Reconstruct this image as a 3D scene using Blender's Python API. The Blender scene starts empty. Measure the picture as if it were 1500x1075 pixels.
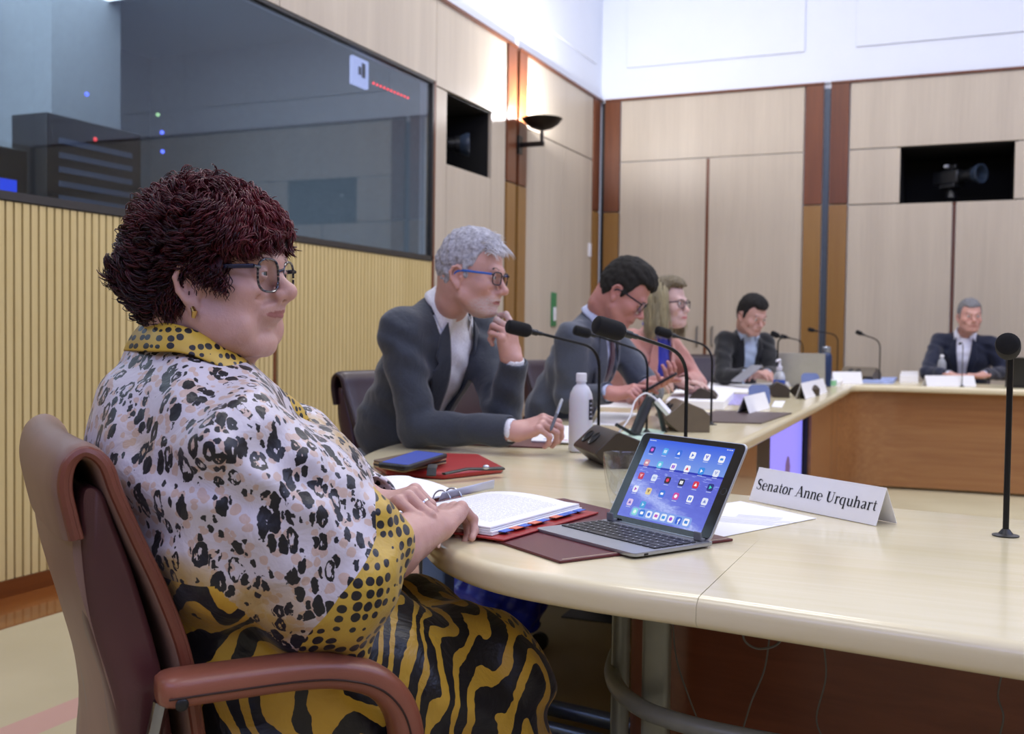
import bpy, bmesh, math, random
import numpy as np
from mathutils import Vector, Matrix, Quaternion
PI = math.pi
random.seed(7)
SC = bpy.context.scene
COL = SC.collection
# ---------------------------------------------------------------- camera frame
FPX = 1543.6; YAW, PITCH, ROLL = 0.41283, -0.032076, 0.013017
HC = 1.06
_f = np.array([-math.sin(YAW)*math.cos(PITCH), math.cos(YAW)*math.cos(PITCH), math.sin(PITCH)])
_r = np.array([math.cos(YAW), math.sin(YAW), 0.0]); _u = np.cross(_r, _f)
_c, _s = math.cos(ROLL), math.sin(ROLL)
_r, _u = _c*_r + _s*_u, -_s*_r + _c*_u
CAM = np.array([0.0, 0.0, HC])
def ray(px, py): return _f + (px-750)/FPX*_r - (py-537.5)/FPX*_u
def atz(px, py, z):
    d = ray(px, py); return CAM + d*((z-HC)/d[2])
def aty(px, py, y):
    d = ray(px, py); return CAM + d*(y/d[1])
def atx(px, py, x):
    d = ray(px, py); return CAM + d*(x/d[0])
def atd(px, py, t): return CAM + ray(px, py)*t
# ---------------------------------------------------------------- scene helpers
def tag(o, label=None, cat=None, group=None, kind=None):
    if label: o['label'] = label
    if cat: o['category'] = cat
    if group: o['group'] = group
    if kind: o['kind'] = kind
    return o
def empty(name, loc=(0, 0, 0), rz=0.0, label=None, cat=None, group=None, kind=None):
    o = bpy.data.objects.new(name, None); COL.objects.link(o)
    o.empty_display_size = 0.05
    o.location = Vector([float(v) for v in loc]); o.rotation_euler = (0, 0, rz)
    return tag(o, label, cat, group, kind)
def wmat(o):
    m = Matrix.LocRotScale(o.location, o.rotation_euler, o.scale)
    if o.parent: m = wmat(o.parent) @ o.matrix_parent_inverse @ m
    return m
def link(name, me, mat=None, parent=None, world=False, smooth=True):
    """one mesh object; with world=True the vertices are world coordinates even under a parent"""
    o = bpy.data.objects.new(name, me); COL.objects.link(o)
    if mat is not None:
        for m in (mat if isinstance(mat, (list, tuple)) else [mat]): me.materials.append(m)
    if parent is not None:
        o.parent = parent
        if world: o.matrix_parent_inverse = wmat(parent).inverted()
    return o
def copy_tree(o, parent=None):
    c = o.copy(); COL.objects.link(c); c.parent = parent
    for ch in list(o.children): copy_tree(ch, c)
    return c
class MB:
    """mesh collector"""
    def __init__(s): s.v = []; s.f = []; s.mi = []; s.uv = None
    def add(s, vs, fs, mi=0):
        b = len(s.v); s.v += [tuple(float(c) for c in v) for v in vs]
        s.f += [tuple(b+i for i in f) for f in fs]; s.mi += [mi]*len(fs); return s
    def box(s, a, b, mi=0, M=None):
        x0, y0, z0 = a; x1, y1, z1 = b
        vs = [(x0,y0,z0),(x1,y0,z0),(x1,y1,z0),(x0,y1,z0),(x0,y0,z1),(x1,y0,z1),(x1,y1,z1),(x0,y1,z1)]
        if M is not None: vs = [tuple(M @ Vector(v)) for v in vs]
        return s.add(vs, [(0,3,2,1),(4,5,6,7),(0,1,5,4),(1,2,6,5),(2,3,7,6),(3,0,4,7)], mi)
    def rbox(s, a, b, r=0.005, seg=3, mi=0, M=None):
        """box with vertical edges rounded"""
        x0, y0, z0 = a; x1, y1, z1 = b; pts = []
        for cx, cy, a0 in ((x1-r, y1-r, 0), (x0+r, y1-r, 90), (x0+r, y0+r, 180), (x1-r, y0+r, 270)):
            for k in range(seg+1):
                t = math.radians(a0+90*k/seg); pts.append((cx+r*math.cos(t), cy+r*math.sin(t)))
        return s.prism(pts, z0, z1, mi, M)
    def prism(s, pts, z0, z1, mi=0, M=None):
        n = len(pts)
        vs = [(p[0], p[1], z0) for p in pts] + [(p[0], p[1], z1) for p in pts]
        if M is not None: vs = [tuple(M @ Vector(v)) for v in vs]
        fs = [tuple(range(n-1, -1, -1)), tuple(range(n, 2*n))] + [(i, (i+1) % n, n+(i+1) % n, n+i) for i in range(n)]
        return s.add(vs, fs, mi)
    def loft(s, rings, mi=0, caps=True, closed=True):
        n = len(rings[0]); vs = [p for r_ in rings for p in r_]; fs = []
        for k in range(len(rings)-1):
            for i in range(n if closed else n-1):
                a = k*n+i; b = k*n+(i+1) % n
                fs.append((a, b, b+n, a+n))
        if caps and closed:
            fs.append(tuple(range(n-1, -1, -1))); fs.append(tuple((len(rings)-1)*n+i for i in range(n)))
        return s.add(vs, fs, mi)
    def tube(s, pts, r, seg=10, mi=0, caps=True, flat=1.0, up=None):
        pts = [Vector([float(c) for c in p]) for p in pts]; n = len(pts)
        rr = r if isinstance(r, (list, tuple, np.ndarray)) else [r]*n
        rings = []; nrm = None
        for i, p in enumerate(pts):
            t = (pts[min(i+1, n-1)] - pts[max(i-1, 0)]).normalized()
            if nrm is None:
                ref = Vector(up) if up else (Vector((0, 0, 1)) if abs(t.z) < .9 else Vector((1, 0, 0)))
                nrm = (ref - t*ref.dot(t)).normalized()
            else: nrm = (nrm - t*nrm.dot(t)).normalized()
            bn = t.cross(nrm)
            rings.append([tuple(p + nrm*(rr[i]*flat*math.cos(2*PI*k/seg)) + bn*(rr[i]*math.sin(2*PI*k/seg))) for k in range(seg)])
        return s.loft(rings, mi, caps)
    def lathe(s, prof, c=(0, 0, 0), seg=32, mi=0, M=None, caps=True):
        rings = []
        for r_, z in prof:
            ring = [Vector((r_*math.cos(2*PI*k/seg), r_*math.sin(2*PI*k/seg), z)) for k in range(seg)]
            if M is not None: ring = [M @ p for p in ring]
            rings.append([tuple(p + Vector([float(q) for q in c])) for p in ring])
        return s.loft(rings, mi, caps)
    def sphere(s, c, r, seg=16, mi=0, sc=(1, 1, 1), M=None):
        prof = [(max(1e-5, r*math.sin(PI*k/seg)), -r*math.cos(PI*k/seg)) for k in range(seg+1)]
        rings = []
        for r_, z in prof:
            ring = [Vector((r_*math.cos(2*PI*k/seg)*sc[0], r_*math.sin(2*PI*k/seg)*sc[1], z*sc[2])) for k in range(seg)]
            if M is not None: ring = [M @ p for p in ring]
            rings.append([tuple(p + Vector([float(q) for q in c])) for p in ring])
        return s.loft(rings, mi)
    def mesh(s, name='m', smooth=True, sharp=35, merge=False):
        me = bpy.data.meshes.new(name); me.from_pydata(s.v, [], s.f)
        me.polygons.foreach_set('material_index', s.mi)
        bm = bmesh.new(); bm.from_mesh(me)
        if merge: bmesh.ops.remove_doubles(bm, verts=bm.verts, dist=1e-5)
        bmesh.ops.recalc_face_normals(bm, faces=bm.faces)
        if smooth:
            a = math.radians(sharp)
            for f in bm.faces: f.smooth = True
            for e in bm.edges:
                if len(e.link_faces) == 2 and e.calc_face_angle(0) > a: e.smooth = False
        bm.to_mesh(me); bm.free(); return me
    def build(s, name, mat=None, parent=None, world=False, bevel=0, seg=2, smooth=True, sharp=35, sub=0, merge=False):
        o = link(name, s.mesh(name, smooth, sharp, merge), mat, parent, world)
        if bevel:
            m = o.modifiers.new('b', 'BEVEL'); m.width = bevel; m.segments = seg; m.limit_method = 'ANGLE'; m.angle_limit = math.radians(40)
            m.harden_normals = False
        if sub:
            m = o.modifiers.new('s', 'SUBSURF'); m.levels = sub; m.render_levels = sub
        return o
def smooth_path(pts, n=8, closed=False):
    """Catmull-Rom through the points"""
    P = [np.array(p, float) for p in pts]; out = []
    m = len(P)
    for i in range(m if closed else m-1):
        p0 = P[(i-1) % m] if closed else P[max(i-1, 0)]; p1 = P[i]; p2 = P[(i+1) % m]; p3 = P[(i+2) % m] if closed else P[min(i+2, m-1)]
        for k in range(n):
            t = k/n
            out.append(.5*((2*p1)+(-p0+p2)*t+(2*p0-5*p1+4*p2-p3)*t*t+(-p0+3*p1-3*p2+p3)*t**3))
    if not closed: out.append(P[-1])
    return out
def round_poly(pts, rad, n=8):
    """polygon (x, y) with corner radii"""
    out = []; m = len(pts)
    for i in range(m):
        p = Vector(pts[i]); a = Vector(pts[i-1]); b = Vector(pts[(i+1) % m]); r = rad[i] if isinstance(rad, (list, tuple)) else rad
        if r <= 0: out.append(tuple(p)); continue
        da = (a-p).normalized(); db = (b-p).normalized(); ang = da.angle(db); t = min(r/math.tan(ang/2), (a-p).length*.49, (b-p).length*.49)
        A = p+da*t; B = p+db*t
        for k in range(n+1):
            s_ = k/n; out.append(tuple(A*(1-s_)**2 + p*2*s_*(1-s_) + B*s_*s_))
    return out
def text_mesh(body, size, name='text', font=None, extrude=0.0002):
    """outline text turned into mesh data, centred at the origin in its own XY plane"""
    cu = bpy.data.curves.new(name, 'FONT'); cu.body = body; cu.size = size; cu.align_x = 'CENTER'; cu.align_y = 'CENTER'
    cu.extrude = extrude; cu.resolution_u = 3
    o = bpy.data.objects.new(name, cu); COL.objects.link(o)
    dg = bpy.context.evaluated_depsgraph_get(); me = bpy.data.meshes.new_from_object(o.evaluated_get(dg))
    bpy.data.objects.remove(o); bpy.data.curves.remove(cu); return me
# ---------------------------------------------------------------- materials
def srgb(c):
    if isinstance(c, str):
        c = c.lstrip('#'); c = [int(c[i:i+2], 16)/255 for i in (0, 2, 4)]
    return tuple((x/12.92 if x <= .04045 else ((x+.055)/1.055)**2.4) for x in c) + (1,)
class NT:
    def __init__(s, name):
        s.m = bpy.data.materials.new(name); s.m.use_nodes = True; s.t = s.m.node_tree; s.t.nodes.clear()
        s.out = s.n('ShaderNodeOutputMaterial'); s.b = s.n('ShaderNodeBsdfPrincipled'); s.l(s.b.outputs[0], s.out.inputs[0])
    def n(s, ty, **k):
        nd = s.t.nodes.new(ty)
        for a, b in k.items():
            if hasattr(nd, a): setattr(nd, a, b)
            else: nd.inputs[a].default_value = b
        return nd
    def l(s, a, b): s.t.links.new(a, b)
    def coord(s, kind='Object', scale=(1, 1, 1), rot=(0, 0, 0), loc=(0, 0, 0)):
        tc = s.n('ShaderNodeTexCoord'); mp = s.n('ShaderNodeMapping'); mp.inputs['Scale'].default_value = scale
        mp.inputs['Rotation'].default_value = rot; mp.inputs['Location'].default_value = loc
        s.l(tc.outputs[kind], mp.inputs[0]); return mp.outputs[0]
    def noise(s, v, scale=5, detail=4, rough=.5, dist=0):
        nd = s.n('ShaderNodeTexNoise'); nd.inputs['Scale'].default_value = scale; nd.inputs['Detail'].default_value = detail
        nd.inputs['Roughness'].default_value = rough; nd.inputs['Distortion'].default_value = dist
        if v is not None: s.l(v, nd.inputs['Vector'])
        return nd.outputs['Fac']
    def ramp(s, f, stops, interp='LINEAR'):
        nd = s.n('ShaderNodeValToRGB'); cr = nd.color_ramp; cr.interpolation = interp
        while len(cr.elements) < len(stops): cr.elements.new(.5)
        for e, (p, c) in zip(cr.elements, stops):
            e.position = p; e.color = c if len(c) == 4 else tuple(c)+(1,)
        s.l(f, nd.inputs[0]); return nd.outputs[0]
    def mix(s, f, a, b, mode='MIX'):
        nd = s.n('ShaderNodeMix', data_type='RGBA', blend_type=mode)
        for sock, v in ((nd.inputs[0], f), (nd.inputs[6], a), (nd.inputs[7], b)):
            if isinstance(v, (int, float)): sock.default_value = v
            elif isinstance(v, tuple): sock.default_value = v
            else: s.l(v, sock)
        return nd.outputs[2]
    def math(s, op, a, b=None, c=None):
        nd = s.n('ShaderNodeMath', operation=op)
        for i, v in enumerate((a, b, c)):
            if v is None: continue
            if isinstance(v, (int, float)): nd.inputs[i].default_value = v
            else: s.l(v, nd.inputs[i])
        return nd.outputs[0]
    def bump(s, h, strength=.2, dist=.002):
        nd = s.n('ShaderNodeBump'); nd.inputs['Strength'].default_value = strength; nd.inputs['Distance'].default_value = dist
        s.l(h, nd.inputs['Height']); s.l(nd.outputs[0], s.b.inputs['Normal'])
    def set(s, **k):
        for a, v in k.items():
            a = {'base': 'Base Color', 'rough': 'Roughness', 'metal': 'Metallic', 'spec': 'Specular IOR Level', 'trans': 'Transmission Weight', 'ior': 'IOR',
                 'alpha': 'Alpha', 'coat': 'Coat Weight', 'sheen': 'Sheen Weight', 'sss': 'Subsurface Weight', 'emit': 'Emission Color', 'estr': 'Emission Strength', 'coatr': 'Coat Roughness'}[a]
            if isinstance(v, (int, float, tuple)): s.b.inputs[a].default_value = v
            else: s.l(v, s.b.inputs[a])
        return s
_mc = {}
def plain(name, col, rough=.5, noise=.06, nscale=30, bump=0, bscale=200, **k):
    """one colour with faint procedural mottling"""
    if name in _mc: return _mc[name]
    t = NT(name); c = srgb(col) if not isinstance(col, tuple) or len(col) == 3 else col
    v = t.coord()
    f = t.noise(v, nscale, 3)
    lo = tuple(x*(1-noise) for x in c[:3])+(1,); hi = tuple(min(1, x*(1+noise)) for x in c[:3])+(1,)
    t.set(base=t.ramp(f, [(.3, lo), (.7, hi)]), rough=rough, **k)
    if bump: t.bump(t.noise(v, bscale, 3), bump, .001)
    _mc[name] = t.m; return t.m
def wood(name, c1, c2, axis='Z', rough=.4, scale=1.0, fig=.5, coat=0, panel=0, spec=.5):
    """fine veneer running along an axis"""
    if name in _mc: return _mc[name]
    t = NT(name); s_ = {'X': (.6, 14, 14), 'Y': (14, .6, 14), 'Z': (14, 14, .6)}[axis]; s_ = tuple(x*scale for x in s_)
    v = t.coord('Object', s_)
    f = t.noise(v, 3, 6, .6, .3); g = t.noise(t.coord('Object', tuple(x*.12 for x in s_)), 3, 3)
    m = t.math('ADD', t.math('MULTIPLY', f, fig), t.math('MULTIPLY', g, 1-fig))
    t.set(base=t.ramp(m, [(.32, srgb(c1)), (.68, srgb(c2))]), rough=rough, coat=coat, spec=spec)
    t.bump(f, .05, .001)
    _mc[name] = t.m; return t.m
def emis(name, col, strength):
    if name in _mc: return _mc[name]
    t = NT(name); c = srgb(col); t.set(base=(0, 0, 0, 1), emit=c, estr=strength, rough=.4); _mc[name] = t.m; return t.m
# ================================================================ ROOM
XW, YB, XR, YF, ZC, ZT = -3.44, 9.98, 4.2, -3.6, 5.6, 3.355
M_WHITE = plain('white_paint', '#dfe5f0', .7, .01, 3)
M_VEN = wood('maple_veneer', '#b5a998', '#c6baa7', 'Z', .38, 1.0, .45, spec=.4)
M_SLAT = wood('slat_wood', '#cbb478', '#dac58c', 'Z', .45, 1.3, .5)
M_DARKW = wood('dark_brown_wood', '#5a3018', '#7a4626', 'Z', .35, 1.0, .5)
M_OCHRE = wood('ochre_lacquer', '#86602f', '#95703c', 'Z', .28, 1.0, .4)
M_GAP = plain('dark_recess', '#15161a', .6, .05)
M_GREYM = plain('blue_grey_metal', '#4c5560', .35, .05, metal=.4)
M_BLACK = plain('black_plastic', '#101113', .4, .05)
M_FRAME = plain('window_frame_dark', '#35322f', .45, .05)
def box_obj(name, a, b, mat, parent=None, bevel=0, kind=None, **k):
    o = MB().box(a, b).build(name, mat, parent, bevel=bevel, smooth=False, **k)
    if kind: tag(o, kind=kind)
    return o
# ---- floor: pale carpet with a rosy stripe, timber strip along the left wall
def carpet():
    t = NT('beige_carpet'); v = t.coord()
    f = t.noise(v, 900, 2); g = t.noise(v, 2.2, 2)
    base = t.ramp(t.math('ADD', t.math('MULTIPLY', f, .5), t.math('MULTIPLY', g, .5)), [(.3, srgb('#b5a987')), (.7, srgb('#c9be9c'))])
    sp = t.n('ShaderNodeSeparateXYZ'); t.l(v, sp.inputs[0])
    # rosy border stripe woven 1.1 m from the wall
    w = t.math('ABSOLUTE', t.math('SUBTRACT', sp.outputs[0], -2.27))
    mask = t.math('LESS_THAN', w, .06)
    t.set(base=t.mix(t.math('MULTIPLY', mask, .8), base, srgb('#c79a90')), rough=.95, spec=.1)
    t.bump(f, .4, .003); return t.m
flo = MB().box((XW-.2, YF-.2, -.1), (XR+.2, YB+.2, 0)).build('floor', carpet(), smooth=False); tag(flo, kind='structure')
def parquet():
    t = NT('parquet'); v = t.coord('Object', (1, 1, 1))
    br = t.n('ShaderNodeTexBrick'); br.offset = .5; mp = t.n('ShaderNodeMapping'); mp.inputs['Rotation'].default_value = (0, 0, PI/2)
    t.l(v, mp.inputs[0]); t.l(mp.outputs[0], br.inputs['Vector'])
    for k_, c in (('Color1', '#8a4f1e'), ('Color2', '#6e3a14'), ('Mortar', '#4a260e')): br.inputs[k_].default_value = srgb(c)
    br.inputs['Scale'].default_value = 1; br.inputs['Brick Width'].default_value = .45; br.inputs['Row Height'].default_value = .07; br.inputs['Mortar Size'].default_value = .0012
    g = t.noise(t.coord('Object', (14, 1.2, 1)), 5, 5)
    t.set(base=t.mix(.35, br.outputs['Color'], t.ramp(g, [(.3, srgb('#4f2a10')), (.7, srgb('#a0642c'))])), rough=.25, coat=.4)
    return t.m
pq = MB().box((XW, YF, 0), (XW+.35, YB, .004)).build('floor_timber_border', parquet(), smooth=False); tag(pq, kind='structure')
# ---- ceiling with ribs
ce = MB().box((XW-.2, YF-.2, ZC), (XR+.2, YB+.2, ZC+.1)).build('ceiling', M_WHITE, smooth=False); tag(ce, kind='structure')
# ---- left wall: upper white wall, panelled below
wl = MB()
WY0, WY1, WZ0, WZ1 = -2.2, 6.455, 1.562, 2.775          # booth window opening
wl.box((XW-.12, YF, ZT+.02), (XW-.005, YB, ZC))             # white plaster above
wl.box((XW-.12, YF, 0), (XW-.03, WY0, ZT+.02)); wl.box((XW-.12, WY0, 0), (XW-.03, WY1, WZ0-.01))
wl.box((XW-.12, WY0, WZ1+.01), (XW-.03, WY1, ZT+.02)); wl.box((XW-.12, WY1+.01, 0), (XW-.03, 6.655, ZT+.02))
wl.box((XW-.12, 6.655, 0), (XW-.03, 7.405, 2.255)); wl.box((XW-.12, 6.655, 2.755), (XW-.03, 7.405, ZT+.02)); wl.box((XW-.12, 7.405, 0), (XW-.03, YB, ZT+.02))
W_L = wl.build('wall_left', M_WHITE, smooth=False); tag(W_L, kind='structure')
def panel(parent, a, b, mat=M_VEN, name='wood_panel', bevel=.002):
    return MB().box(a, b).build(name, mat, parent, bevel=bevel, smooth=False)
G = .003
def lp(y0, y1, z0, z1, mat=M_VEN, d=.0, name='wood_panel'):
    return panel(W_L, (XW-.03, y0+G, z0+G), (XW+d, y1-G, z1-G), mat, name)
for y0, y1 in ((-3.6, -.6), (-.6, 2.05), (2.05, 4.70), (4.70, 6.49)): lp(y0, y1, 2.785, ZT)
lp(6.49, 7.67, 2.76, ZT); lp(6.49, 6.655, 0.07, 2.755); lp(6.655, 7.405, .07, 2.25); lp(7.405, 7.67, .07, 2.755)
lp(8.09, 8.96, .07, 2.75); lp(8.96, 9.74, .07, 2.75); lp(8.09, 9.74, 2.755, ZT)
for y0, y1 in ((7.68, 7.86), (7.91, 8.08), (9.75, 9.93)):
    lp(y0, y1, 2.27, ZT, M_DARKW, .012, 'dark_post'); lp(y0, y1, .0, 2.265, M_OCHRE, .012, 'ochre_post')
lp(7.865, 7.905, 0, ZT, M_GAP, -.02, 'recess'); lp(9.93, 9.975, 0, ZT, M_GAP, -.02, 'recess')
# slat cladding in one mesh (pattern), two runs with a brown joint between
sl = MB(); y = -3.55
pitch = .0397
while y < 6.44:
    if not (4.655 < y+.0175 < 4.70): sl.box((XW-.028, y, .07), (XW, y+.0300, 1.545))
    y += pitch
sl.box((XW-.03, YF, .07), (XW-.02, 6.45, 1.55), 1)
s_o = sl.build('slat_cladding', [M_SLAT, plain('slat_groove', '#2a2012', .9, .05)], W_L, smooth=False)
panel(W_L, (XW-.02, 4.665, .07), (XW-.001, 4.69, 1.55), M_DARKW, 'joint_strip')
panel(W_L, (XW-.03, 6.452, 0.07), (XW+.004, 6.482, 2.78), M_DARKW, 'edge_strip')
bb = MB().box((XW-.03, YF, 0), (XW+.006, YB, .068)).build('baseboard_left', wood('baseboard_wood', '#5c2f12', '#7a431c', 'Y', .3), smooth=False); tag(bb, kind='structure')
tr = MB().box((XW-.03, YF, ZT), (XW+.02, 7.86, ZT+.02)).box((XW-.03, 7.91, ZT), (XW+.02, YB, ZT+.02)).build('trim_1', M_DARKW, smooth=False); tag(tr, kind='structure')
# raised plaster fields on the upper wall
fld = MB()
for y0, y1 in ((-3.3, .2), (.3, 3.9), (4.0, 7.8), (7.98, 9.8)): fld.box((XW-.006, y0, 3.69), (XW+.012, y1, ZC-.2))
fld.build('plaster_field', M_WHITE, W_L, bevel=.003, smooth=False)
# ---- booth window
win = empty('window_1', (XW, 2.1, WZ0)); tag(win, kind='structure')
wf = MB()
wf.box((XW-.05, WY0, WZ0-.012), (XW+.006, WY1, WZ0+.022)); wf.box((XW-.05, WY0, WZ1-.012), (XW+.006, WY1, WZ1+.006))
wf.box((XW-.05, WY1-.02, WZ0), (XW+.006, WY1, WZ1)); wf.box((XW-.05, WY0, WZ0), (XW+.006, WY0+.02, WZ1))
wf.build('window_frame', M_FRAME, win, world=True, smooth=False)
tg = NT('booth_glass'); tg.set(base=srgb('#9aa7b0'), rough=.02, trans=1.0, ior=1.52, spec=.6)
MB().box((XW-.024, WY0+.01, WZ0+.01), (XW-.012, WY1-.01, WZ1-.01)).build('window_glass', tg.m, win, world=True, smooth=False)
# booth room behind it
BX = XW-2.6
bo = MB(); BM = plain('booth_paint', '#aeb4ba', .8, .05)
bo.box((BX-.1, WY0-.3, 0), (BX, WY1+.3, 3.3)); bo.box((BX, WY0-.4, 0), (XW-.12, WY0-.3, 3.3)); bo.box((BX, WY1+.1, 0), (XW-.12, WY1+.2, 3.3))
bo.box((BX, WY0-.3, 3.2), (XW-.12, WY1+.2, 3.3)); bo.box((BX, WY0-.3, .3), (XW-.12, WY1+.2, .4))
tag(bo.build('wall_booth', BM, smooth=False), kind='structure')
_bl = bpy.data.lights.new('booth_lamp', 'AREA'); _bl.shape = 'RECTANGLE'; _bl.size = 2; _bl.size_y = 6; _bl.energy = 210; _bl.color = (.84, .90, 1.0); _bo = bpy.data.objects.new('booth_lamp', _bl); COL.objects.link(_bo); _bo.location = (XW-1.3, 2.2, 3.15)  # added fill light that brightens the booth interior, no known fitting
def at_booth(px, py, dx): return atx(px, py, XW-dx)
# lit box and red lamps modelled in place of a reflection in the glass
ck = at_booth(532, 108, .16)
lb = empty('wall_indicator', ck, 0, 'small white lit indicator box with a row of red lamps behind the booth glass', 'indicator')
MB().box((ck[0]-.03, ck[1]-.13, ck[2]-.09), (ck[0], ck[1]+.06, ck[2]+.09)).build('lit_face', emis('indicator_white', '#c9ccff', 2.2), lb, world=True, bevel=.01)
MB().box((ck[0], ck[1]-.03, ck[2]-.03), (ck[0]+.004, ck[1]+.01, ck[2]+.06)).box((ck[0], ck[1]-.07, ck[2]-.02), (ck[0]+.004, ck[1]-.04, ck[2]+.03)).build('figure', plain('indicator_ink', '#444a80', .5), lb, world=True, smooth=False)
rl = MB()
for k in range(11): MB().sphere((ck[0], ck[1]+.115+k*.045, ck[2]-.035), .008, 8).build('red_lamp', emis('red_led', '#ff2a2a', 6), lb, world=True)
bp = at_booth(75, 150, 2.0)
tag(MB().box((bp[0]-.3, bp[1]-.28, .4), (bp[0]+.3, bp[1]+.28, 3.2)).build('wall_booth_pier', BM, smooth=False), kind='structure')
for k, (px, py, c_, st, nm) in enumerate(((126, 138, '#5a6bff', 6, 'blue'), (230, 168, '#c8ffb0', 2, 'pale'), (236, 194, '#5a6bff', 3, 'blue'), (237, 222, '#5a6bff', 3, 'blue'), (138, 204, '#ff4040', 3, 'red'))):
    p = at_booth(px, py, 1.0)
    tag(MB().sphere(p, .012, 8).build('signal_lamp', emis('sig_'+nm, c_, st)), ['blue pinpoint lamp shining high behind the left of the booth glass', 'pale green pinpoint lamp above two blue ones behind the booth glass', 'blue pinpoint lamp just under the pale green one behind the booth glass', 'lowest blue pinpoint lamp behind the booth glass', 'red pinpoint lamp glowing behind the booth glass'][k], 'signal lamp', 'pinpoint lamps in the booth')
p = at_booth(8, 268, 1.0)
mo = empty('booth_monitor', p, 0, 'booth monitor with a bright blue screen behind the glass at far left', 'monitor')
MB().box((p[0]-.03, p[1]-.2, p[2]-.14), (p[0], p[1]+.13, p[2]+.18)).build('casing', M_BLACK, mo, world=True, bevel=.008)
MB().box((p[0], p[1]-.17, p[2]-.11), (p[0]+.004, p[1]+.06, p[2]+.02)).build('screen', emis('booth_screen', '#2a50ff', 2.0), mo, world=True, smooth=False)
# equipment rack with pale strips
p = at_booth(140, 262, 1.0)
rk = empty('equipment_rack', p, 0, 'dark equipment rack with pale horizontal strips behind the booth glass', 'rack')
MB().box((p[0]-.25, p[1]-.34, .405), (p[0], p[1]+.34, p[2]+.30)).build('cabinet', M_BLACK, rk, world=True, bevel=.005)
q = MB()
for k in range(7): q.box((p[0], p[1]-.26, p[2]-.30+k*.075), (p[0]+.01, p[1]+.26, p[2]-.27+k*.075))
q.build('panel_strips', plain('rack_strip', '#5f6d88', .5), rk, world=True, smooth=False)
# ---- niches with cameras
def niche(a, b, axis):
    m = MB()
    x0, y0, z0 = a; x1, y1, z1 = b; t = .03
    if axis == 'X':   # opens toward +X
        m.box((x0, y0-t, z0-t), (x0+t, y1+t, z1+t)); m.box((x0, y0-t, z0-t), (x1, y0, z1+t)); m.box((x0, y1, z0-t), (x1, y1+t, z1+t)); m.box((x0, y0, z0-t), (x1, y1, z0)); m.box((x0, y0, z1), (x1, y1, z1+t))
    else:
        m.box((x0-t, y1-t, z0-t), (x1+t, y1, z1+t)); m.box((x0-t, y0, z0-t), (x0, y1, z1+t)); m.box((x1, y0, z0-t), (x1+t, y1, z1+t)); m.box((x0, y0, z0-t), (x1, y1, z0)); m.box((x0, y0, z1), (x1, y1, z1+t))
    return m
tag(niche((XW-.9, 6.66, 2.255), (XW-.03, 7.40, 2.75), 'X').build('wall_left_niche', plain('niche_black', '#050506', .8, 0), smooth=False), kind='structure')
tag(niche((-.637, YB+.03, 2.26), (.277, YB+.9, 2.745), 'Y').build('wall_back_niche', plain('niche_black', '#050506', .8, 0), smooth=False), kind='structure')
def video_camera(loc, rz, label):
    t = empty('video_camera', loc, rz, label, 'camera', 'remote video cameras in the wall openings')
    dk = plain('camera_body', '#15171b', .35, .05); bl = plain('camera_blue_grey', '#2b3646', .3, .05)
    MB().box((-.16, -.055, -.05), (.10, .055, .07)).build('body', dk, t, bevel=.012)
    R_ = Matrix.Rotation(PI/2, 4, 'Y')
    MB().lathe([(.045, 0), (.05, .02), (.05, .10), (.062, .105), (.065, .14)], (.10, 0, .01), 20, M=R_).build('lens_barrel', dk, t)
    MB().lathe([(.062, 0), (.085, .05), (.085, .075), (.07, .075), (.05, .0)], (.235, 0, .01), 20, M=R_, caps=False).build('lens_hood', bl, t)
    MB().box((-.10, -.02, .07), (.02, .02, .085)).box((-.02, -.015, .085), (.05, .015, .125)).build('handle', dk, t, bevel=.006)
    MB().box((-.07, -.03, .10), (-.03, .03, .13)).build('pale_knob', plain('pale_knob', '#c9ced6', .4), t, bevel=.008)
    MB().box((-.08, -.07, -.09), (.08, .07, -.05)).lathe([(.04, -.19), (.05, -.17), (.03, -.09)], (0, 0, 0), 16).build('mount', dk, t, bevel=.006)
    return t
video_camera((XW-.32, 6.97, 2.45), math.radians(25), 'black video camera peering from the dark opening in the left wall')
video_camera((-.22, YB+.26, 2.49), math.radians(-38), 'black video camera in the wide dark opening in the back wall')
# ---- back wall
wb = MB()
wb.box((XW-.1, YB+.005, ZT+.02), (XR, YB+.12, ZC)); wb.box((XW-.1, YB+.03, 0), (-.667, YB+.12, ZT+.02)); wb.box((.307, YB+.03, 0), (XR, YB+.12, ZT+.02))
wb.box((-.667, YB+.03, 0), (.307, YB+.12, 2.23)); wb.box((-.667, YB+.03, 2.775), (.307, YB+.12, ZT+.02))
W_B = wb.build('wall_back', M_WHITE, smooth=False); tag(W_B, kind='structure')
def bpn(x0, x1, z0, z1, mat=M_VEN, d=0, name='wood_panel'):
    return panel(W_B, (x0+G, YB-d, z0+G), (x1-G, YB+.03, z1-G), mat, name)
bpn(-3.235, -1.475, 2.755, ZT)
bpn(-1.075, 4.2, 2.755, ZT); bpn(-1.075, -.637, 2.26, 2.75); bpn(.277, 4.2, 2.26, 2.75)
bpn(-1.075, -.20, .07, 2.255); bpn(-.175, 4.2, .07, 2.255); bpn(-.20, -.175, 0, 2.255, M_DARKW, -.012, 'joint_strip')
for x0, x1 in ((-3.40, -3.24), (-1.47, -1.305), (-1.245, -1.08)):
    bpn(x0, x1, 2.27, ZT, M_DARKW, .012, 'dark_post'); bpn(x0, x1, 0, 2.265, M_OCHRE, .012, 'ochre_post')
bpn(-3.44, -3.40, 0, ZT, M_GAP, -.02, 'recess'); bpn(-1.305, -1.245, 0, ZT-.03, M_GREYM, -.015, 'recess')
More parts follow.
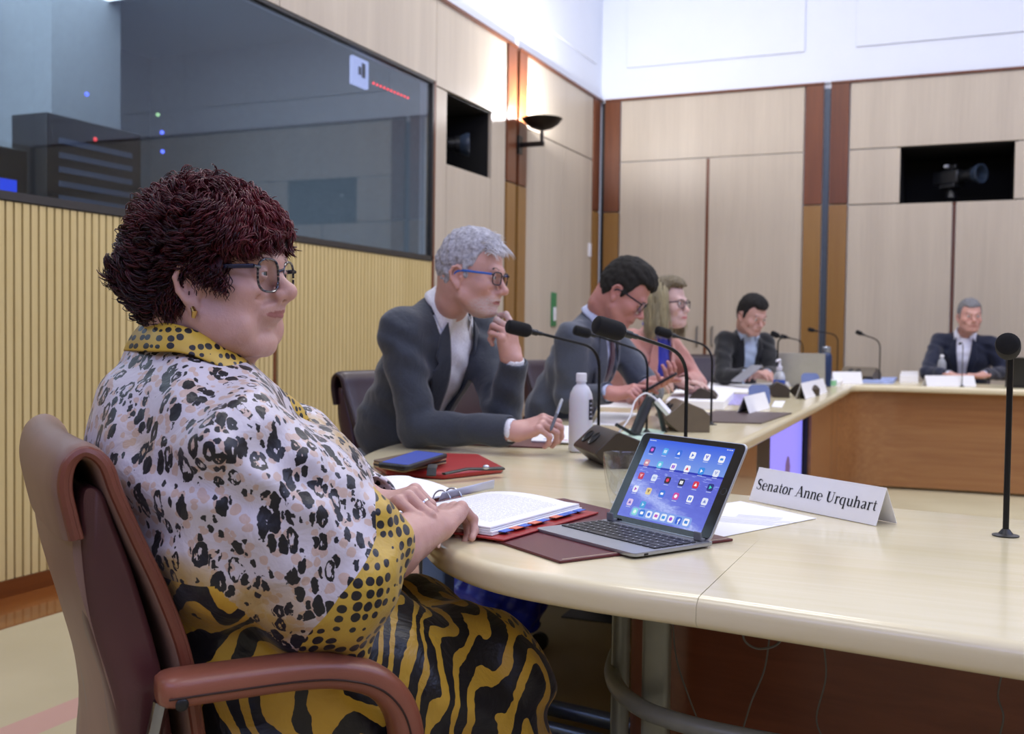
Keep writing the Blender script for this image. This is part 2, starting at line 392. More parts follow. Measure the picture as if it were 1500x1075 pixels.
bb = MB().box((-3.24, YB-.006, 0), (XR, YB+.03, .068)).build('baseboard_back', wood('baseboard_woodx', '#5c2f12', '#7a431c', 'X', .3), smooth=False); tag(bb, kind='structure')
tr = MB().box((-3.40, YB-.02, ZT), (-1.305, YB+.03, ZT+.02)).box((-1.245, YB-.02, ZT), (XR, YB+.03, ZT+.02)).build('trim_2', M_DARKW, smooth=False); tag(tr, kind='structure')
fld = MB()
for x0, x1 in ((-3.18, -1.485), (-1.035, 1.6), (1.75, 4.0)): fld.box((x0, YB-.012, 3.67), (x1, YB+.006, ZC-.2))
fld.build('plaster_field', M_WHITE, W_B, bevel=.003, smooth=False)
HM = plain('brushed_steel', '#9a9a98', .3, .03, metal=1)
for n_, (x0, x1, hx) in enumerate(((-3.235, -2.375, -2.435), (-2.35, -1.475, -2.29))):
    d = MB().box((x0+G, YB, .0), (x1-G, YB+.03, 2.75)).build('door_%d' % (n_+1), M_VEN, smooth=False, bevel=.002); tag(d, kind='structure')
    h = MB(); h.tube([(hx, YB-.002, .96), (hx, YB-.04, .985), (hx, YB-.04, 1.12), (hx, YB-.002, 1.145)], .009, 8).build('door_handle', HM, d)
tag(MB().box((-2.375, YB-.001, 0), (-2.35, YB+.03, 2.75)).build('trim_3', M_DARKW, smooth=False), kind='structure')
# ---- right wall and rear wall, out of view
wr = MB(); wr.box((XR, YF, ZT), (XR+.12, YB, ZC)); W_R = wr.box((XR, YF, 0), (XR+.12, YB, ZT)).build('wall_right', M_WHITE, smooth=False); tag(W_R, kind='structure')
for y0, y1 in ((-3.5, -.2), (-.1, 3.2), (3.3, 6.5), (6.6, 9.9)):
    panel(W_R, (XR-.02, y0, .07), (XR, y1, ZT))
    panel(W_R, (XR-.02, y1, 0), (XR, y1+.1, ZT), M_DARKW, 'dark_post')
wf_ = MB().box((XW-.1, YF-.12, 0), (XR+.1, YF, ZC)).build('wall_front', M_WHITE, smooth=False); tag(wf_, kind='structure')
panel(wf_, (XW, YF, .07), (XR, YF+.02, ZT))
# ---- uplight on the left wall
base = atx(762, 211, XW); yb_ = 7.93
bc = aty(794, 183, yb_)
up = empty('wall_uplight', (XW, yb_, 2.5), 0, 'dark bowl shaped uplight on a short arm casting light up the left wall', 'wall lamp')
BR = plain('bronze_metal', '#241f1c', .35, .08, metal=.6)
prof = [(.012, 0), (.03, .003), (.085, .02), (.13, .05), (.162, .088), (.166, .094), (.158, .093), (.125, .058), (.08, .03), (.012, .012)]
bz = bc[2]-.045
MB().lathe(prof, (bc[0], yb_, bz), 40, caps=False).build('bowl', BR, up, world=True)
MB().tube([(bc[0], yb_, bz+.01), (bc[0], yb_, bz-.10)], .014, 12).build('stem', BR, up, world=True)
MB().box((XW+.012, yb_-.018, bz-.125), (bc[0]+.02, yb_+.018, bz-.085)).build('arm', BR, up, world=True, bevel=.006)
MB().box((XW+.0, yb_-.04, bz-.18), (XW+.02, yb_+.04, bz-.03)).build('wall_plate', BR, up, world=True, bevel=.004)
MB().sphere((bc[0], yb_, bz+.055), .035, 12).build('bulb', emis('bulb_glow', '#fff2ff', 25), up, world=True)
L = bpy.data.lights.new('uplight', 'POINT'); L.energy = 130; L.color = (1, .98, 1.0); L.shadow_soft_size = .04
lo = bpy.data.objects.new('uplight_bulb', L); COL.objects.link(lo); lo.location = (bc[0], yb_, bz+.105)
# ---- small wall fittings
p = atx(863, 367, XW)
sw = empty('light_switch', (XW, p[1], p[2]), 0, 'small white switch plate high beside the corner post', 'switch')
MB().box((XW, p[1]-.035, p[2]-.06), (XW+.012, p[1]+.035, p[2]+.07)).build('plate', plain('white_plastic', '#e9e9ee', .35, .02), sw, world=True, bevel=.003)
MB().box((XW+.012, p[1]-.012, p[2]-.02), (XW+.018, p[1]+.012, p[2]+.02)).build('rocker', plain('white_plastic', '#e9e9ee', .35, .02), sw, world=True, bevel=.002)
p = atx(810, 455, XW)
es = empty('exit_button', (XW, p[1], p[2]), 0, 'green door release plate with a white press pad on the left wall', 'door release')
MB().box((XW, p[1]-.055, p[2]-.14), (XW+.014, p[1]+.055, p[2]+.16)).build('plate', plain('green_plate', '#2f7d4a', .4, .03), es, world=True, bevel=.003)
MB().box((XW+.014, p[1]-.03, p[2]-.09), (XW+.022, p[1]+.03, p[2]+.03)).build('press_pad', plain('white_plastic', '#e9e9ee', .35, .02), es, world=True, bevel=.012)
# added windows with glowing panes on the unseen right wall, for bluish fill
wn = 2
for k in range(4):
    w_ = empty('window_%d' % wn, (XR, -1.2+k*3.0, 4.5)); tag(w_, kind='structure'); wn += 1; y0 = -2.4+k*3.0
    MB().box((XR-.03, y0, 3.7), (XR, y0+2.4, 5.3)).build('window_pane', emis('sky_pane', '#b9c8ff', 1.6), w_, world=True, smooth=False)
    m = MB(); 
    for a in (y0, y0+1.2, y0+2.4): m.box((XR-.05, a-.03, 3.65), (XR, a+.03, 5.35))
    m.box((XR-.05, y0, 3.65), (XR, y0+2.4, 3.72)).box((XR-.05, y0, 5.28), (XR, y0+2.4, 5.35)).build('window_frame', M_FRAME, w_, world=True, smooth=False)
# ---- lights: ceiling panels (real luminaires) and added bluish fill lights
def area(name, loc, rot, sx, sy, e, col=(1, 1, 1)):
    l = bpy.data.lights.new(name, 'AREA'); l.shape = 'RECTANGLE'; l.size = sx; l.size_y = sy; l.energy = e; l.color = col
    o = bpy.data.objects.new(name, l); COL.objects.link(o); o.location = loc; o.rotation_euler = rot; return o
# ================================================================ CONFERENCE TABLE
TZ = .73
def maple(name, axis, c1='#dccfa2', c2='#e8ddba'):
    t = NT(name); s_ = {'X': (1.2, 16, 16), 'Y': (16, 1.2, 16)}[axis]
    v = t.coord('Object', s_); f = t.noise(v, 2.2, 6, .6, .4); g = t.noise(t.coord('Object', tuple(q*.2 for q in s_)), 2, 3)
    m = t.math('ADD', t.math('MULTIPLY', f, .55), t.math('MULTIPLY', g, .45))
    t.set(base=t.ramp(m, [(.3, srgb(c1)), (.7, srgb(c2))]), rough=.24, coat=.35, spec=.5); t.b.inputs['Coat Roughness'].default_value = .12
    return t.m
M_TX, M_TY = maple('table_maple_x', 'X'), maple('table_maple_y', 'Y')
M_EDGE = maple('table_edge_x', 'X', '#a9895a', '#cfb583'); M_EDGEY = maple('table_edge_y', 'Y', '#a9895a', '#cfb583')
outer = [(1.25, 1.10), (.058, 1.258), (-.313, 1.303)]
near_curve = smooth_path([(-.313, 1.303), (-.48, 1.318), (-.62, 1.352), (-.745, 1.435), (-.84, 1.545), (-1.10, 1.86), (-1.38, 2.21), (-1.49, 2.41), (-1.55, 2.63), (-1.565, 2.82)], 6)
inner_corner = smooth_path([(-.66, 3.05), (-.64, 2.72), (-.60, 2.42), (-.52, 2.26), (-.455, 2.212), (-.30, 2.203)], 6)
T = empty('conference_table', (-.9, 2.2, 0), 0, 'pale maple ring shaped conference table with a rounded front edge and cherry wood modesty panels', 'table')
def top_seg(poly, mat, joints=()):
    """table top slab with rounded free edges; edges listed in joints stay square"""
    P = [np.array(p[:2], float) for p in poly]; n = len(P)
    area_ = sum(P[i][0]*P[(i+1) % n][1]-P[(i+1) % n][0]*P[i][1] for i in range(n))
    if area_ < 0: P = P[::-1]
    def isj(i):
        a, b = P[i], P[(i+1) % n]; m_ = (a+b)/2
        return any(abs((m_[0]-j[0])*(j[3]-j[1])-(m_[1]-j[1])*(j[2]-j[0]))/math.hypot(j[2]-j[0], j[3]-j[1]) < .004 for j in joints)
    J = [isj(i) for i in range(n)]; N = []
    for i in range(n):
        ns = []
        for e in ((i-1) % n, i):
            if not J[e]:
                d = P[(e+1) % n]-P[e]; d /= np.linalg.norm(d); ns.append(np.array([-d[1], d[0]]))   # inward for ccw
        if len(ns) == 2: v = ns[0]+ns[1]; v = v/np.linalg.norm(v); v = v/max(.5, v@ns[0])
        elif ns: v = ns[0]
        else: v = np.zeros(2)
        N.append(v)
    rr = .018; rings = []
    for z, q in [(-.042, .012), (-.040, .006), (-.036, .002), (-.031, 0), (-rr*.9, 0)]+[(-rr*.9+rr*.9*math.sin(a), rr*(1-math.cos(a))) for a in np.linspace(.3, PI/2, 6)]:
        rings.append([(P[i][0]+N[i][0]*q, P[i][1]+N[i][1]*q, TZ+z) for i in range(n)])
    m = MB(); m.loft(rings)
    return m.build('tabletop', [mat], T, world=True, sharp=55)
# near right segment / corner segment / left arm / far arm
S1 = (-.313, 1.0, -.313, 3.0); S2 = (-1.6, 2.8205, -.6, 2.8205); S3 = (-1.6, 7.2005, -.6, 7.2005)
top_seg([(-.3125, 1.303), (.058, 1.258), (1.25, 1.10), (1.25, 2.0), (.092, 2.152), (-.3125, 2.203)], M_TX, [S1])
ic = [p for p in inner_corner if p[1] < 2.815 and p[0] < -.318]
top_seg([tuple(p) for p in near_curve[:-1]] + [(-1.565, 2.8205), (-.645, 2.8205)] + [tuple(p) for p in ic] + [(-.3135, 2.204)], M_TX, [S1, S2])
top_seg([(-1.565, 2.8208), (-1.58, 5.0), (-1.595, 6.1), (-1.57, 6.35), (-1.33, 7.2), (-.742, 7.2), (-.70, 5.4), (-.66, 3.3), (-.645, 2.8208)], M_TY, [S2, S3])
far_c = smooth_path([(-.742, 7.2), (-.75, 7.50), (-.70, 7.66), (-.55, 7.73), (-.35, 7.75)], 5)
top_seg([(-1.33, 7.201), (-1.03, 8.25), (-.90, 8.46), (-.70, 8.55), (2.2, 8.62), (2.2, 7.82)] + [tuple(p) for p in far_c[::-1]][:-1] + [(-.742, 7.201)], M_TX, [S3])
# modesty panels
M_CH = wood('cherry_panel', '#895a35', '#aa7a4c', 'X', .25, .8, .5, coat=.3)
M_CHY = wood('cherry_panel_y', '#895a35', '#aa7a4c', 'Y', .25, .8, .5, coat=.3)
M_MAH = wood('mahogany_panel', '#6a3826', '#8a5036', 'X', .35, .8, .5)
def wall_strip(pts, z0, z1, th, mat, name):
    m = MB(); n = len(pts); P = [np.array(p[:2], float) for p in pts]; L_, R_ = [], []
    for i in range(n):
        t = P[min(i+1, n-1)]-P[max(i-1, 0)]; t /= np.linalg.norm(t); nn = np.array([-t[1], t[0]])
        L_.append(P[i]+nn*th/2); R_.append(P[i]-nn*th/2)
    m.prism([tuple(p) for p in L_+R_[::-1]], z0, z1)
    return m.build(name, mat, T, world=True, sharp=40)
wall_strip([(-.80, 3.2), (-.81, 4.30)], .02, TZ-.045, .03, M_CHY, 'modesty_panel')
wall_strip([(-.815, 5.90), (-.83, 6.4), (-.84, 6.9)], .02, TZ-.045, .03, M_CHY, 'modesty_panel')
wall_strip(smooth_path([(-.84, 6.9), (-.845, 7.3), (-.79, 7.62), (-.62, 7.80), (-.3, 7.86), (.4, 7.88), (2.2, 7.93)], 8), .02, TZ-.045, .03, M_CH, 'modesty_panel')
wall_strip(smooth_path([(-.78, 3.2), (-.76, 2.75), (-.70, 2.35), (-.55, 2.12), (-.40, 2.08), (.1, 2.02), (1.2, 1.87)], 8), .02, TZ-.045, .03, M_MAH, 'modesty_panel')
# black bay holding the display in the left arm
m = MB(); m.box((-.90, 4.30, .02), (-.82, 4.75, TZ-.045)); m.box((-.92, 4.75, .02), (-.90, 5.90, TZ-.045)); m.box((-.90, 4.75, .02), (-.82, 5.90, .27)); m.box((-.90, 5.87, .27), (-.815, 5.90, TZ-.045)); m.box((-.90, 4.75, .655), (-.815, 5.87, TZ-.045))
m.build('display_bay', M_BLACK, T, world=True, smooth=False)
# steel frame under the near corner
M_STEEL = plain('grey_frame_steel', '#85887f', .4, .05, metal=.2)
def post(x, y, sx=.045, sy=.03, z0=0, z1=TZ-.042, name='leg'):
    return MB().rbox((x-sx/2, y-sy/2, z0), (x+sx/2, y+sy/2, z1), .008, 3).build(name, M_STEEL, T, world=True)
def cylpost(x, y, r=.02, name='leg'): return MB().lathe([(r, 0), (r, TZ-.042)], (x, y, 0), 20).build(name, M_STEEL, T, world=True)
a = atd(962, 960, 1.72); post(a[0], a[1], .045, .03)
a = atd(909, 960, 1.84); cylpost(a[0], a[1], .016)
a = atd(642, 850, 2.45); MB().rbox((a[0]-.03, a[1]-.027, 0), (a[0]+.03, a[1]+.027, TZ-.042), .006, 3).build('leg', plain('blue_steel', '#6f8fd0', .3, .05, metal=.3), T, world=True)  # blue light falling on this leg is put into its base colour
rail = [atz(px, py, .47) for px, py in ((914, 948), (903, 958), (897, 985), (908, 1012), (945, 1040), (1010, 1062), (1090, 1080), (1200, 1100))]
MB().tube(smooth_path(rail, 6), .0145, 12).build('foot_rail', M_STEEL, T, world=True)
rail = [atz(px, py, .05) for px, py in ((780, 1030), (850, 1046), (910, 1060), (980, 1078))]
MB().tube(rail, .022, 12).tube([p+np.array([-.06, -.10, -.01]) for p in rail], .018, 12).build('base_rail', plain('base_rail_blue', '#7d8fb0', .3, .05, metal=.5), T, world=True)
post(1.1, 1.9); post(-1.45, 4.4); post(-1.35, 6.5); post(-.9, 8.2); post(1.2, 8.4); post(.9, 1.5)
# ---- display in the left arm
D = empty('desk_display', (-.86, 5.3, .28), 0, 'flat display glowing violet in the inner face of the left table arm', 'display')
MB().box((-.895, 4.76, .275), (-.842, 5.865, .648)).build('casing', M_BLACK, D, world=True, bevel=.004)
def screen_mat():
    t = NT('violet_screen'); v = t.coord('Generated'); sp = t.n('ShaderNodeSeparateXYZ'); t.l(v, sp.inputs[0])
    c = t.ramp(sp.outputs[2], [(0, srgb('#a9a6ff')), (.08, srgb('#8d88f4')), (1, srgb('#8f88ff'))])
    # upright brown figure standing low in the picture
    dx = t.math('DIVIDE', t.math('SUBTRACT', sp.outputs[1], .56), .085); dz = t.math('DIVIDE', t.math('SUBTRACT', sp.outputs[2], .25), .27)
    r = t.math('ADD', t.math('POWER', t.math('ABSOLUTE', dx), 2), t.math('POWER', t.math('ABSOLUTE', dz), 2))
    r = t.math('ADD', r, t.math('MULTIPLY', t.noise(v, 14, 3), .8))
    m = t.math('LESS_THAN', r, 1.2)
    t.set(base=(0, 0, 0, 1), emit=t.mix(m, c, srgb('#5a4a7c')), estr=1.25, rough=.2); return t.m
MB().box((-.842, 4.79, .30), (-.840, 5.84, .632)).build('screen', screen_mat(), D, world=True, smooth=False)
# ================================================================ CHAIRS
def leather(name, c, r=.38):
    if name in _mc: return _mc[name]
    t = NT(name); v = t.coord(); vo = t.n('ShaderNodeTexVoronoi'); vo.inputs['Scale'].default_value = 420; t.l(v, vo.inputs['Vector'])
    f = t.noise(v, 6, 3); cc = srgb(c)
    t.set(base=t.ramp(f, [(.3, tuple(x*.85 for x in cc[:3])+(1,)), (.7, tuple(min(1, x*1.12) for x in cc[:3])+(1,))]), rough=r, spec=.5)
    t.bump(vo.outputs['Distance'], .12, .0008); _mc[name] = t.m; return t.m
def make_chair(label, tan, group=None, loc=(0, 0), rz=0):
    t = empty('swivel_chair', (loc[0], loc[1], 0), rz, label, 'chair', group)
    fr = leather('leather_front_'+tan, {'tan': '#75402f', 'dark': '#2c1619'}[tan], .36); bk = leather('leather_back_'+tan, {'tan': '#85685a', 'dark': '#3a2528'}[tan], .45)
    co_ = leather('leather_side_'+tan, {'tan': '#4e2a2a', 'dark': '#3f2430'}[tan], .33)
    # padded sheet that runs up the front, rolls over the top and hangs down behind
    path = smooth_path([(-.205, .44), (-.218, .55), (-.235, .65), (-.262, .73), (-.292, .80), (-.316, .858), (-.330, .896), (-.350, .911), (-.369, .899), (-.375, .871), (-.369, .836), (-.362, .806)], 5)
    W = .25; ys = [-W, -W+.006, -W+.02] + [W*(k/9) for k in range(-7, 8)] + [W-.02, W-.006, W]
    def bow(y): return -.014*(1-(y/W)**2)
    def sheet(path, th, y_list, name, mat, round_=True):
        n = len(path); m = MB(); rings = []
        for y in y_list:
            ring = []; e = 1.0 if abs(y) < W-.012 else (.8 if abs(y) < W-.001 else .35)
            tt = th*e
            for sgn, rng in ((1, range(n)), (-1, range(n-1, -1, -1))):
                for i in rng:
                    p = np.array(path[i]); tg_ = np.array(path[min(i+1, n-1)])-np.array(path[max(i-1, 0)]); tg_ /= np.linalg.norm(tg_)
                    nr = np.array([tg_[1], -tg_[0]]); q = p+nr*tt/2*sgn
                    ring.append((q[0]+bow(y), y, q[1]))
            rings.append(ring)
        m.loft(rings); return m.build(name, mat, t, sharp=60)
    sheet(path, .022, ys, 'back_pad', bk if tan == 'tan' else fr)
    # stitched rim along each side of the pad
    for s in (-1, 1):
        m = MB()
        for off, r in ((0, .007), (.006, .0045)):
            m.tube([(p[0]+bow(s*W)+off, s*(W-.001), p[1]) for p in path], r, 8)
        m.build('rim', fr, t)
    # inner bolster / side core
    core = [(-.235, .42), (-.25, .60), (-.285, .74), (-.312, .82), (-.324, .856), (-.342, .866), (-.354, .85), (-.354, .78), (-.345, .70), (-.318, .60), (-.30, .48), (-.30, .38)]
    cp = smooth_path(core, 4, closed=True); m = MB(); rings = []
    for y, sc_ in ((-.244, .60), (-.240, .82), (-.232, .95), (-.218, 1.0), (0, 1.0), (.218, 1.0), (.232, .95), (.240, .82), (.244, .60)):
        cx = np.mean([p[0] for p in cp]); ring = []
        for p in cp:
            c_ = np.interp(p[1], [.38, .6, .74, .84, .9], [-.268, -.283, -.315, -.345, -.355])
            ring.append((c_+(p[0]-c_)*sc_+bow(y), y, p[1]))
        rings.append(ring)
    m.loft(rings, caps=False)
    for rg_ in (rings[0], rings[-1]):
        n_ = len(rg_); h_ = n_//2; m.add(rg_, [(i, i+1, n_-2-i, n_-1-i) for i in range(h_-1)])
    m.build('back_bolster', co_, t, sharp=50, merge=True)
    # outer shell at the back
    sh = smooth_path([(-.366, .82), (-.362, .76), (-.335, .66), (-.31, .56), (-.30, .46), (-.305, .36), (-.29, .30)], 4)
    W2 = W; m = MB(); rings = []
    for k in range(-8, 9):
        y = .236*k/8; rings.append([(p[0]+bow(y)*1.0+.004*(abs(k)/8)**6, y, p[1]) for p in sh] + [(p[0]+bow(y)+.03, y, p[1]) for p in sh[::-1]])
    m.loft(rings).build('back_shell', bk, t, sharp=60)
    # seat
    sp = round_poly([(-.24, -.25), (.26, -.25), (.26, .25), (-.24, .25)], .06)
    m = MB(); rings = []
    for z, k in ((.37, .9), (.385, .97), (.41, 1.0), (.445, 1.0), (.465, .97), (.475, .88), (.478, .6)):
        rings.append([(.01+(p[0]-.01)*k, p[1]*k, z) for p in sp])
    m.loft(rings).build('seat', fr, t, sharp=60)
    # armrests: leather loops
    for s in (-1, 1):
        y = s*.295
        pa = smooth_path([(-.275, .624), (-.20, .624), (-.10, .622), (-.04, .613), (.008, .592), (.040, .553), (.052, .50), (.047, .43), (.022, .38), (-.02, .36)], 6)
        m = MB(); n = len(pa); rings = []
        for i, p in enumerate(pa):
            tg_ = np.array(pa[min(i+1, n-1)])-np.array(pa[max(i-1, 0)]); tg_ /= np.linalg.norm(tg_); nr = np.array([-tg_[1], tg_[0]])
            e = 1.0
            if i < 2: e = (.72, .93)[i]
            ring = []
            for k in range(20):
                a_ = 2*PI*k/20; cx = math.copysign(abs(math.cos(a_))**.7, math.cos(a_)); sx = math.copysign(abs(math.sin(a_))**.7, math.sin(a_))
                q = p[:2]+nr*(.0215*sx*e); ring.append((q[0], y+.031*cx*e, q[1]))
            rings.append(ring)
        arm = m.loft(rings).build('armrest', leather('arm_'+tan, {'tan': '#8a523e', 'dark': '#3a2226'}[tan], .33), t, sharp=60)
        m = MB()
        for so in (-1, 1):
            seam = []
            for i, p in enumerate(pa[1:], 1):
                tg_ = np.array(pa[min(i+1, n-1)])-np.array(pa[i-1]); tg_ /= np.linalg.norm(tg_); nr = np.array([-tg_[1], tg_[0]]); q = p[:2]-nr*.004
                seam.append((q[0], y+so*.0312, q[1]))
            m.tube(seam, .0014, 6)
        m.build('seam', plain('seam_'+tan, {'tan': '#2e1510', 'dark': '#1a0e10'}[tan], .5), arm)
        m = MB(); m.sphere((-.252, y+s*.031, .612), .008, 10, sc=(1, .3, 1)); m.build('bolt_cap', M_BLACK, arm)
        MB().tube([(-.265, s*.268, .60), (-.285, s*.262, .50), (-.27, s*.255, .36), (-.18, s*.24, .33)], .010, 10).build('arm_support', plain('chrome', '#8c8f96', .12, 0, metal=1), t)
    st = MB()
    st.lathe([(.03, .10), (.03, .36)], (0, 0, 0), 16); st.lathe([(.14, .345), (.15, .36), (.14, .372)], (0, 0, 0), 20)
    st.build('gas_column', M_BLACK, t)
    for k in range(5):
        a_ = k*2*PI/5+.3; c_, s_ = math.cos(a_), math.sin(a_)
        l_ = MB().tube([(0.02*c_, .02*s_, .13), (.16*c_, .16*s_, .105), (.29*c_, .29*s_, .085)], [.026, .022, .016], 8, flat=.7).build('base_leg', plain('base_metal', '#33353a', .3, .03, metal=.7), t)
        MB().lathe([(.006, -.012), (.03, -.012), (.03, .012), (.006, .012)], (0, 0, 0), 16, M=Matrix.Translation((.29*c_, .29*s_, .03)) @ Matrix.Rotation(a_+PI/2, 4, 'Z') @ Matrix.Rotation(PI/2, 4, 'Y')).build('caster', M_BLACK, l_)
    return t
R = math.radians
WH = R(52.7)
make_chair('tan brown leather chair with rolled back carrying the woman in the leopard print blouse', 'tan', None, (-.96, 1.38), WH)
# ================================================================ SERIF LETTERING (outlines drawn here)
def _strip(pts, ws):
    """ribbon polygon with per-point width"""
    P = [np.array(p, float) for p in pts]; n = len(P); A, B = [], []
    for i in range(n):
        t = P[min(i+1, n-1)]-P[max(i-1, 0)]; t /= (np.linalg.norm(t)+1e-9); nn = np.array([-t[1], t[0]]); w = ws[i]/2
        A.append(P[i]+nn*w); B.append(P[i]-nn*w)
    return A, B
def _arc(cx, cy, rx, ry, a0, a1, n=14): return [(cx+rx*math.cos(math.radians(a0+(a1-a0)*k/n)), cy+ry*math.sin(math.radians(a0+(a1-a0)*k/n))) for k in range(n+1)]
def glyph(ch):
    """list of strokes (points, widths) and advance, em box 1, x-height .46"""
    T_, t_ = .105, .035; S = []
    def st(p, w): S.append((p, w if isinstance(w, list) else [w]*len(p)))
    def ser(x, y, w=.17): st([(x-w/2, y), (x+w/2, y)], .03)
    def vs(x, y0, y1, w=T_): st([(x, y0), (x, y1)], w)
    if ch in 'nhru':
        pass
    if ch == 'S':
        p = _arc(.26, .505, .15, .15, 20, 225, 14)+[(.25, .35), (.33, .29)]+_arc(.25, .17, .165, .16, 45, -160, 14)
        w = [.03]*3+[.045, .06, .08, .09, .1, .11, .11, .11, .11, .11, .11, .115]+[.13, .13]+[.11, .1, .1, .09, .08, .07, .06, .05, .04, .035, .035, .035, .035, .035, .035]; st(p, w[:len(p)] + [.035]*max(0, len(p)-len(w)))
        st([(.41, .50), (.41, .66)], .025); st([(.085, .17), (.085, .0)], .025); return S, .52
    if ch == 'e':
        p = _arc(.23, .23, .17, .225, 5, 330, 22); w = [.09]*3+[.04]*5+[.07, .09]+[.11]*6+[.09, .07, .05, .04, .035, .03, .03]; st(p, w[:len(p)]); st([(.10, .255), (.40, .255)], .03); return S, .46
    if ch == 'a':
        st(_arc(.21, .36, .12, .085, 170, 0, 10)+[(.33, .05), (.42, .03)], [.08, .06, .05, .04, .04, .04, .05, .07, .09, .1, T_, T_, .04]); st([(.33, .27), (.20, .22), (.12, .16), (.10, .10), (.14, .04), (.22, .03), (.33, .09)], [.03, .05, .08, .1, .1, .06, .03]); return S, .47
    if ch in 'nh':
        vs(.12, .01, .46 if ch == 'n' else .68); ser(.12, .015); ser(.40, .015); st([(.03, .44 if ch == 'n' else .665), (.12, .44 if ch == 'n' else .665)], .03)
        st([(.16, .36), (.22, .42), (.30, .44), (.37, .40), (.39, .32), (.40, .01)], [.03, .05, .07, .1, T_, T_]); return S, .52
    if ch == 'u':
        vs(.12, .12, .45); st([(.12, .14), (.14, .06), (.21, .02), (.30, .04), (.38, .11)], [T_, .1, .07, .05, .03]); vs(.39, .01, .45); st([(.03, .445), (.12, .445)], .03); st([(.30, .445), (.39, .445)], .03); st([(.39, .015), (.48, .015)], .03); return S, .52
    if ch == 't':
        st([(.14, .60), (.14, .10), (.19, .03), (.28, .05)], [.06, T_, .08, .03]); st([(.03, .44), (.28, .44)], .035); return S, .31
    if ch == 'o':
        st(_arc(.24, .23, .175, .225, 90, 450, 28), [.035+.085*abs(math.cos(math.radians(90+360*k/28))) for k in range(29)]); return S, .49
    if ch == 'r':
        vs(.12, .01, .46); ser(.12, .015); st([(.03, .44), (.12, .44)], .03); st([(.15, .33), (.21, .42), (.28, .44), (.34, .40)], [.03, .05, .07, .09]); return S, .38
    if ch == 'q':
        st(_arc(.23, .23, .165, .22, 60, 300, 20), [.035+.08*max(0, -math.cos(math.radians(60+240*k/20))) for k in range(21)]); vs(.38, -.20, .46); ser(.38, -.2); return S, .52
    if ch == 'A':
        st([(.10, .01), (.33, .66)], .04); st([(.34, .68), (.56, .01)], .12); st([(.19, .23), (.46, .23)], .035); ser(.09, .015, .19); ser(.56, .015, .22); return S, .68
    if ch == 'U':
        st([(.16, .65), (.16, .22), (.20, .09), (.32, .03), (.45, .08), (.52, .20), (.53, .65)], [.13, .13, .12, .06, .045, .04, .04]); ser(.16, .65, .24); ser(.53, .65, .18); return S, .68
    return S, .25
def serif_text(m, body, size, M):
    """adds the outline strokes of the text to builder m, centred on the origin of matrix M"""
    W = sum(glyph(c)[1] for c in body); x = -W/2
    for ch in body:
        S, adv = glyph(ch)
        for p, w in S:
            A, B = _strip([((x+a)*size, (b-.3)*size) for a, b in p], [q*size for q in w]); n = len(A)
            vs = [tuple(M @ Vector((q[0], q[1], .0003))) for q in A+B]
            m.add(vs, [(i, i+1, n+i+1, n+i) for i in range(n-1)])
        x += adv
M_PAPER = plain('white_paper', '#f1f1f3', .7, .01)
M_INK = plain('black_ink', '#131418', .6, 0)
def frame_M(o, ex, ey):
    """matrix with origin o, x axis ex, y axis ~ey"""
    ex = Vector(ex).normalized(); ez = ex.cross(Vector(ey)).normalized(); ey = ez.cross(ex)
    return Matrix.Translation(Vector([float(v) for v in o])) @ Matrix((ex, ey, ez)).transposed().to_4x4()
def name_tent(p0, p1, label, group=None, back=None, height=.068, text=None, size=.046, lean=.026, name='name_plate'):
    """folded card, front foot from p0 (left) to p1 (right)"""
    p0 = Vector([float(v) for v in p0]); p1 = Vector([float(v) for v in p1]); ex = (p1-p0).normalized(); L_ = (p1-p0).length
    n = Vector((ex.y, -ex.x, 0))         # toward the reader
    t = empty(name, p0, 0, label, 'name plate', group)
    z = Vector((0, 0, 1)); h = height; th = .0008
    m = MB()
    def sheet(a, b, c, d, nn):
        q = [a, b, c, d]; m.add([tuple(v) for v in q]+[tuple(v-nn*th) for v in q], [(0, 1, 2, 3), (7, 6, 5, 4), (0, 4, 5, 1), (1, 5, 6, 2), (2, 6, 7, 3), (3, 7, 4, 0)])
    t0 = p0-n*lean+z*h; t1 = p1-n*lean+z*h; b0 = p0-n*lean*2.1+z*.001; b1 = p1-n*lean*2.1+z*.001
    fn = ex.cross(t0-p0).normalized(); sheet(p0+z*.001, p1+z*.001, t1, t0, fn)
    bn = (t1-t0).cross(b0-t0).normalized(); sheet(t0, t1, b1, b0, bn)
    m.build('card', M_PAPER, t, world=True, smooth=False)
    if text:
        k = MB(); M = frame_M((p0+p1+t0+t1)/4 + fn*.0006, ex, t0-p0); serif_text(k, text, size, M); k.build('lettering', M_INK, t, world=True, smooth=False)
    return t
a, b = atz(1097, 735, TZ), atz(1252, 773, TZ)
a = atz(1097, 733, TZ); b = atz(1283, 771, TZ)
name_tent(a, b, 'white folded name card reading Senator Anne Urquhart in black serif letters', text='Senator Anne Urquhart', size=.0312, height=.066)
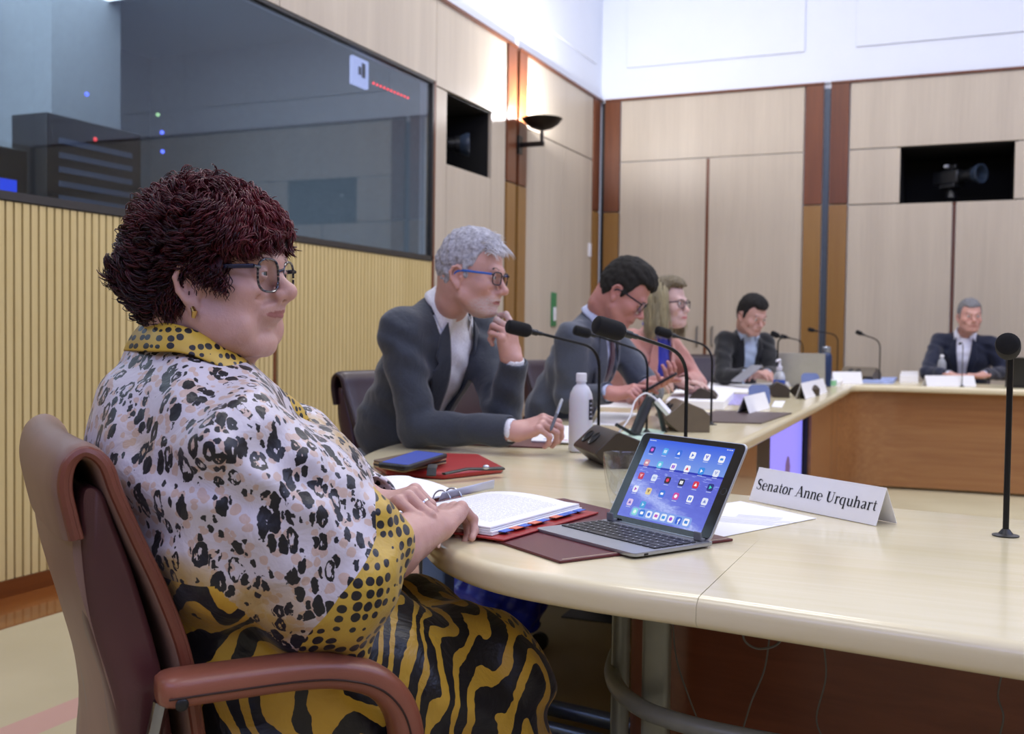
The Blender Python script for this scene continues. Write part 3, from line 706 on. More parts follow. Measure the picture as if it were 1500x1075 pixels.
# ================================================================ TABLET WITH KEYBOARD
KX, KY, KT, TI = -.448, 1.478, -.53, .527
e1 = Vector((math.cos(KT), math.sin(KT), 0)); e2 = Vector((-math.sin(KT), math.cos(KT), 0))
kb = empty('tablet_keyboard', (KX, KY, TZ), KT, 'slim silver keyboard with black keys holding an upright tablet', 'keyboard')
M_ALU = plain('grey_aluminium', '#a9adb3', .35, .03, metal=.75); M_KEY = plain('black_keys', '#17181c', .45, .03)
Wk, Dk = .242, .170
poly = round_poly([(-Wk, 0), (0, 0), (0, Dk), (-Wk, Dk)], .012, 5)
m = MB(); rings = [[(p[0]*(1-q)+(-Wk/2)*q, p[1]*(1-q)+Dk/2*q, z) for p in poly] for z, q in ((.003, .02), (.0045, .003), (.008, 0), (.0095, .004), (.0095, .02))]
m.loft(rings).build('base', M_ALU, kb, sharp=50)
MB().box((-Wk+.008, Dk-.052+.0, .0096), (-.008, Dk-.030, .0098)).build('inlay', plain('grey_aluminium2', '#9aa0a8', .4, .02, metal=.6), kb, smooth=False)
rows = [14, 14, 13, 12, 12]
kcount = 0; kd = .0168; y = .134
wellz = .0096
for r in range(6):
    y = .1285-r*.0158
    if r == 0: ws = [1]*14; hh = .009
    elif r == 1: ws = [1]*13+[1.5]; hh = .0135
    elif r == 2: ws = [1.5]+[1]*12+[1]; hh = .0135
    elif r == 3: ws = [1.7]+[1]*11+[1.8]; hh = .0135
    elif r == 4: ws = [2.2]+[1]*10+[2.2]; hh = .0135
    else: ws = [1, 1, 1, 1.3, 5, 1.3, 1, 1, 1, 1]; hh = .0135
    tot = sum(ws); u_ = (Wk-.016)/tot; x = -Wk+.008
    for w in ws:
        k = MB(); a0, a1 = x+.0008, x+w*u_-.0008
        k.rbox((a0, y, wellz), (a1, y+hh, wellz+.0016), .0014, 2)
        k.box(((a0+a1)/2-.001, y+hh*.45, wellz+.00165), ((a0+a1)/2+.001, y+hh*.65, wellz+.0017), 1)
        ko = k.build('key', [M_KEY, plain('key_legend', '#cfd3dc', .5, 0)], kb, smooth=False); x += w*u_
for cx in (-Wk+.018, -.018):
    c = MB().box((cx-.009, Dk-.020, .008), (cx+.009, Dk-.002, .014)).box((cx-.008, Dk-.022, .010), (cx+.008, Dk-.019, .024)).build('hinge_clip', plain('rubber_grey', '#6d7178', .6, .03), kb, bevel=.0015, smooth=False)
MB().lathe([(.006, -.1), (.006, .1)], (0, 0, 0), 14, M=Matrix.Translation((-Wk/2, Dk-.004, .007)) @ Matrix.Rotation(PI/2, 4, 'Y')).build('hinge_bar', M_BLACK, kb)
MB().rbox((-.001, .02, .0045), (.0004, .028, .0075), .0003, 2).build('port', M_BLACK, kb)
# tablet: local x along width, y up the screen, z outward (toward the user)
tb = empty('tablet', (0, 0, 0), 0, 'tablet standing in the silver keyboard with a sea wallpaper and rows of app icons', 'tablet')
up = Vector((0, 0, 1))*math.cos(TI)+e2*math.sin(TI)
Bc = Vector((KX, KY, TZ+.010))+e2*(Dk-.014)
tb.matrix_world = frame_M(Bc, e1, up)     # origin bottom right corner; z toward the user
Wt, Ht, tt = .242, .1715, .0065
tp = round_poly([(-Wt, 0), (0, 0), (0, Ht), (-Wt, Ht)], .012, 6)
def inset(poly, q, cx=-Wt/2, cy=Ht/2, hw=Wt/2, hh=Ht/2): return [((p[0]-cx)*(1-q/hw)+cx, (p[1]-cy)*(1-q/hh)+cy) for p in poly]
m = MB(); m.loft([[(p[0], p[1], z) for p in inset(tp, q)] for z, q in ((-tt, .004), (-tt+.0015, .001), (-.002, 0), (-.0008, .0006), (-.0006, .0016))]).build('tablet_back', plain('tablet_silver', '#b9bcc2', .3, .02, metal=.8), tb, sharp=50)
MB().prism(inset(tp, .0022), -.0006, 0.0).build('bezel', plain('black_glass', '#08080a', .12, 0), tb, sharp=50)
def wallpaper():
    t = NT('sea_wallpaper'); v = t.coord('Object'); sp = t.n('ShaderNodeSeparateXYZ'); t.l(v, sp.inputs[0])
    yy = t.math('DIVIDE', sp.outputs[1], Ht); xx = t.math('DIVIDE', sp.outputs[0], Wt)
    sky = t.ramp(yy, [(.62, srgb('#7da2ee')), (.95, srgb('#2a5ae8'))])
    n1 = t.noise(t.coord('Object', (16, 40, 1), (0, 0, .5)), 1.3, 6, .65, 1.2); n2 = t.noise(t.coord('Object', (90, 160, 1)), 2, 4, .6)
    d = t.math('SUBTRACT', yy, t.math('ADD', .10, t.math('MULTIPLY', xx, -.52)))      # surf line rising to the left
    foam = t.math('SUBTRACT', .9, t.math('ABSOLUTE', t.math('MULTIPLY', t.math('ADD', d, t.math('MULTIPLY', n1, .25)), 9)))
    foam = t.math('MULTIPLY', t.math('MAXIMUM', foam, 0), n2)
    sea = t.mix(n1, srgb('#4a52cc'), srgb('#6f7ae6')); sea = t.mix(t.math('MINIMUM', t.math('MULTIPLY', foam, 1.6), .8), sea, srgb('#b9c6ff'))
    n3 = t.noise(t.coord('Object', (30, 200, 1)), 1.5, 3, .6); near = t.math('MULTIPLY', t.math('GREATER_THAN', n3, .6), t.math('GREATER_THAN', yy, .5))
    sea = t.mix(t.math('MULTIPLY', near, .6), sea, srgb('#a9b9ff'))
    line = t.math('LESS_THAN', t.math('ABSOLUTE', t.math('SUBTRACT', yy, .625)), .010)
    c = t.mix(t.math('GREATER_THAN', yy, .62), sea, sky); c = t.mix(line, c, srgb('#1a2cb8'))
    t.set(base=(0, 0, 0, 1), emit=c, estr=1.0, rough=.15); return t.m
sx0, sx1, sy0, sy1 = -Wt+.0225, -.0225, .0115, Ht-.0115
scr = MB().box((sx0, sy0, 0), (sx1, sy1, .0002)).build('screen', wallpaper(), tb, smooth=False)
# app icons: rounded plates with a mark
icons = [
 [('#1a1c8c', '#e05ad0'), ('#4aa8f0', '#d8ecff'), ('#2a6ae0', '#ffffff'), ('#f4f6ff', '#3a66d0'), ('#eef0ff', '#5a5ad0'), ('#f4f6ff', '#3a86e0')],
 [('#c88aa8', '#ffe6da'), ('#5ac0e8', '#d0f0ff'), ('#f4f4ff', '#8a3ad8'), ('#f6f6ff', '#e0305a'), ('#2a8ae8', '#ffffff'), ('#e8ecff', '#a0a8d8')],
 [('#c83050', '#ffc8d0'), ('#dfe8ff', '#a8b8e8'), ('#200820', '#f03050'), ('#101040', '#ffffff'), ('#d82040', '#ffffff'), ('#10207a', '#40e0c0')],
 [('#f0f0ff', '#b040c0'), ('#e8d090', '#806030'), ('#3070e0', '#ffffff'), ('#d040a0', '#ffffff'), ('#f4f6ff', '#2a6ae0'), ('#e6eaff', '#7a8ad0')],
 [('#e0c8f0', '#6a50c0'), ('#40a0e0', '#c8e8ff')]]
def icon(cx, cy, s, c1, c2, mark):
    io = MB().rbox((cx-s/2, cy-s/2, .0002), (cx+s/2, cy+s/2, .00045), s*.24, 4).build('app_icon', emis('ic'+c1, c1, 1.0), tb, smooth=False)
    m = MB(); q = s*.26; z0, z1 = .00045, .0006
    if mark % 6 == 0: m.prism([(cx+q*math.cos(a), cy+q*math.sin(a)) for a in np.linspace(0, 2*PI, 17)[:-1]], z0, z1)
    elif mark % 6 == 1: m.box((cx-q, cy-q*.9, z0), (cx-q*.1, cy+q*.9, z1)).box((cx+q*.15, cy-q*.9, z0), (cx+q, cy+q*.9, z1))
    elif mark % 6 == 2: m.prism([(cx-q, cy-q*.7), (cx+q, cy-q*.7), (cx+q*.5, cy+q*.3), (cx, cy+q), (cx-q*.5, cy+q*.2)], z0, z1)
    elif mark % 6 == 3: m.prism([(cx-q*.6, cy-q), (cx+q, cy), (cx-q*.6, cy+q)], z0, z1)
    elif mark % 6 == 4: m.prism([(cx, cy-q), (cx+q, cy+q), (cx+q*.3, cy+q), (cx, cy), (cx-q*.3, cy+q), (cx-q, cy+q)], z0, z1)
    else: m.rbox((cx-q, cy-q*.6, z0), (cx+q, cy+q*.6, z1), q*.3, 3)
    m.build('mark', emis('im'+c2, c2, 1.0), io, smooth=False)
    MB().box((cx-s*.42, cy-s*.72, .0002), (cx+s*.42, cy-s*.64, .0004)).build('caption', emis('cap', '#d0daff', .9), io, smooth=False)
gw = (sx1-sx0)/6
ytop = sy1-.021
for r, row in enumerate(icons):
    for c, (c1, c2) in enumerate(row): icon(sx0+gw*(c+.5)*.985+.001, ytop-r*.0252, .0125, c1, c2, r*5+c*7)
dock = MB().rbox((sx0+.028, sy0+.003, .0002), (sx1-.028, sy0+.021, .00035), .005, 4).build('dock', emis('dock', '#7fa0ee', 1.0), tb, smooth=False)
for k, (c1, c2) in enumerate((('#8adfe0', '#e8fff8'), ('#2a7ae0', '#ffffff'), ('#e8f0ff', '#2a70e0'), ('#f6f6ff', '#c050c0'), ('#e8f2ff', '#2a90e8'), ('#f4f4ff', '#9a3ad8'), ('#2a60d8', '#ffffff'), ('#f4f6ff', '#3a86e0'))):
    cx = sx0+.038+k*.0172; s = .0125; cy = sy0+.012
    io = MB().rbox((cx-s/2, cy-s/2, .00035), (cx+s/2, cy+s/2, .0006), s*.24, 4).build('dock_icon', emis('ic'+c1, c1, 1.0), tb, smooth=False)
    m = MB(); q = s*.27
    if k == 6:   # the letter f
        m.box((cx-q*.05, cy-s*.5, .0006), (cx+q*.45, cy+q*.7, .0008)).box((cx-q*.45, cy-q*.05, .0006), (cx+q*.9, cy+q*.35, .0008)).box((cx+q*.1, cy+q*.6, .0006), (cx+q, cy+q*1.05, .0008))
    elif k in (0, 2, 5): m.prism([(cx+q*math.cos(a), cy+q*math.sin(a)) for a in np.linspace(0, 2*PI, 17)[:-1]], .0006, .0008)
    else: m.rbox((cx-q, cy-q*.75, .0006), (cx+q, cy+q*.75, .0008), q*.3, 3)
    m.build('mark', emis('im'+c2, c2, 1.0), io, smooth=False)
for x, y in ((sx1-.014, sy1-.0032), (sx1-.009, sy1-.0032), (sx1-.0045, sy1-.0032)): MB().box((x-.0015, y-.0008, .0002), (x+.002, y+.0008, .0004)).build('status_mark', emis('cap', '#d0daff', .9), tb, smooth=False)
MB().box((sx0+.002, sy1-.004, .0002), (sx0+.018, sy1-.0026, .0004)).build('status_mark', emis('cap', '#d0daff', .9), tb, smooth=False)
MB().lathe([(.0048, 0), (.0055, .0003), (.0062, .0003), (.0062, 0)], (-.0112, Ht/2, 0), 24, caps=False).build('home_button', plain('home_ring', '#1c1c20', .3, 0), tb)
# ================================================================ BLOTTER, BINDER, PAPERS
def quad_sheet(pts, z, th, mat, name, label, cat, bevel=0, group=None, parent=None):
    P = [np.array(p[:2], float) for p in pts]; c = sum(P)/len(P)
    o = MB().prism([tuple(p-c) for p in P], 0, th).build(name, mat, parent, bevel=bevel, smooth=False)
    o.location = (c[0], c[1], z)
    if label: tag(o, label, cat, group)
    return o
M_BURG = leather('burgundy_leather', '#5a1a22', .35); M_RED = plain('red_leatherette', '#a02624', .4, .08); M_BROWNMAT = leather('brown_mat', '#4d3c3c', .45)
b0, b1, b2 = atz(817, 826, TZ)[:2], atz(560, 752, TZ)[:2], atz(905, 806, TZ)[:2]
ex = np.array([-.68+.536, 1.534-1.395]); ex /= np.linalg.norm(ex); ey = np.array([.498-.536+.0, 0])
# desk mat rectangle: corner nearest the camera, long side under the binder
cn = atz(820, 826, TZ)[:2]; d1 = (atz(712, 790, TZ)[:2]-cn); d1 /= np.linalg.norm(d1); d2 = np.array([d1[1], -d1[0]]); d2 = d2 if d2[1] > 0 else -d2
bl = quad_sheet([cn, cn+d2*.34, cn+d2*.34+d1*.47, cn+d1*.47], TZ+.0005, .004, M_BURG, 'desk_mat', 'burgundy leather desk mat with gilt edge line under the red binder and keyboard', 'desk mat', .001, 'leather desk mats')
# gilt line
g_ = MB()
ctr = (cn+cn+d2*.34+cn+d2*.34+d1*.47+cn+d1*.47)/4
for a_, b_ in ((cn+d2*.008+d1*.006, cn+d2*.332+d1*.006),):
    a_ = a_-ctr; b_ = b_-ctr; g_.prism([tuple(a_-d1*.0012), tuple(b_-d1*.0012), tuple(b_+d1*.0012), tuple(a_+d1*.0012)], .0041, .0044)
g_.build('gilt_line', plain('gilt', '#c9b79a', .35, .03), bl, smooth=False)
# binder: local x from spine to the right edge, y up the page
bA, bB, bC = atz(738, 787, TZ+.012)[:2], atz(888, 744, TZ+.012)[:2], atz(728, 716, TZ+.012)[:2]
by = (bB-bA)/np.linalg.norm(bB-bA); bx = np.array([by[1], -by[0]])     # toward the right edge
BWd, BHt = .255, .315
org = bA-bx*BWd          # spine foot
bM = frame_M((org[0], org[1], TZ+.0055), (bx[0], bx[1], 0), (by[0], by[1], 0))
bn = empty('ring_binder', (0, 0, 0), 0, 'open red ring binder full of printed white pages with blue and orange index tabs', 'binder')
bn.matrix_world = bM
MB().box((0, 0, 0), (BWd, BHt, .003)).build('right_cover', M_RED, bn, bevel=.001, smooth=False)
MB().box((-.045, 0, 0), (-.001, BHt, .003)).build('spine', M_BURG, bn, bevel=.001, smooth=False)
MB().box((-.045-BWd, 0, 0), (-.046, BHt, .003)).build('left_cover', M_RED, bn, bevel=.001, smooth=False)
def page_stack(x0, x1, y0, y1, zf, th, mat, name, skew=0):
    m = MB(); rings = []; n = 14
    for k in range(n+1):
        t = k/n; x = x0+(x1-x0)*t; z = zf(t)
        rings.append([(x, y0, z), (x, y1, z), (x, y1, z+th*(1-.2*t)), (x, y0, z+th*(1-.2*t))])
    return m.loft(rings).build(name, mat, bn, sharp=50)
def print_mat():
    t = NT('printed_page'); v = t.coord('Object'); sp = t.n('ShaderNodeSeparateXYZ'); t.l(v, sp.inputs[0])
    ln = t.math('LESS_THAN', t.math('FRACT', t.math('MULTIPLY', sp.outputs[1], 125)), .42)
    w = t.math('GREATER_THAN', t.noise(t.coord('Object', (420, 125, 1)), 1, 1), .43)
    ins = t.math('MULTIPLY', t.math('GREATER_THAN', sp.outputs[0], .035), t.math('LESS_THAN', sp.outputs[0], .195))
    ins = t.math('MULTIPLY', ins, t.math('MULTIPLY', t.math('GREATER_THAN', sp.outputs[1], .05), t.math('LESS_THAN', sp.outputs[1], .27)))
    m = t.math('MULTIPLY', t.math('MULTIPLY', ln, w), ins)
    t.set(base=t.mix(t.math('MULTIPLY', m, .42), srgb('#f3f3f5'), srgb('#4a4c55')), rough=.6); return t.m
zf = lambda t: .004+.010*math.sin(min(1, t*1.15)*PI)**.8*(1-.35*t)
for k in range(4): page_stack(.006+.001*k, .226-.003*k+(.002 if k % 2 else 0), .010+.002*k, .307, lambda t, k=k: zf(t)+.0032*k, .0028, M_PAPER if k < 3 else print_mat(), 'page_stack')
for k, (y0, c_) in enumerate(((.03, 'b'), (.062, 'o'), (.085, 'b'), (.120, 'o'), (.145, 'b'), (.190, 'o'), (.215, 'b'), (.238, 'b'), (.272, 'b'))):
    MB().box((.222, y0, .0075), (.238, y0+.026, .0085)).build('index_tab', plain('tab_blue', '#3566c8', .4, .03) if c_ == 'b' else plain('tab_orange', '#e07a5a', .5, .03), bn, smooth=False)
zl = lambda t: .004+.012*math.sin(PI*min(1, (1-t)*1.1))**.8
m = MB(); rings = []
for k in range(15):
    t = k/14; x = -.05-.215*t; z = .006+.022*math.sin(PI*min(1, t*.9+.05))+(.010*t*t if t > .5 else 0)
    rings.append([(x, .008, z), (x, .305, z), (x, .305, z+.003), (x, .008, z+.003)])
m.loft(rings).build('turned_pages', M_PAPER, bn, sharp=50)
MB().box((-.034, .03, .003), (-.012, .285, .007)).build('ring_mechanism', plain('nickel', '#b9bdc6', .25, .02, metal=.9), bn, bevel=.001)
for y in (.10, .135, .215, .25):
    MB().tube([(-.023+.021*math.cos(a), y, .008+.021*math.sin(a)) for a in np.linspace(0, PI, 14)], .0016, 8).build('ring', plain('nickel', '#b9bdc6', .25, .02, metal=.9), bn)
# clear divider sheet standing off the rings
m = MB(); m.loft([[(-.020+.002*k, .20+.0*k, .012+.004*k), (-.010+.003*k, .37-.004*k, .016+.005*k)] for k in range(5)], closed=False, caps=False)
dv = m.build('plastic_divider', plain('frosted_plastic', '#c5cad8', .3, .03), bn); so = dv.modifiers.new('s', 'SOLIDIFY'); so.thickness = .0012
# ---- loose sheets right of the tablet
pts = [atz(*p, TZ)[:2] for p in ((1000, 806), (1058, 784), (1140, 772), (1196, 759), (1150, 746), (1085, 735), (1040, 750))]
m = MB(); P = [tuple(p) for p in pts]
pr = quad_sheet([atz(*p, TZ)[:2] for p in ((1035, 792), (1196, 760), (1085, 735), (960, 752))], TZ+.0008, .0008, M_PAPER, 'paper_sheet', 'white typed sheet lying between the tablet and the name card', 'paper', 0, 'papers by the name card')
pl = MB()
u0 = atz(1060, 758, TZ)-np.array(pr.location); u1 = atz(1134, 764, TZ)-np.array(pr.location)
ud = (u1-u0)/np.linalg.norm(u1-u0); un = np.array([-ud[1], ud[0], 0])
def ln_(o, a, b, w): q0 = u0+ud*a+un*o; q1 = u0+ud*b+un*o; pl.prism([tuple((q0+un*w)[:2]), tuple((q1+un*w)[:2]), tuple((q1-un*w)[:2]), tuple((q0-un*w)[:2])], .0008, .0010)
ln_(0, -.02, .13, .0007)
for k in range(6): ln_(-.012-k*.008, -.02, .12-.012*(k % 3), .0004)
for k in range(4): ln_(.012+k*.008, .02, .10, .0004)
pl.build('print', plain('grey_print', '#8b8e96', .6, 0), pr, smooth=False)
quad_sheet([atz(*p, TZ)[:2] for p in ((1050, 788), (1150, 768), (1120, 752), (1030, 760))], TZ+.0001, .0006, M_PAPER, 'paper_sheet', 'white sheet tucked half under the typed sheet beside the tablet', 'paper', 0, 'papers by the name card')
# ================================================================ GLASS
def glass_mat():
    if 'clear_glass' in _mc: return _mc['clear_glass']
    t = NT('clear_glass'); t.set(base=(1, 1, 1, 1), rough=.0, trans=1.0, ior=1.45); _mc['clear_glass'] = t.m; return t.m
def glass_rim():
    t = NT('tumbler_glass'); gl_ = t.n('ShaderNodeBsdfGlossy'); gl_.inputs['Roughness'].default_value = .03; tr_ = t.n('ShaderNodeBsdfTransparent'); tr_.inputs[0].default_value = (.93, .945, .95, 1)
    mx = t.n('ShaderNodeMixShader'); lw_ = t.n('ShaderNodeLayerWeight'); lw_.inputs[0].default_value = .5
    t.l(t.math('ADD', .05, t.math('MULTIPLY', t.math('POWER', lw_.outputs['Facing'], 2.5), .55)), mx.inputs[0]); t.l(tr_.outputs[0], mx.inputs[1]); t.l(gl_.outputs[0], mx.inputs[2]); t.l(mx.outputs[0], t.out.inputs[0]); return t.m
gp = atz(911, 741, TZ)
gl = MB().lathe([(.012, 0), (.022, .0), (.026, .004), (.033, .03), (.0385, .06), (.041, .095), (.0405, .098), (.0385, .094), (.0345, .06), (.0275, .034), (.018, .019), (.001, .016)], (0, 0, 0), 48).build('glass_tumbler', glass_rim())
gl.location = (gp[0], gp[1]+.01, TZ+.0005); gl.scale = (1, 1, 1.03)
tag(gl, 'empty clear glass tumbler standing behind the tablet', 'glass')
# ================================================================ MICROPHONES
M_FOAM = plain('black_foam', '#0c0c0e', .95, .2, 600, bump=.6, bscale=900); M_NECK = plain('gooseneck_black', '#16181b', .28, .03, metal=.5)
def microphone(base, head, head_dir, label, group='gooseneck desk microphones', bend=.07, r=.0042, hr=.0145, hl=.052, plate=True):
    base = np.array(base, float); head = np.array(head, float); hd = np.array(head_dir, float); hd /= np.linalg.norm(hd)
    t = empty('gooseneck_microphone', base, 0, label, 'microphone', group)
    tail = head-hd*.0                      # rear end of the foam
    c1 = tail-hd*.035
    top = np.array([base[0], base[1], c1[2]])
    h = c1[:2]-base[:2]; dist = np.linalg.norm(h); hn = np.array([h[0], h[1], 0])/max(dist, 1e-6)
    sl = -hd[2]/max(1e-3, np.linalg.norm(hd[:2]))     # slope of the boom
    zb = c1[2]-sl*0
    # corner where the boom line meets the vertical over the base
    cz = c1[2]-hd[2]/max(1e-3, np.linalg.norm(hd[:2]))*dist
    corner = np.array([base[0], base[1], cz]); bd = (c1-corner); bl_ = np.linalg.norm(bd); bd = bd/bl_; k = min(bend, bl_*.8)
    pts = [base+np.array([0, 0, .004]), base+np.array([0, 0, (cz-base[2]-k)*.5])]
    for q in range(9):
        s = q/8; a = corner-np.array([0, 0, k]); b = corner+bd*k
        pts.append(a*(1-s)**2+corner*2*s*(1-s)+b*s*s)
    pts += [corner+bd*(k+(bl_-k)*.5), c1]
    MB().tube(pts, r, 10).build('gooseneck', M_NECK, t, world=True)
    MB().tube([c1-hd*.004, c1, c1+hd*.012, c1+hd*.013, c1+hd*.030, c1+hd*.034, c1+hd*.040], [r*1.0, r*1.4, r*1.4, r*2.0, r*2.0, hr*.7, hr*.72], 16).build('collar', M_BLACK, t, world=True)
    ss = [0, .04, .12, .25, .8, .93, .985, 1]; rr = [hr*.6, hr*.85, hr*.97, hr, hr, hr*.93, hr*.7, hr*.3]
    MB().tube([head+hd*(hl*s) for s in ss], rr, 24).build('foam_head', M_FOAM, t, world=True)
    if plate: MB().lathe([(.001, 0), (.021, 0), (.0215, .002), (.012, .004), (.006, .012), (.001, .012)], base, 24).build('base', M_BLACK, t, world=True)
    return t
def mic_px(bpx, dbase, tail_px, tail_d, tip_px, tip_d, label, **k):
    b = atd(bpx[0], bpx[1], dbase); b[2] = TZ
    h = atd(*tail_px, tail_d); tp_ = atd(*tip_px, tip_d)
    L_ = np.linalg.norm(tp_-h)
    return microphone(b, h, (tp_-h), label, hl=k.pop('hl', L_), **k)
b = atz(876, 664, TZ); microphone(b, atd(776, 485, 2.80), atd(737, 476, 2.77)-atd(776, 485, 2.80), 'gooseneck microphone reaching toward the grey haired man beside the bottle', hr=.019, hl=.068, bend=.06)
b = atz(1003, 711, TZ); microphone(b, atd(912, 487, 2.22), atd(866, 473, 2.19)-atd(912, 487, 2.22), 'gooseneck microphone rising behind the tablet with the largest dark foam head', hr=.0205, hl=.069, bend=.06)
b = atz(947, 634, TZ); microphone(b, atd(864, 489, 3.7), atd(838, 482, 3.68)-atd(864, 489, 3.7), 'gooseneck microphone in front of the dark haired man in the grey suit', hr=.018, hl=.062, bend=.06)
b = atz(1041.5, 622, TZ); microphone(b, atd(982, 490, 3.95), atd(957, 482, 3.92)-atd(982, 490, 3.95), 'gooseneck microphone pointing at the fair haired woman in the pink jacket', hr=.018, hl=.064, bend=.06)
b = atz(1473, 785, TZ); microphone(b, atd(1477, 512, 1.74), atd(1476, 500, 1.66)-atd(1477, 512, 1.74), 'gooseneck microphone at the right edge with its round foam head facing the camera', hr=.0192, hl=.07, bend=.02, r=.005)
for bp_, tl, tp_, d_, lb_ in (((1138, 578), (1140, 492), (1127, 486), 6.0, 'thin gooseneck microphone in front of the dark haired man in the black jacket'),
        ((1175, 557), (1152, 494), (1140, 491), 7.2, 'thin gooseneck microphone standing before the silver laptop lid'), ((1226, 556), (1192, 484), (1178, 481), 7.9, 'thin gooseneck microphone near the far table corner beside the blue flask'), ((1288, 560), (1262, 489), (1250, 484), 7.7, 'thin gooseneck microphone on the far table arm left of the seated man in navy')):
    b = atz(bp_[0], bp_[1], TZ); dd = (b-CAM)@_f
    microphone(b, atd(tl[0], tl[1], dd-.03), atd(tp_[0], tp_[1], dd-.06)-atd(tl[0], tl[1], dd-.03), lb_, hr=.016, hl=.05, bend=.06, r=.0045)
b = atz(1409, 566, TZ); microphone(b, b+np.array([-.02, .10, .30]), (-.1, 1, -.1), 'faint gooseneck microphone directly in front of the far seated man', hr=.010, hl=.03, bend=.05, r=.003)
# ================================================================ WEDGE SPEAKER UNITS
M_BRZ = plain('bronze_unit', '#3d352b', .4, .05, metal=.3); M_BRZ2 = plain('pale_bronze_unit', '#6f6454', .4, .05, metal=.3)
def wedge(loc, rz, label, mat, L_=.21, s=1.0, group='wedge shaped microphone units'):
    t = empty('microphone_unit', loc, rz, label, 'microphone unit', group)
    prof = [(-.065, 0), (.028, 0), (.07, .035), (.068, .042), (.018, .088), (.008, .091), (-.045, .07), (-.065, .05)]
    m = MB(); m.loft([[(p[0]*s, y, p[1]*s) for p in prof] for y in (-L_/2, L_/2)]); m.build('housing', mat, t, bevel=.003)
    n_ = Vector((.046, 0, .050)).normalized()
    for y in (-.055, .005):
        c = Vector((.043*s, y, .065*s)); M = Matrix.Translation(c+n_*.0006) @ n_.to_track_quat('Z', 'Y').to_matrix().to_4x4()
        MB().lathe([(.001, 0), (.0165, 0), (.019, .0025), (.021, .0025), (.021, -.001), (.001, -.001)], (0, 0, 0), 24, M=M).build('socket', M_BLACK, t)
    return t
wz = atz(868, 683, TZ)
wedge((-.845, 2.56, TZ), R(215), 'dark bronze wedge unit with two round sockets beside the water bottle', M_BRZ)
p = atz(985, 640, TZ); wedge((-.93, 3.62, TZ), R(205), 'pale bronze wedge unit seen from behind right of the white charger', M_BRZ2, s=1.15)
wedge((-1.17, 4.95, TZ), R(190), 'small black wedge unit with a white cable looped over it', M_BRZ, s=.95)
wedge((-.98, 5.9, TZ), R(190), 'dark wedge unit behind the tall hand sanitiser pump', M_BRZ, s=.9)
wedge((-.86, 6.05, TZ), R(170), 'low dark wedge unit right of the sanitiser pump under a white card', M_BRZ, s=.8)
wedge((-.78, 8.35, TZ), R(250), 'pale bronze wedge unit on the far table corner', M_BRZ2, s=1.2, L_=.26)
# ================================================================ IMPLICIT MODELLING
class Fr:
    """right-handed frame: origin o, rows of R are x (forward), y (left), z (up)"""
    def __init__(s, o, heading=0., pitch=0., roll=0.):
        s.o = np.array(o, float); ch, sh = math.cos(heading), math.sin(heading); cp, sp = math.cos(pitch), math.sin(pitch)
        x = np.array([ch*cp, sh*cp, sp]); y = np.array([-sh, ch, 0.]); z = np.cross(x, y)
        cr, sr = math.cos(roll), math.sin(roll); y, z = cr*y+sr*z, -sr*y+cr*z
        s.R = np.array([x, y, z])
    def w(s, p): return s.o+np.array(p, float)@s.R
    def l(s, P): return (P-s.o)@s.R.T
    def d(s, v): return np.array(v, float)@s.R
    @staticmethod
    def axes(o, x, up):
        f = Fr(o); x = np.array(x, float); x /= np.linalg.norm(x); z = np.array(up, float); z = z-x*(z@x); z /= np.linalg.norm(z)
        f.R = np.array([x, np.cross(z, x), z]); return f
I3 = np.eye(3)
def rc(a, b, ra, rb=None, k=.01, op='u', ft=None):
    """round cone; ft = (normal, factor) flattens it along a direction"""
    a = np.array(a, float); b = np.array(b, float); rb = ra if rb is None else rb
    return dict(t='rc', a=a, b=b, ra=ra, rb=rb, k=k, op=op, c=(a+b)/2, R=np.linalg.norm(a-b)/2+max(ra, rb)*1.05, ft=ft)
def el(c, r, M=I3, k=.01, op='u'):
    r = np.array(r, float); return dict(t='el', c=np.array(c, float), r=r, M=np.array(M), k=k, op=op, R=float(r.max()))
def fn(f, c, Rr, k=.01, op='u'): return dict(t='fn', f=f, c=np.array(c, float), R=Rr, k=k, op=op)
def _ev(p, P):
    if p['t'] == 'rc':
        a, b, ra, rb = p['a'], p['b'], p['ra'], p['rb']
        Q = P
        if p['ft'] is not None:
            nrm, q = p['ft']; h = (P-a)@nrm; Q = P+np.outer(h*(1/q-1), nrm); b = b+nrm*(((b-a)@nrm)*(1/q-1))
        ba = b-a; t = np.clip(((Q-a)@ba)/(ba@ba+1e-12), 0, 1); D = Q-a-t[:, None]*ba
        d = np.sqrt((D*D).sum(1))-(ra+(rb-ra)*t)
        if p['ft'] is not None: d = d*min(1, .5+.5*p['ft'][1])
        return d
    if p['t'] == 'el':
        Q = (P-p['c'])@p['M'].T; k0 = np.sqrt(((Q/p['r'])**2).sum(1)); k1 = np.sqrt(((Q/p['r']**2)**2).sum(1))+1e-9
        return k0*(k0-1)/k1
    return p['f'](P)
def sdf_eval(prims, P, cull=None):
    d = np.full(len(P), 9.0)
    for p in prims:
        if cull is not None:
            c, r = cull; lo = np.linalg.norm(p['c']-c)-p['R']-r
            if lo > p['k']+r*2+.03: continue
        e = _ev(p, P); k = p['k']; op = p['op']
        if op == 'u': h = np.maximum(k-np.abs(d-e), 0)/k; d = np.minimum(d, e)-h*h*k/4
        elif op == 's': h = np.maximum(k-np.abs(d+e), 0)/k; d = np.maximum(d, -e)+h*h*k/4
        elif op == 'i': h = np.maximum(k-np.abs(d-e), 0)/k; d = np.maximum(d, e)+h*h*k/4
        elif op == 'a': d = d+e         # displacement field
    return d
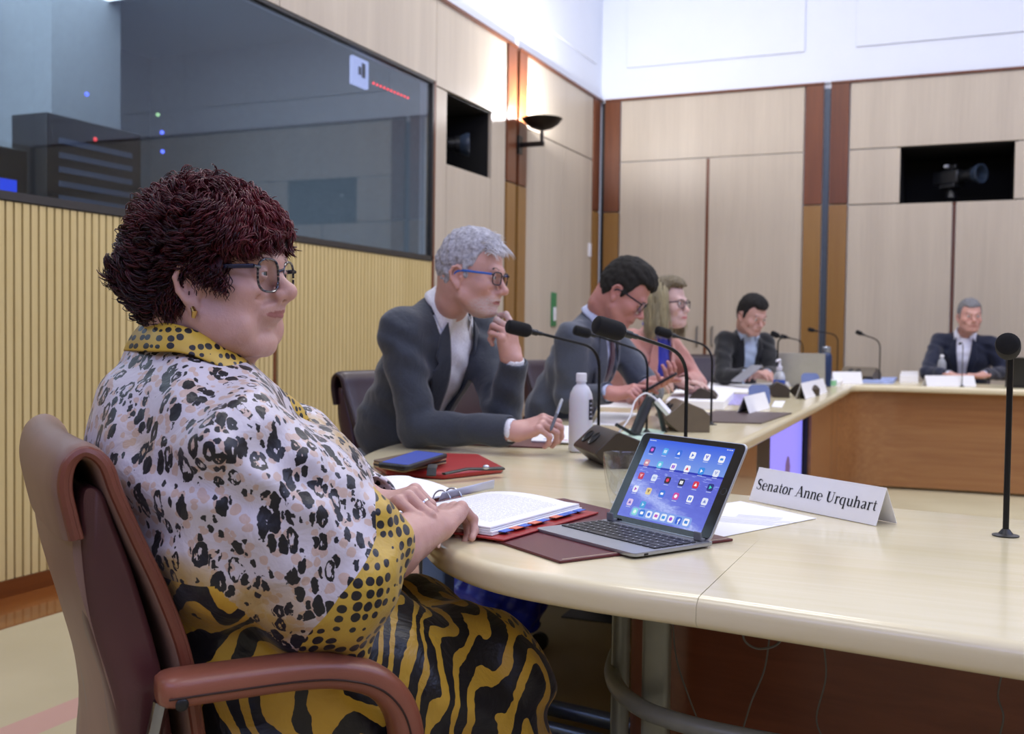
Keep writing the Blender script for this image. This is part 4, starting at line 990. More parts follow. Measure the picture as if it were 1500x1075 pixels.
def sdf_mesh(prims, res, name='m', pad=.01, color=None, clip=None):
    us = [p for p in prims if p['op'] == 'u']
    lo = np.min([p['c']-p['R'] for p in us], 0)-pad; hi = np.max([p['c']+p['R'] for p in us], 0)+pad
    if clip is not None: lo = np.maximum(lo, clip[0]); hi = np.minimum(hi, clip[1])
    B = 12; nb = np.ceil((hi-lo)/(res*B)).astype(int)+1; N = nb*B+1
    val = np.full(N, 1.0, np.float32)
    ax = [lo[i]+res*(np.arange(nb[i])*B+B/2) for i in range(3)]
    G = np.stack(np.meshgrid(*ax, indexing='ij'), -1).reshape(-1, 3)
    dc = np.concatenate([sdf_eval(prims, G[i:i+20000]) for i in range(0, len(G), 20000)]).reshape(nb)
    rad = res*B/2*1.7321
    off = np.stack(np.meshgrid(*[np.arange(B+1)]*3, indexing='ij'), -1).reshape(-1, 3)*res
    for i, j, k in np.ndindex(*nb):
        s = (slice(i*B, i*B+B+1), slice(j*B, j*B+B+1), slice(k*B, k*B+B+1))
        if abs(dc[i, j, k]) > rad*1.35+.006:
            if dc[i, j, k] < 0: val[s] = np.minimum(val[s], -1) if False else val[s]; val[i*B+1:i*B+B, j*B+1:j*B+B, k*B+1:k*B+B] = -1; 
            continue
    # fill: sign from coarse for skipped blocks, true values for active ones (active written last)
    for i, j, k in np.ndindex(*nb):
        if abs(dc[i, j, k]) > rad*1.35+.006 and dc[i, j, k] < 0: val[i*B:i*B+B+1, j*B:j*B+B+1, k*B:k*B+B+1] = -1
    for i, j, k in np.ndindex(*nb):
        if abs(dc[i, j, k]) <= rad*1.35+.006:
            P = lo+np.array([i, j, k])*B*res+off
            v = sdf_eval(prims, P, (lo+(np.array([i, j, k])*B+B/2)*res, rad))
            val[i*B:i*B+B+1, j*B:j*B+B+1, k*B:k*B+B+1] = v.reshape(B+1, B+1, B+1)
    ins = val < 0
    cnt = np.zeros(N-1, np.uint8)
    for a in (0, 1):
        for b in (0, 1):
            for c in (0, 1): cnt += ins[a:N[0]-1+a, b:N[1]-1+b, c:N[2]-1+c]
    cells = np.argwhere((cnt > 0) & (cnt < 8)); n = len(cells)
    idx = np.full(N-1, -1, np.int32); idx[tuple(cells.T)] = np.arange(n)
    acc = np.zeros((n, 3)); num = np.zeros(n)
    cor = [(a, b, c) for a in (0, 1) for b in (0, 1) for c in (0, 1)]
    cv = {q: val[cells[:, 0]+q[0], cells[:, 1]+q[1], cells[:, 2]+q[2]].astype(float) for q in cor}
    for q in cor:
        for d in range(3):
            if q[d] == 0:
                q2 = tuple(1 if m == d else q[m] for m in range(3)); a, b = cv[q], cv[q2]
                m_ = (a < 0) != (b < 0); t = np.where(m_, a/(a-b+1e-20*(a == b)), 0)
                pt = np.tile(np.array(q, float), (n, 1)); pt[:, d] = t
                acc[m_] += pt[m_]; num[m_] += 1
    V = lo+(cells+acc/num[:, None])*res
    F = []
    for d in range(3):
        e1_, e2_ = [(1, 2), (2, 0), (0, 1)][d]
        sl0 = [slice(None)]*3; sl1 = [slice(None)]*3; sl0[d] = slice(0, N[d]-1); sl1[d] = slice(1, N[d])
        a = ins[tuple(sl0)]; b = ins[tuple(sl1)]; E_ = np.argwhere(a != b)
        E_ = E_[(E_[:, e1_] > 0) & (E_[:, e2_] > 0) & (E_[:, e1_] < N[e1_]-1) & (E_[:, e2_] < N[e2_]-1)]
        fl = a[tuple(E_.T)]
        def g(o1, o2):
            q = E_.copy(); q[:, e1_] -= o1; q[:, e2_] -= o2; return idx[tuple(q.T)]
        q = np.stack([g(1, 1), g(0, 1), g(0, 0), g(1, 0)], 1); q[~fl] = q[~fl][:, ::-1]; F.append(q)
    F = np.concatenate(F); F = F[(F >= 0).all(1)]
    me = bpy.data.meshes.new(name); me.vertices.add(len(V)); me.vertices.foreach_set('co', V.astype(np.float32).ravel())
    me.loops.add(len(F)*4); me.loops.foreach_set('vertex_index', F.astype(np.int32).ravel())
    me.polygons.add(len(F)); me.polygons.foreach_set('loop_start', np.arange(0, len(F)*4, 4, dtype=np.int32)); me.polygons.foreach_set('loop_total', np.full(len(F), 4, np.int32))
    me.polygons.foreach_set('use_smooth', np.ones(len(F), bool)); me.update(calc_edges=True); me.validate()
    if color is not None:
        c = color(V); at = me.color_attributes.new('Col', 'FLOAT_COLOR', 'POINT'); at.data.foreach_set('color', np.concatenate([c, np.ones((len(V), 1))], 1).astype(np.float32).ravel())
    return me
def largest_only(me):
    """keeps one continuous surface: drops tiny loose islands"""
    bm = bmesh.new(); bm.from_mesh(me); bm.verts.ensure_lookup_table(); seen = bytearray(len(bm.verts)); comps = []
    for v in bm.verts:
        if seen[v.index]: continue
        st = [v]; seen[v.index] = 1; cc = []
        while st:
            q = st.pop(); cc.append(q)
            for e in q.link_edges:
                o = e.other_vert(q)
                if not seen[o.index]: seen[o.index] = 1; st.append(o)
        comps.append(cc)
    comps.sort(key=len); 
    for cc in comps[:-1]: bmesh.ops.delete(bm, geom=cc, context='VERTS')
    bm.to_mesh(me); bm.free(); return me
def vnoise(P, s, seed=0):
    """cheap smooth noise from sines, about -1..1"""
    r = np.random.RandomState(seed); o = 0
    for k in range(5):
        d = r.normal(size=3); d /= np.linalg.norm(d); o = o+np.sin(P@d*s*(.7+.25*k)+r.rand()*6.28+1.3*np.sin(P@r.normal(size=3)*s*.4))
    return o/2.6
def project(prims, pts, dirn, dist=.4, off=.003):
    """march points along dirn until they meet the surface"""
    P = np.array(pts, float); D = np.array(dirn, float); D = D/np.linalg.norm(D); P = P-D*dist; tr = np.zeros(len(P))
    for _ in range(60):
        d = sdf_eval(prims, P+D*tr[:, None])-off; tr += d*.8
    return P+D*tr[:, None]
def patch(prims, poly, f, dirn, name, mat, parent, off=.003, th=.003, n=22, dist=.4, bend=None):
    """cloth patch: polygon in (y, z) of frame f draped on the surface along dirn"""
    ys = [p[0] for p in poly]; zs = [p[1] for p in poly]
    # row-wise fill: for each z scanline the left and right edge
    z0, z1 = min(zs), max(zs); rings = []
    for i in range(n+1):
        z = z0+(z1-z0)*(i/n)*.9998+.00001; xs = []
        for a, b in zip(poly, poly[1:]+poly[:1]):
            if (a[1] <= z) != (b[1] <= z): xs.append(a[0]+(b[0]-a[0])*(z-a[1])/(b[1]-a[1]))
        if len(xs) < 2: continue
        xs.sort(); m_ = 8
        rings.append([(xs[0]+(xs[-1]-xs[0])*q/m_, z) for q in range(m_+1)])
    pts = np.array([f.w((0, y, z)) for r_ in rings for y, z in r_]); W = project(prims, pts, f.d(dirn), dist, off)
    m = MB(); w = len(rings[0])
    for k in range(len(rings)-1):
        for i in range(w-1): pass
    vs = [tuple(p) for p in W]; m.add(vs, [(k*w+i, k*w+i+1, (k+1)*w+i+1, (k+1)*w+i) for k in range(len(rings)-1) for i in range(w-1)])
    o = m.build(name, mat, parent, world=True, sharp=80); s = o.modifiers.new('s', 'SOLIDIFY'); s.thickness = th; s.offset = 0; return o
# ---------------------------------------------------------------- head
_ST = np.array([(.126, -.022, -.002, .010), (.121, -.045, .022, .026), (.111, -.066, .048, .044), (.092, -.084, .069, .060), (.062, -.095, .083, .0705), (.03, -.098, .0885, .0750), (.0, -.094, .0845, .0745),
    (-.03, -.082, .0835, .0705), (-.055, -.060, .0855, .0655), (-.078, -.034, .0855, .0575), (-.098, -.008, .0810, .0470), (-.113, .015, .070, .034), (-.121, .032, .056, .014)])[::-1]
def head_base(f, s=1.0, off=0.0, wide=1.0, jaw=1.0, chinx=0.):
    S = _ST
    zz = np.linspace(-.121, .126, 60); from_ = lambda c: np.interp(zz, S[:, 0], S[:, c])
    ker = np.array([1, 2, 3, 2, 1])/9
    def smo(a): b = np.pad(a, 2, mode='edge'); return np.convolve(b, ker, 'valid')
    xb, xf, wd = smo(from_(1)), smo(from_(2)), smo(from_(3)).copy(); xf = xf+chinx*np.clip((-.05-zz)/.04, 0, 1)
    wd = wd*wide*np.where(zz < -.03, 1+(jaw-1)*np.clip((-.03-zz)/.04, 0, 1), 1)
    def F(P):
        L_ = f.l(P)/s; z = np.clip(L_[:, 2], -.121, .126); b = np.interp(z, zz, xb); a = np.interp(z, zz, xf); w = np.interp(z, zz, wd)
        cx = (a+b)/2; rx = (a-b)/2; ex = np.abs((L_[:, 0]-cx)/rx); ey = np.abs(L_[:, 1]/w)
        q = (ex**2.25+ey**2.25)**(1/2.25); d = (q-1)*np.minimum(rx, w)*.92
        over = np.abs(L_[:, 2]-z); d = np.where(over > 0, np.sqrt(np.maximum(d, 0)**2+over**2)+np.minimum(d, 0)*0, d)
        d = np.where((over == 0) & (d < 0), np.maximum(d, -(L_[:, 2]+.1215)), d)
        Q = (L_-np.array([-.0045, 0, .030]))/np.array([.0945, .0760*wide, .0965]); k0 = np.sqrt((Q*Q).sum(1))+1e-9; k1 = np.sqrt(((Q/np.array([.0945, .0760*wide, .0965]))**2).sum(1))+1e-9; de = k0*(k0-1)/k1
        m_ = np.clip((L_[:, 2]-.035)/.035, 0, 1); m_ = m_*m_*(3-2*m_); d = d*(1-m_)+de*m_
        return d*s-off
    return fn(F, f.o, .14*s+off, k=.01)
def head_prims(f, s=1.0, wide=1.0, jaw=1.0, nose=1.0, jowl=0., chin=1.0, neck=.056, neck_to=None, lips=1.0, sub=0., detail=True, ears=True, eye_open=1.0, chinx=0., fz=0., earz=0., earx=0.):
    w = lambda x, y, z: f.w((x*s, y*s, z*s))
    E = lambda c, r, k=.01, op='u', M=None: el(w(*c), np.array(r)*s, (f.R if M is None else M@f.R), k*s, op)
    def Rt(ax, a):
        c_, s_ = math.cos(a), math.sin(a)
        return np.array({'x': [[1, 0, 0], [0, c_, s_], [0, -s_, c_]], 'y': [[c_, 0, -s_], [0, 1, 0], [s_, 0, c_]], 'z': [[c_, s_, 0], [-s_, c_, 0], [0, 0, 1]]}[ax])
    C = lambda a, b, ra, rb, k=.01, op='u': rc(w(*a), w(*b), ra*s, rb*s, k*s, op)
    pr = [head_base(f, s, 0, wide, jaw, chinx)]
    nt = neck_to if neck_to is not None else w(-.05, 0, -.21)
    pr.append(rc(w(-.030, 0, -.055), nt, neck*s, neck*s*1.08, k=.03*s))
    pr.append(C((-.042, 0, -.015), (-.045, 0, -.09), .050*neck/.056, .048*neck/.056, .03))
    pr += [C((.083, -.034, .014), (.0855, -.008, .012), .010, .011, .016), C((.083, .034, .014), (.0855, .008, .012), .010, .011, .016)]
    for y in (-1, 1):
        pr.append(E((.100, y*.032, -.003), (.020, .0185, .0135), .012, 's'))
        pr.append(E((.060, y*.046, -.030), (.024, .020, .020), .022))
        pr.append(C((.012, y*.056*jaw, -.068), (.066, y*.022, -.104), .014, .013, .022))
        if jowl: pr.append(E((.042, y*.048*jaw, -.080), (.034, .020, .026)*np.array([1, jowl, jowl]), .03))
    nz = fz*.9; mz = fz*1.25
    pr.append(C((.0845, 0, .004), (.108+.012*(nose-1), 0, -.036+nz), .0070, .0105, .013))
    pr.append(E((.1095+.015*(nose-1), 0, -.0375+nz), (.0115, .0112, .0108), .007))
    for y in (-1, 1): pr.append(E((.099, y*.0125, -.0425+nz), (.0115, .0070, .0078), .006))
    if detail:
        for y in (-1, 1): pr.append(E((.1035, y*.0082, -.0490+nz), (.0070, .0036, .0050), .002, 's'))
    pr.append(E((.0815, 0, -.066+mz), (.018, .030, .021), .016))
    if detail:
        for y in (-1, 1):
            pr.append(C((.0975, y*.004, -.0660+mz), (.0850, y*.0260, -.0728+mz), .0038*lips, .0016, .006))
            pr.append(C((.0960, y*.003, -.0755+mz), (.0850, y*.024, -.0740+mz), .0048*lips, .0020, .006))
        pr.append(E((.0960, 0, -.0712+mz), (.0150, .027, .0007), .0016, 's'))
        for y in (-1, 1):  # eyelids around the eyeball
            pr.append(E((.0785, y*.032, -.003), (.0138, .0142, .0136), .004))
            pr.append(E((.0955, y*.032, -.0035), (.0125, .0118, .0048*eye_open), .002, 's'))
            pr.append(C((.078, y*.046, -.0465+.010), (.096, y*.016, -.050+.012), .0015, .0012, .01, 's'))
    pr.append(E((.0795+chinx, 0, -.100), (.0165*chin, .021, .0155), .016))
    if sub: pr.append(C((.045, 0, -.105), (.0, 0, -.135), .030*sub, .040*sub, .03))
    if ears:
        for y in (-1, 1):
            hel = [(.004, .071, -.006), (.002, .077, .008), (-.008, .082, .014), (-.020, .0845, .010), (-.026, .0855, -.004), (-.022, .0825, -.022), (-.012, .0785, -.036)]
            hel = [(a+earx, b, c+earz) for a, b, c in hel]
            for a, b in zip(hel, hel[1:]): pr.append(C((a[0], y*a[1], a[2]), (b[0], y*(b[1]+.001), b[2]), .0040, .0040, .0025))
            pr.append(E((-.009+earx, y*.0735, -.012+earz), (.017, .0055, .026), .006))
            pr.append(E((-.003+earx, y*.0790, -.015+earz), (.0100, .0062, .0130), .003, 's'))
            pr.append(E((-.004+earx, y*.0765, -.042+earz), (.0085, .0045, .0105), .006))
            pr.append(E((.003+earx, y*.0755, -.016+earz), (.004, .004, .006), .004))
    return pr
def skin_color(f, s, base, lip, blush=.12, beard=None, fz=0.):
    base = np.array(srgb(base)[:3]); lip = np.array(srgb(lip)[:3]); red = base*np.array([1.05, .72, .66])
    def F(V):
        L_ = f.l(V)/s; c = np.tile(base, (len(V), 1)); near = (np.abs(L_) < .2).all(1)
        n = .5+.5*vnoise(V, 60, 3); c = c*(1-.05*n)[:, None]
        def blob(cx, cy, cz, r, col, amt):
            nonlocal c
            d = np.sqrt((L_[:, 0]-cx)**2+(np.abs(L_[:, 1])-cy)**2+(L_[:, 2]-cz)**2); t = np.clip(1-d/r, 0, 1)**1.2*amt; c = c*(1-t[:, None])+col*t[:, None]
        blob(.07, .045, -.03, .035, red, blush*2.5); blob(.112, 0, -.038+fz*.9, .022, red, blush*2.5); blob(-.01, .08, -.015, .035, red, blush*2); blob(.06, .0, -.11, .03, red, blush)
        # lips
        yy = np.abs(L_[:, 1]); zc = -.0710+fz*1.25-yy*.07; hh = np.where(L_[:, 2] > zc, .0045, .0065)*np.clip(1-(yy/.028)**2, 0, 1)**.5
        t = ((np.abs(L_[:, 2]-zc) < hh) & (L_[:, 0] > .078)).astype(float)*.8; c = c*(1-t[:, None])+lip*t[:, None]
        if beard is not None:
            bc = np.array(srgb(beard)[:3]); x, z = L_[:, 0], L_[:, 2]
            t = np.clip((-.050-z-.45*np.maximum(0, .08-x))/.016, 0, 1)*np.clip((x-.02)/.03, 0, 1)*(yy < .075)*np.clip((z+.135)/.012, 0, 1)
            t = t*(1-((np.abs(z-zc) < hh) & (x > .078)))*(.42+.35*vnoise(V, 900, 5)); t = np.clip(t, 0, .75); c = c*(1-t[:, None])+bc*t[:, None]
        return np.where(near[:, None], c, base*np.ones((len(V), 1)))
    return F
def skin_mat():
    if 'skin' in _mc: return _mc['skin']
    t = NT('skin'); a = t.n('ShaderNodeAttribute'); a.attribute_name = 'Col'; v = t.coord()
    f = t.noise(v, 45, 4, .6); g = t.noise(v, 260, 3, .6)
    t.set(base=t.mix(1.0, a.outputs['Color'], t.ramp(f, [(.3, (.93, .90, .89, 1)), (.7, (1, 1, 1, 1))]), 'MULTIPLY'), rough=.44, sss=.12, spec=.4)
    t.b.inputs['Subsurface Radius'].default_value = (.012, .004, .002); t.b.inputs['Subsurface Scale'].default_value = .6
    t.bump(t.math('ADD', g, t.math('MULTIPLY', t.noise(t.coord('Object', (1, 1, .35)), 140, 4, .7), .8)), .30, .0014); _mc['skin'] = t.m; return t.m
def eyes(f, s, parent, iris='#5b4a38', look=(1, 0, 0)):
    wm = plain('eye_white', '#dcd6d2', .15, .02, coat=.6); im = plain('iris'+iris, iris, .2, .2, 300); pm = plain('pupil', '#060606', .1, 0)
    for y in (-1, 1):
        c = f.w((.0785*s, y*.032*s, -.003*s)); m = MB(); m.sphere(c, .0125*s, 20); e = m.build('eye', wm, parent, world=True)
        lk = f.d(np.array(look, float)/np.linalg.norm(look)); q = Vector([float(t_) for t_ in lk]).to_track_quat('Z', 'Y').to_matrix().to_4x4()
        M = Matrix.Translation(Vector([float(t_) for t_ in c])) @ q
        a = [(.0125*s*math.sin(t_), .0127*s*math.cos(t_)) for t_ in np.linspace(.46, .19, 6)]; MB().lathe([(p[0], p[1]) for p in a], (0, 0, 0), 20, M=M, caps=False).build('iris', im, e, world=True)
        MB().lathe([(.0125*s*math.sin(t_)+1e-5, .0128*s*math.cos(t_)) for t_ in np.linspace(.2, 0, 4)], (0, 0, 0), 16, M=M).build('pupil', pm, e, world=True)
def spectacles(f, s, parent, fmat, lw=.026, lh=.020, temple_mat=None, depth=.096, zc=-.004, thick=.0018, square=2.6, sep=.034, name='glasses', tint=None):
    """rims, lenses, bridge, temples as one child with sub-parts"""
    w = lambda x, y, z: f.w((x*s, y*s, z*s)); g = None
    tm = temple_mat or fmat
    def ring(y0):
        pts = []
        for k in range(41):
            a = 2*PI*k/40; cx = math.copysign(abs(math.cos(a))**(2/square), math.cos(a)); sz = math.copysign(abs(math.sin(a))**(2/square), math.sin(a))
            yy = y0+lw*cx; wrap = -.35*max(0, abs(yy)-.02)*.5; pts.append(w(depth+wrap-.0*sz, yy, zc+lh*sz-(0.002 if sz < 0 else 0)))
        return pts
    m = MB()
    for sd in (-1, 1): m.tube(ring(sd*sep), thick*s, 8, flat=1.0, caps=False)
    m.tube([w(depth, -(sep-lw), zc+.006), w(depth+.004, 0, zc+.009), w(depth, sep-lw, zc+.006)], thick*1.1*s, 8)
    for sd in (-1, 1): m.tube([w(depth-.004, sd*(sep+lw-.001), zc+.009), w(depth-.009, sd*(sep+lw+.008), zc+.010)], thick*1.5*s, 8)
    g = m.build(name, fmat, parent, world=True)
    lm = glass_thin(tint)
    for sd in (-1, 1):
        R_ = ring(sd*sep)[:-1]; c = np.mean(R_, 0); mm = MB(); mm.add([tuple(p) for p in R_]+[tuple(c)], [(i, (i+1) % 40, 40) for i in range(40)]); mm.build('lens', lm, g, world=True)
        tp_ = [w(depth-.009, sd*(sep+lw+.008), zc+.010), w(.05, sd*.0755, zc+.009), w(.008, sd*.0785, zc+.008), w(-.012, sd*.0775, zc+.001), w(-.022, sd*.075, -.022)]
        MB().tube(smooth_path(tp_, 5), [.0022*s]*20+[.0016*s], 8, flat=1.7).build('temple', tm, g, world=True) if False else MB().tube(smooth_path(tp_, 5), .0021*s, 8, flat=1.5, up=(0, 0, 1)).build('temple', tm, g, world=True)
    return g
def glass_thin(tint=None):
    k = 'lens'+str(tint)
    if k in _mc: return _mc[k]
    t = NT(k); gl_ = t.n('ShaderNodeBsdfGlossy'); gl_.inputs['Roughness'].default_value = .02; tr_ = t.n('ShaderNodeBsdfTransparent')
    tr_.inputs[0].default_value = srgb(tint) if tint else (.93, .94, .97, 1); mx = t.n('ShaderNodeMixShader'); lwn = t.n('ShaderNodeLayerWeight'); lwn.inputs[0].default_value = .5; fr = t.math('ADD', .05, t.math('MULTIPLY', t.math('POWER', lwn.outputs['Facing'], 4.0), .6))
    t.l(fr, mx.inputs[0]); t.l(tr_.outputs[0], mx.inputs[1]); t.l(gl_.outputs[0], mx.inputs[2]); t.l(mx.outputs[0], t.out.inputs[0]); _mc[k] = t.m; return t.m
# ---------------------------------------------------------------- hand
def hand_prims(wrist, fwd, back, side, curls, spread=.10, s=1.0, thumb=(.5, .35, .3), k=.006, wr=.026, roll=None, tpoint=None):
    """wrist point, direction to the knuckles, direction out of the back of the hand, side=+1 thumb on +y of the (fwd, back) frame.
    curls: per finger (index..little) three bend angles; thumb: (away, across, bend)"""
    f = Fr.axes(wrist, fwd, back); P = []
    w = lambda x, y, z: f.w((x*s, y*side*s, z*s))
    ln = [(.040, .024, .019), (.044, .028, .020), (.041, .026, .020), (.032, .020, .017)]; ky = [.028, .009, -.010, -.028]; kx = [.088, .092, .087, .078]; rr = [.0095, .0097, .0092, .0082]
    tips = []; hand_prims.joints = []
    for i in range(4):
        P.append(rc(w(.010, ky[i]*.62, -.004), w(kx[i]-.006, ky[i], -.002), .0135*s, .0105*s, k=.012*s))
        P.append(el(w(kx[i]-.004, ky[i], .0035), np.array((.010, .0085, .0075))*s, f.R, .006*s))
    P.append(rc(w(.012, .014, -.012), w(.055, .020, -.012), .015*s, .011*s, k=.012*s)); P.append(rc(w(.012, -.020, -.012), w(.06, -.024, -.010), .013*s, .010*s, k=.012*s))
    P.append(rc(w(-.03, 0, -.002), w(.014, 0, -.004), wr*s*.92, wr*s*.95, k=.015*s, ft=(f.R[2], .72)))
    for i in range(4):
        p = np.array([kx[i], ky[i], -.002]); a = 0; yaw = (1.5-i)*spread
        r0 = rr[i]
        for j in range(3):
            a += curls[i][j]; d = np.array([math.cos(a)*math.cos(yaw), math.sin(yaw)*math.cos(a*.6), -math.sin(a)]); d /= np.linalg.norm(d); q = p+d*ln[i][j]
            P.append(rc(w(*p), w(*q), r0*s, r0*.90*s, k=.0035*s))
            if j == 0: hand_prims.joints.append((w(*p), w(*q), r0*s))
            if j < 2: P.append(el(w(*(q+np.array([0, 0, .0012]))), np.array((.0088, .0086, .0086))*s*(r0/.0095), f.R, .004*s))
            p = q; r0 *= .90
        tips.append((w(*p), f.d(np.array([d[0], d[1]*side, d[2]])), f.d(np.array([math.sin(a), 0, math.cos(a)])), r0*s))
    aw, ac, bd = thumb
    b0 = np.array([.020, .024, -.012]); d0 = np.array([math.cos(aw), math.sin(aw), -ac]); d0 /= np.linalg.norm(d0); b1 = b0+d0*.042
    d1 = np.array([math.cos(aw-bd*.6), math.sin(aw-bd*.6), -ac-bd*.2]); d1 /= np.linalg.norm(d1); b2 = b1+d1*.032
    d2 = np.array([math.cos(aw-bd*1.5), math.sin(aw-bd*1.5), -ac-bd*.3]); d2 /= np.linalg.norm(d2); b3 = b2+d2*.024
    P += [rc(w(*b0), w(*b1), .0165*s, .0120*s, k=.012*s), rc(w(*b1), w(*b2), .0112*s, .0100*s, k=.004*s), rc(w(*b2), w(*b3), .0102*s, .0088*s, k=.004*s)]
    tips.append((w(*b3), f.d(np.array([d2[0], d2[1]*side, d2[2]])), f.d(np.array([0, side*.6, .8])), .0088*s))
    return P, tips, f
def nails(tips, parent, mat, k=.85):
    for p, d, up_, r in tips:
        d = d/np.linalg.norm(d); up_ = up_-d*(up_@d); up_ /= np.linalg.norm(up_)
        f = Fr.axes(p+d*r*.25+up_*r*.50, d, up_); m = MB(); rings = []
        for t_ in np.linspace(-1, 1, 7):
            hw = r*.62*math.sqrt(max(.02, 1-abs(t_)**3)); ring = [tuple(f.w((t_*r*.75, hw*q, r*.52*math.sqrt(max(0, 1-(q*.62)**2))-.0002-abs(t_)*r*.06))) for q in np.linspace(-1, 1, 7)]
            rings.append(ring)
        m.loft(rings, closed=False, caps=False); o = m.build('fingernail', mat, parent, world=True); so = o.modifiers.new('s', 'SOLIDIFY'); so.thickness = .0006
# ================================================================ THE WOMAN IN FRONT
WB = Fr((-.96, 1.38, 0), WH)
def plane_xz(px, py, yl):
    """pixel to (x, z) on the body-frame plane y = yl"""
    d = ray(px, py); n = WB.R[1]; t = (yl-(CAM-WB.o)@n)/(d@n); q = WB.l((CAM+d*t)[None])[0]; return (q[0], q[2])
HS = 1.0
HF = Fr(atd(317, 399, 1.50), R(12), R(0))
WOM = empty('person', (-.96, 1.38, 0), 0, 'woman with curly dark red hair and leopard print blouse at the near table corner', 'person')
wl_ = lambda *p: WB.w(p)
sh_R, el_R, wr_R = wl_(-.165, -.205, .885), atd(492, 846, 1.40), atd(628, 772, 1.60)
sh_L, el_L, wr_L = wl_(-.06, .12, .88), wl_(.11, .13, .785), atd(547, 738, 1.645)
body = head_prims(HF, HS, wide=1.0, jaw=1.10, nose=1.0, jowl=.95, chin=.85, neck=.058, neck_to=wl_(-.165, -.05, 1.0), lips=.7, sub=.0, eye_open=.62, chinx=-.009, fz=.011, earz=-.008, earx=.010)
body += [rc(HF.w((-.002, 0, -.082)), wl_(-.150, -.05, .975), .038, .048, k=.03), rc(HF.w((-.045, 0, -.06)), wl_(-.185, -.05, .98), .050, .066, k=.03)]
body += [el(wl_(-.12, 0, .80), (.13, .16, .19), WB.R, .04), el(wl_(-.06, 0, .60), (.15, .18, .15), WB.R, .04), rc(wl_(-.16, -.14, .90), wl_(-.13, .09, .89), .055, k=.04)]
for y in (-1, 1): body += [rc(wl_(-.05, y*.10, .53), wl_(.27, y*.12, .51), .10, .070, k=.03), rc(wl_(.27, y*.12, .50), wl_(.33, y*.12, .10), .068, .042, k=.03), rc(wl_(.33, y*.12, .07), wl_(.45, y*.13, .035), .035, .028, k=.02)]
body += [rc(sh_R, el_R, .062, .052, k=.02), rc(el_R, el_R*.45+wr_R*.55, .052, .044, k=.02), rc(el_R*.45+wr_R*.55, wr_R, .044, .030, k=.01)]
body += [rc(sh_L, el_L, .055, .048, k=.02), rc(el_L, wr_L, .044, .026, k=.02)]
# hands
fR = atd(667, 738, 1.70)-wr_R
hp, tipR, _ = hand_prims(wr_R, fR, np.array([-.25, -.45, .85]), 1, [(1.0, 1.3, .7), (.9, 1.3, .7), (.95, 1.3, .7), (1.0, 1.2, .6)], .05, .97, (.5, .5, .4), wr=.029)
jR = hand_prims.joints
hp2, tipL, _ = hand_prims(wr_L, atd(612, 722, 1.585)-wr_L, np.array([-.05, -.25, 1.0]), -1, [(.85, .80, .30), (.90, .75, .30), (1.0, .75, .3), (1.05, .75, .3)], .02, .95, (.40, .25, .15), wr=.026)
jL = hand_prims.joints
body += hp+hp2
def creases(P):
    L_ = HF.l(P)/HS; q = np.stack([L_[:, 0], np.abs(L_[:, 1]), L_[:, 2]], 1); o = 0
    for a, b, w_, am in (((.094, .020, -.030), (.083, .036, -.052), .0035, .0016), ((.080, .034, -.062), (.068, .036, -.092), .0035, .0014), ((.084, .022, -.018), (.070, .048, -.022), .004, .0010), ((.015, .062, -.075), (.045, .045, -.118), .006, .0012), ((.0, .066, -.07), (.028, .052, -.125), .004, .0008)):
        a = np.array(a); b = np.array(b); e = b-a; t_ = np.clip(((q-a)@e)/(e@e), 0, 1); dd = ((q-a-t_[:, None]*e)**2).sum(1); o = o+am*np.exp(-dd/w_**2)*np.sin(np.clip(t_, .06, .94)*PI)**.5
    return o+.0006*vnoise(L_, 110, 31)
body.append(fn(creases, HF.w((0, 0, 0)), 9, k=.01, op='a'))
bm_ = sdf_mesh(body, .0019, 'woman_body', color=skin_color(HF, HS, '#c89f92', '#9c5c58', .10, fz=.011))
link('body', largest_only(bm_), skin_mat(), WOM, world=True)
eyes(HF, HS, WOM, '#5a6a70', look=(1, .0, -.02))
nm_ = plain('nail_pale', '#e3c2b4', .25, .02, coat=.5)
nails([tipL[0], tipL[1], tipL[2], tipL[4]], WOM, nm_)
# ---- tortoiseshell glasses
def tortoise():
    t = NT('tortoise_frame'); v = t.coord('Object', (1, 1, 1)); w_ = t.n('ShaderNodeTexWave'); w_.inputs['Scale'].default_value = 55; w_.inputs['Distortion'].default_value = 4; w_.bands_direction = 'Z'; t.l(v, w_.inputs[0])
    t.set(base=t.ramp(w_.outputs['Fac'], [(.5, srgb('#0d1024')), (.85, srgb('#55524e'))], 'LINEAR'), rough=.15, coat=.5); return t.m
spectacles(HF, HS, WOM, tortoise(), lw=.0255, lh=.0215, temple_mat=plain('navy_temple', '#141a36', .25, .05), depth=.098, zc=-.005, square=2.7, sep=.0335, thick=.0017)
# earring
eo = lambda x, y, z: HF.w(((x+.010)*HS, (y-.001)*HS, (z-.008)*HS)); MB().tube([eo(-.002, -.0815, -.044), eo(.003, -.0850, -.050), eo(.001, -.0845, -.058)], [.0028, .0042, .0026], 10).build('earring', plain('gold', '#c9a86a', .2, .03, metal=1), WOM, world=True)
# brows
def brow(f, s, parent, col, zz=.017, y0=.014, y1=.046):
    m = MB(); rnd = random.Random(3)
    for y in (-1, 1):
        for k in range(46):
            t = rnd.random(); yy = y0+(y1-y0)*t; x = .0935-.35*max(0, yy-.018); z = zz+.004*math.sin(t*2.4)+rnd.uniform(-.0025, .0025)
            m.tube([f.w((x*s, y*yy*s, z*s)), f.w(((x+.0015)*s, y*(yy+.004)*s, (z+.0012)*s)), f.w(((x-.001)*s, y*(yy+.008)*s, (z+.0005)*s))], [.0005, .0005, .0002], 4)
    return m.build('eyebrows', plain('brow'+col, col, .7), parent, world=True)
brow(HF, HS, WOM, '#5a3a30')
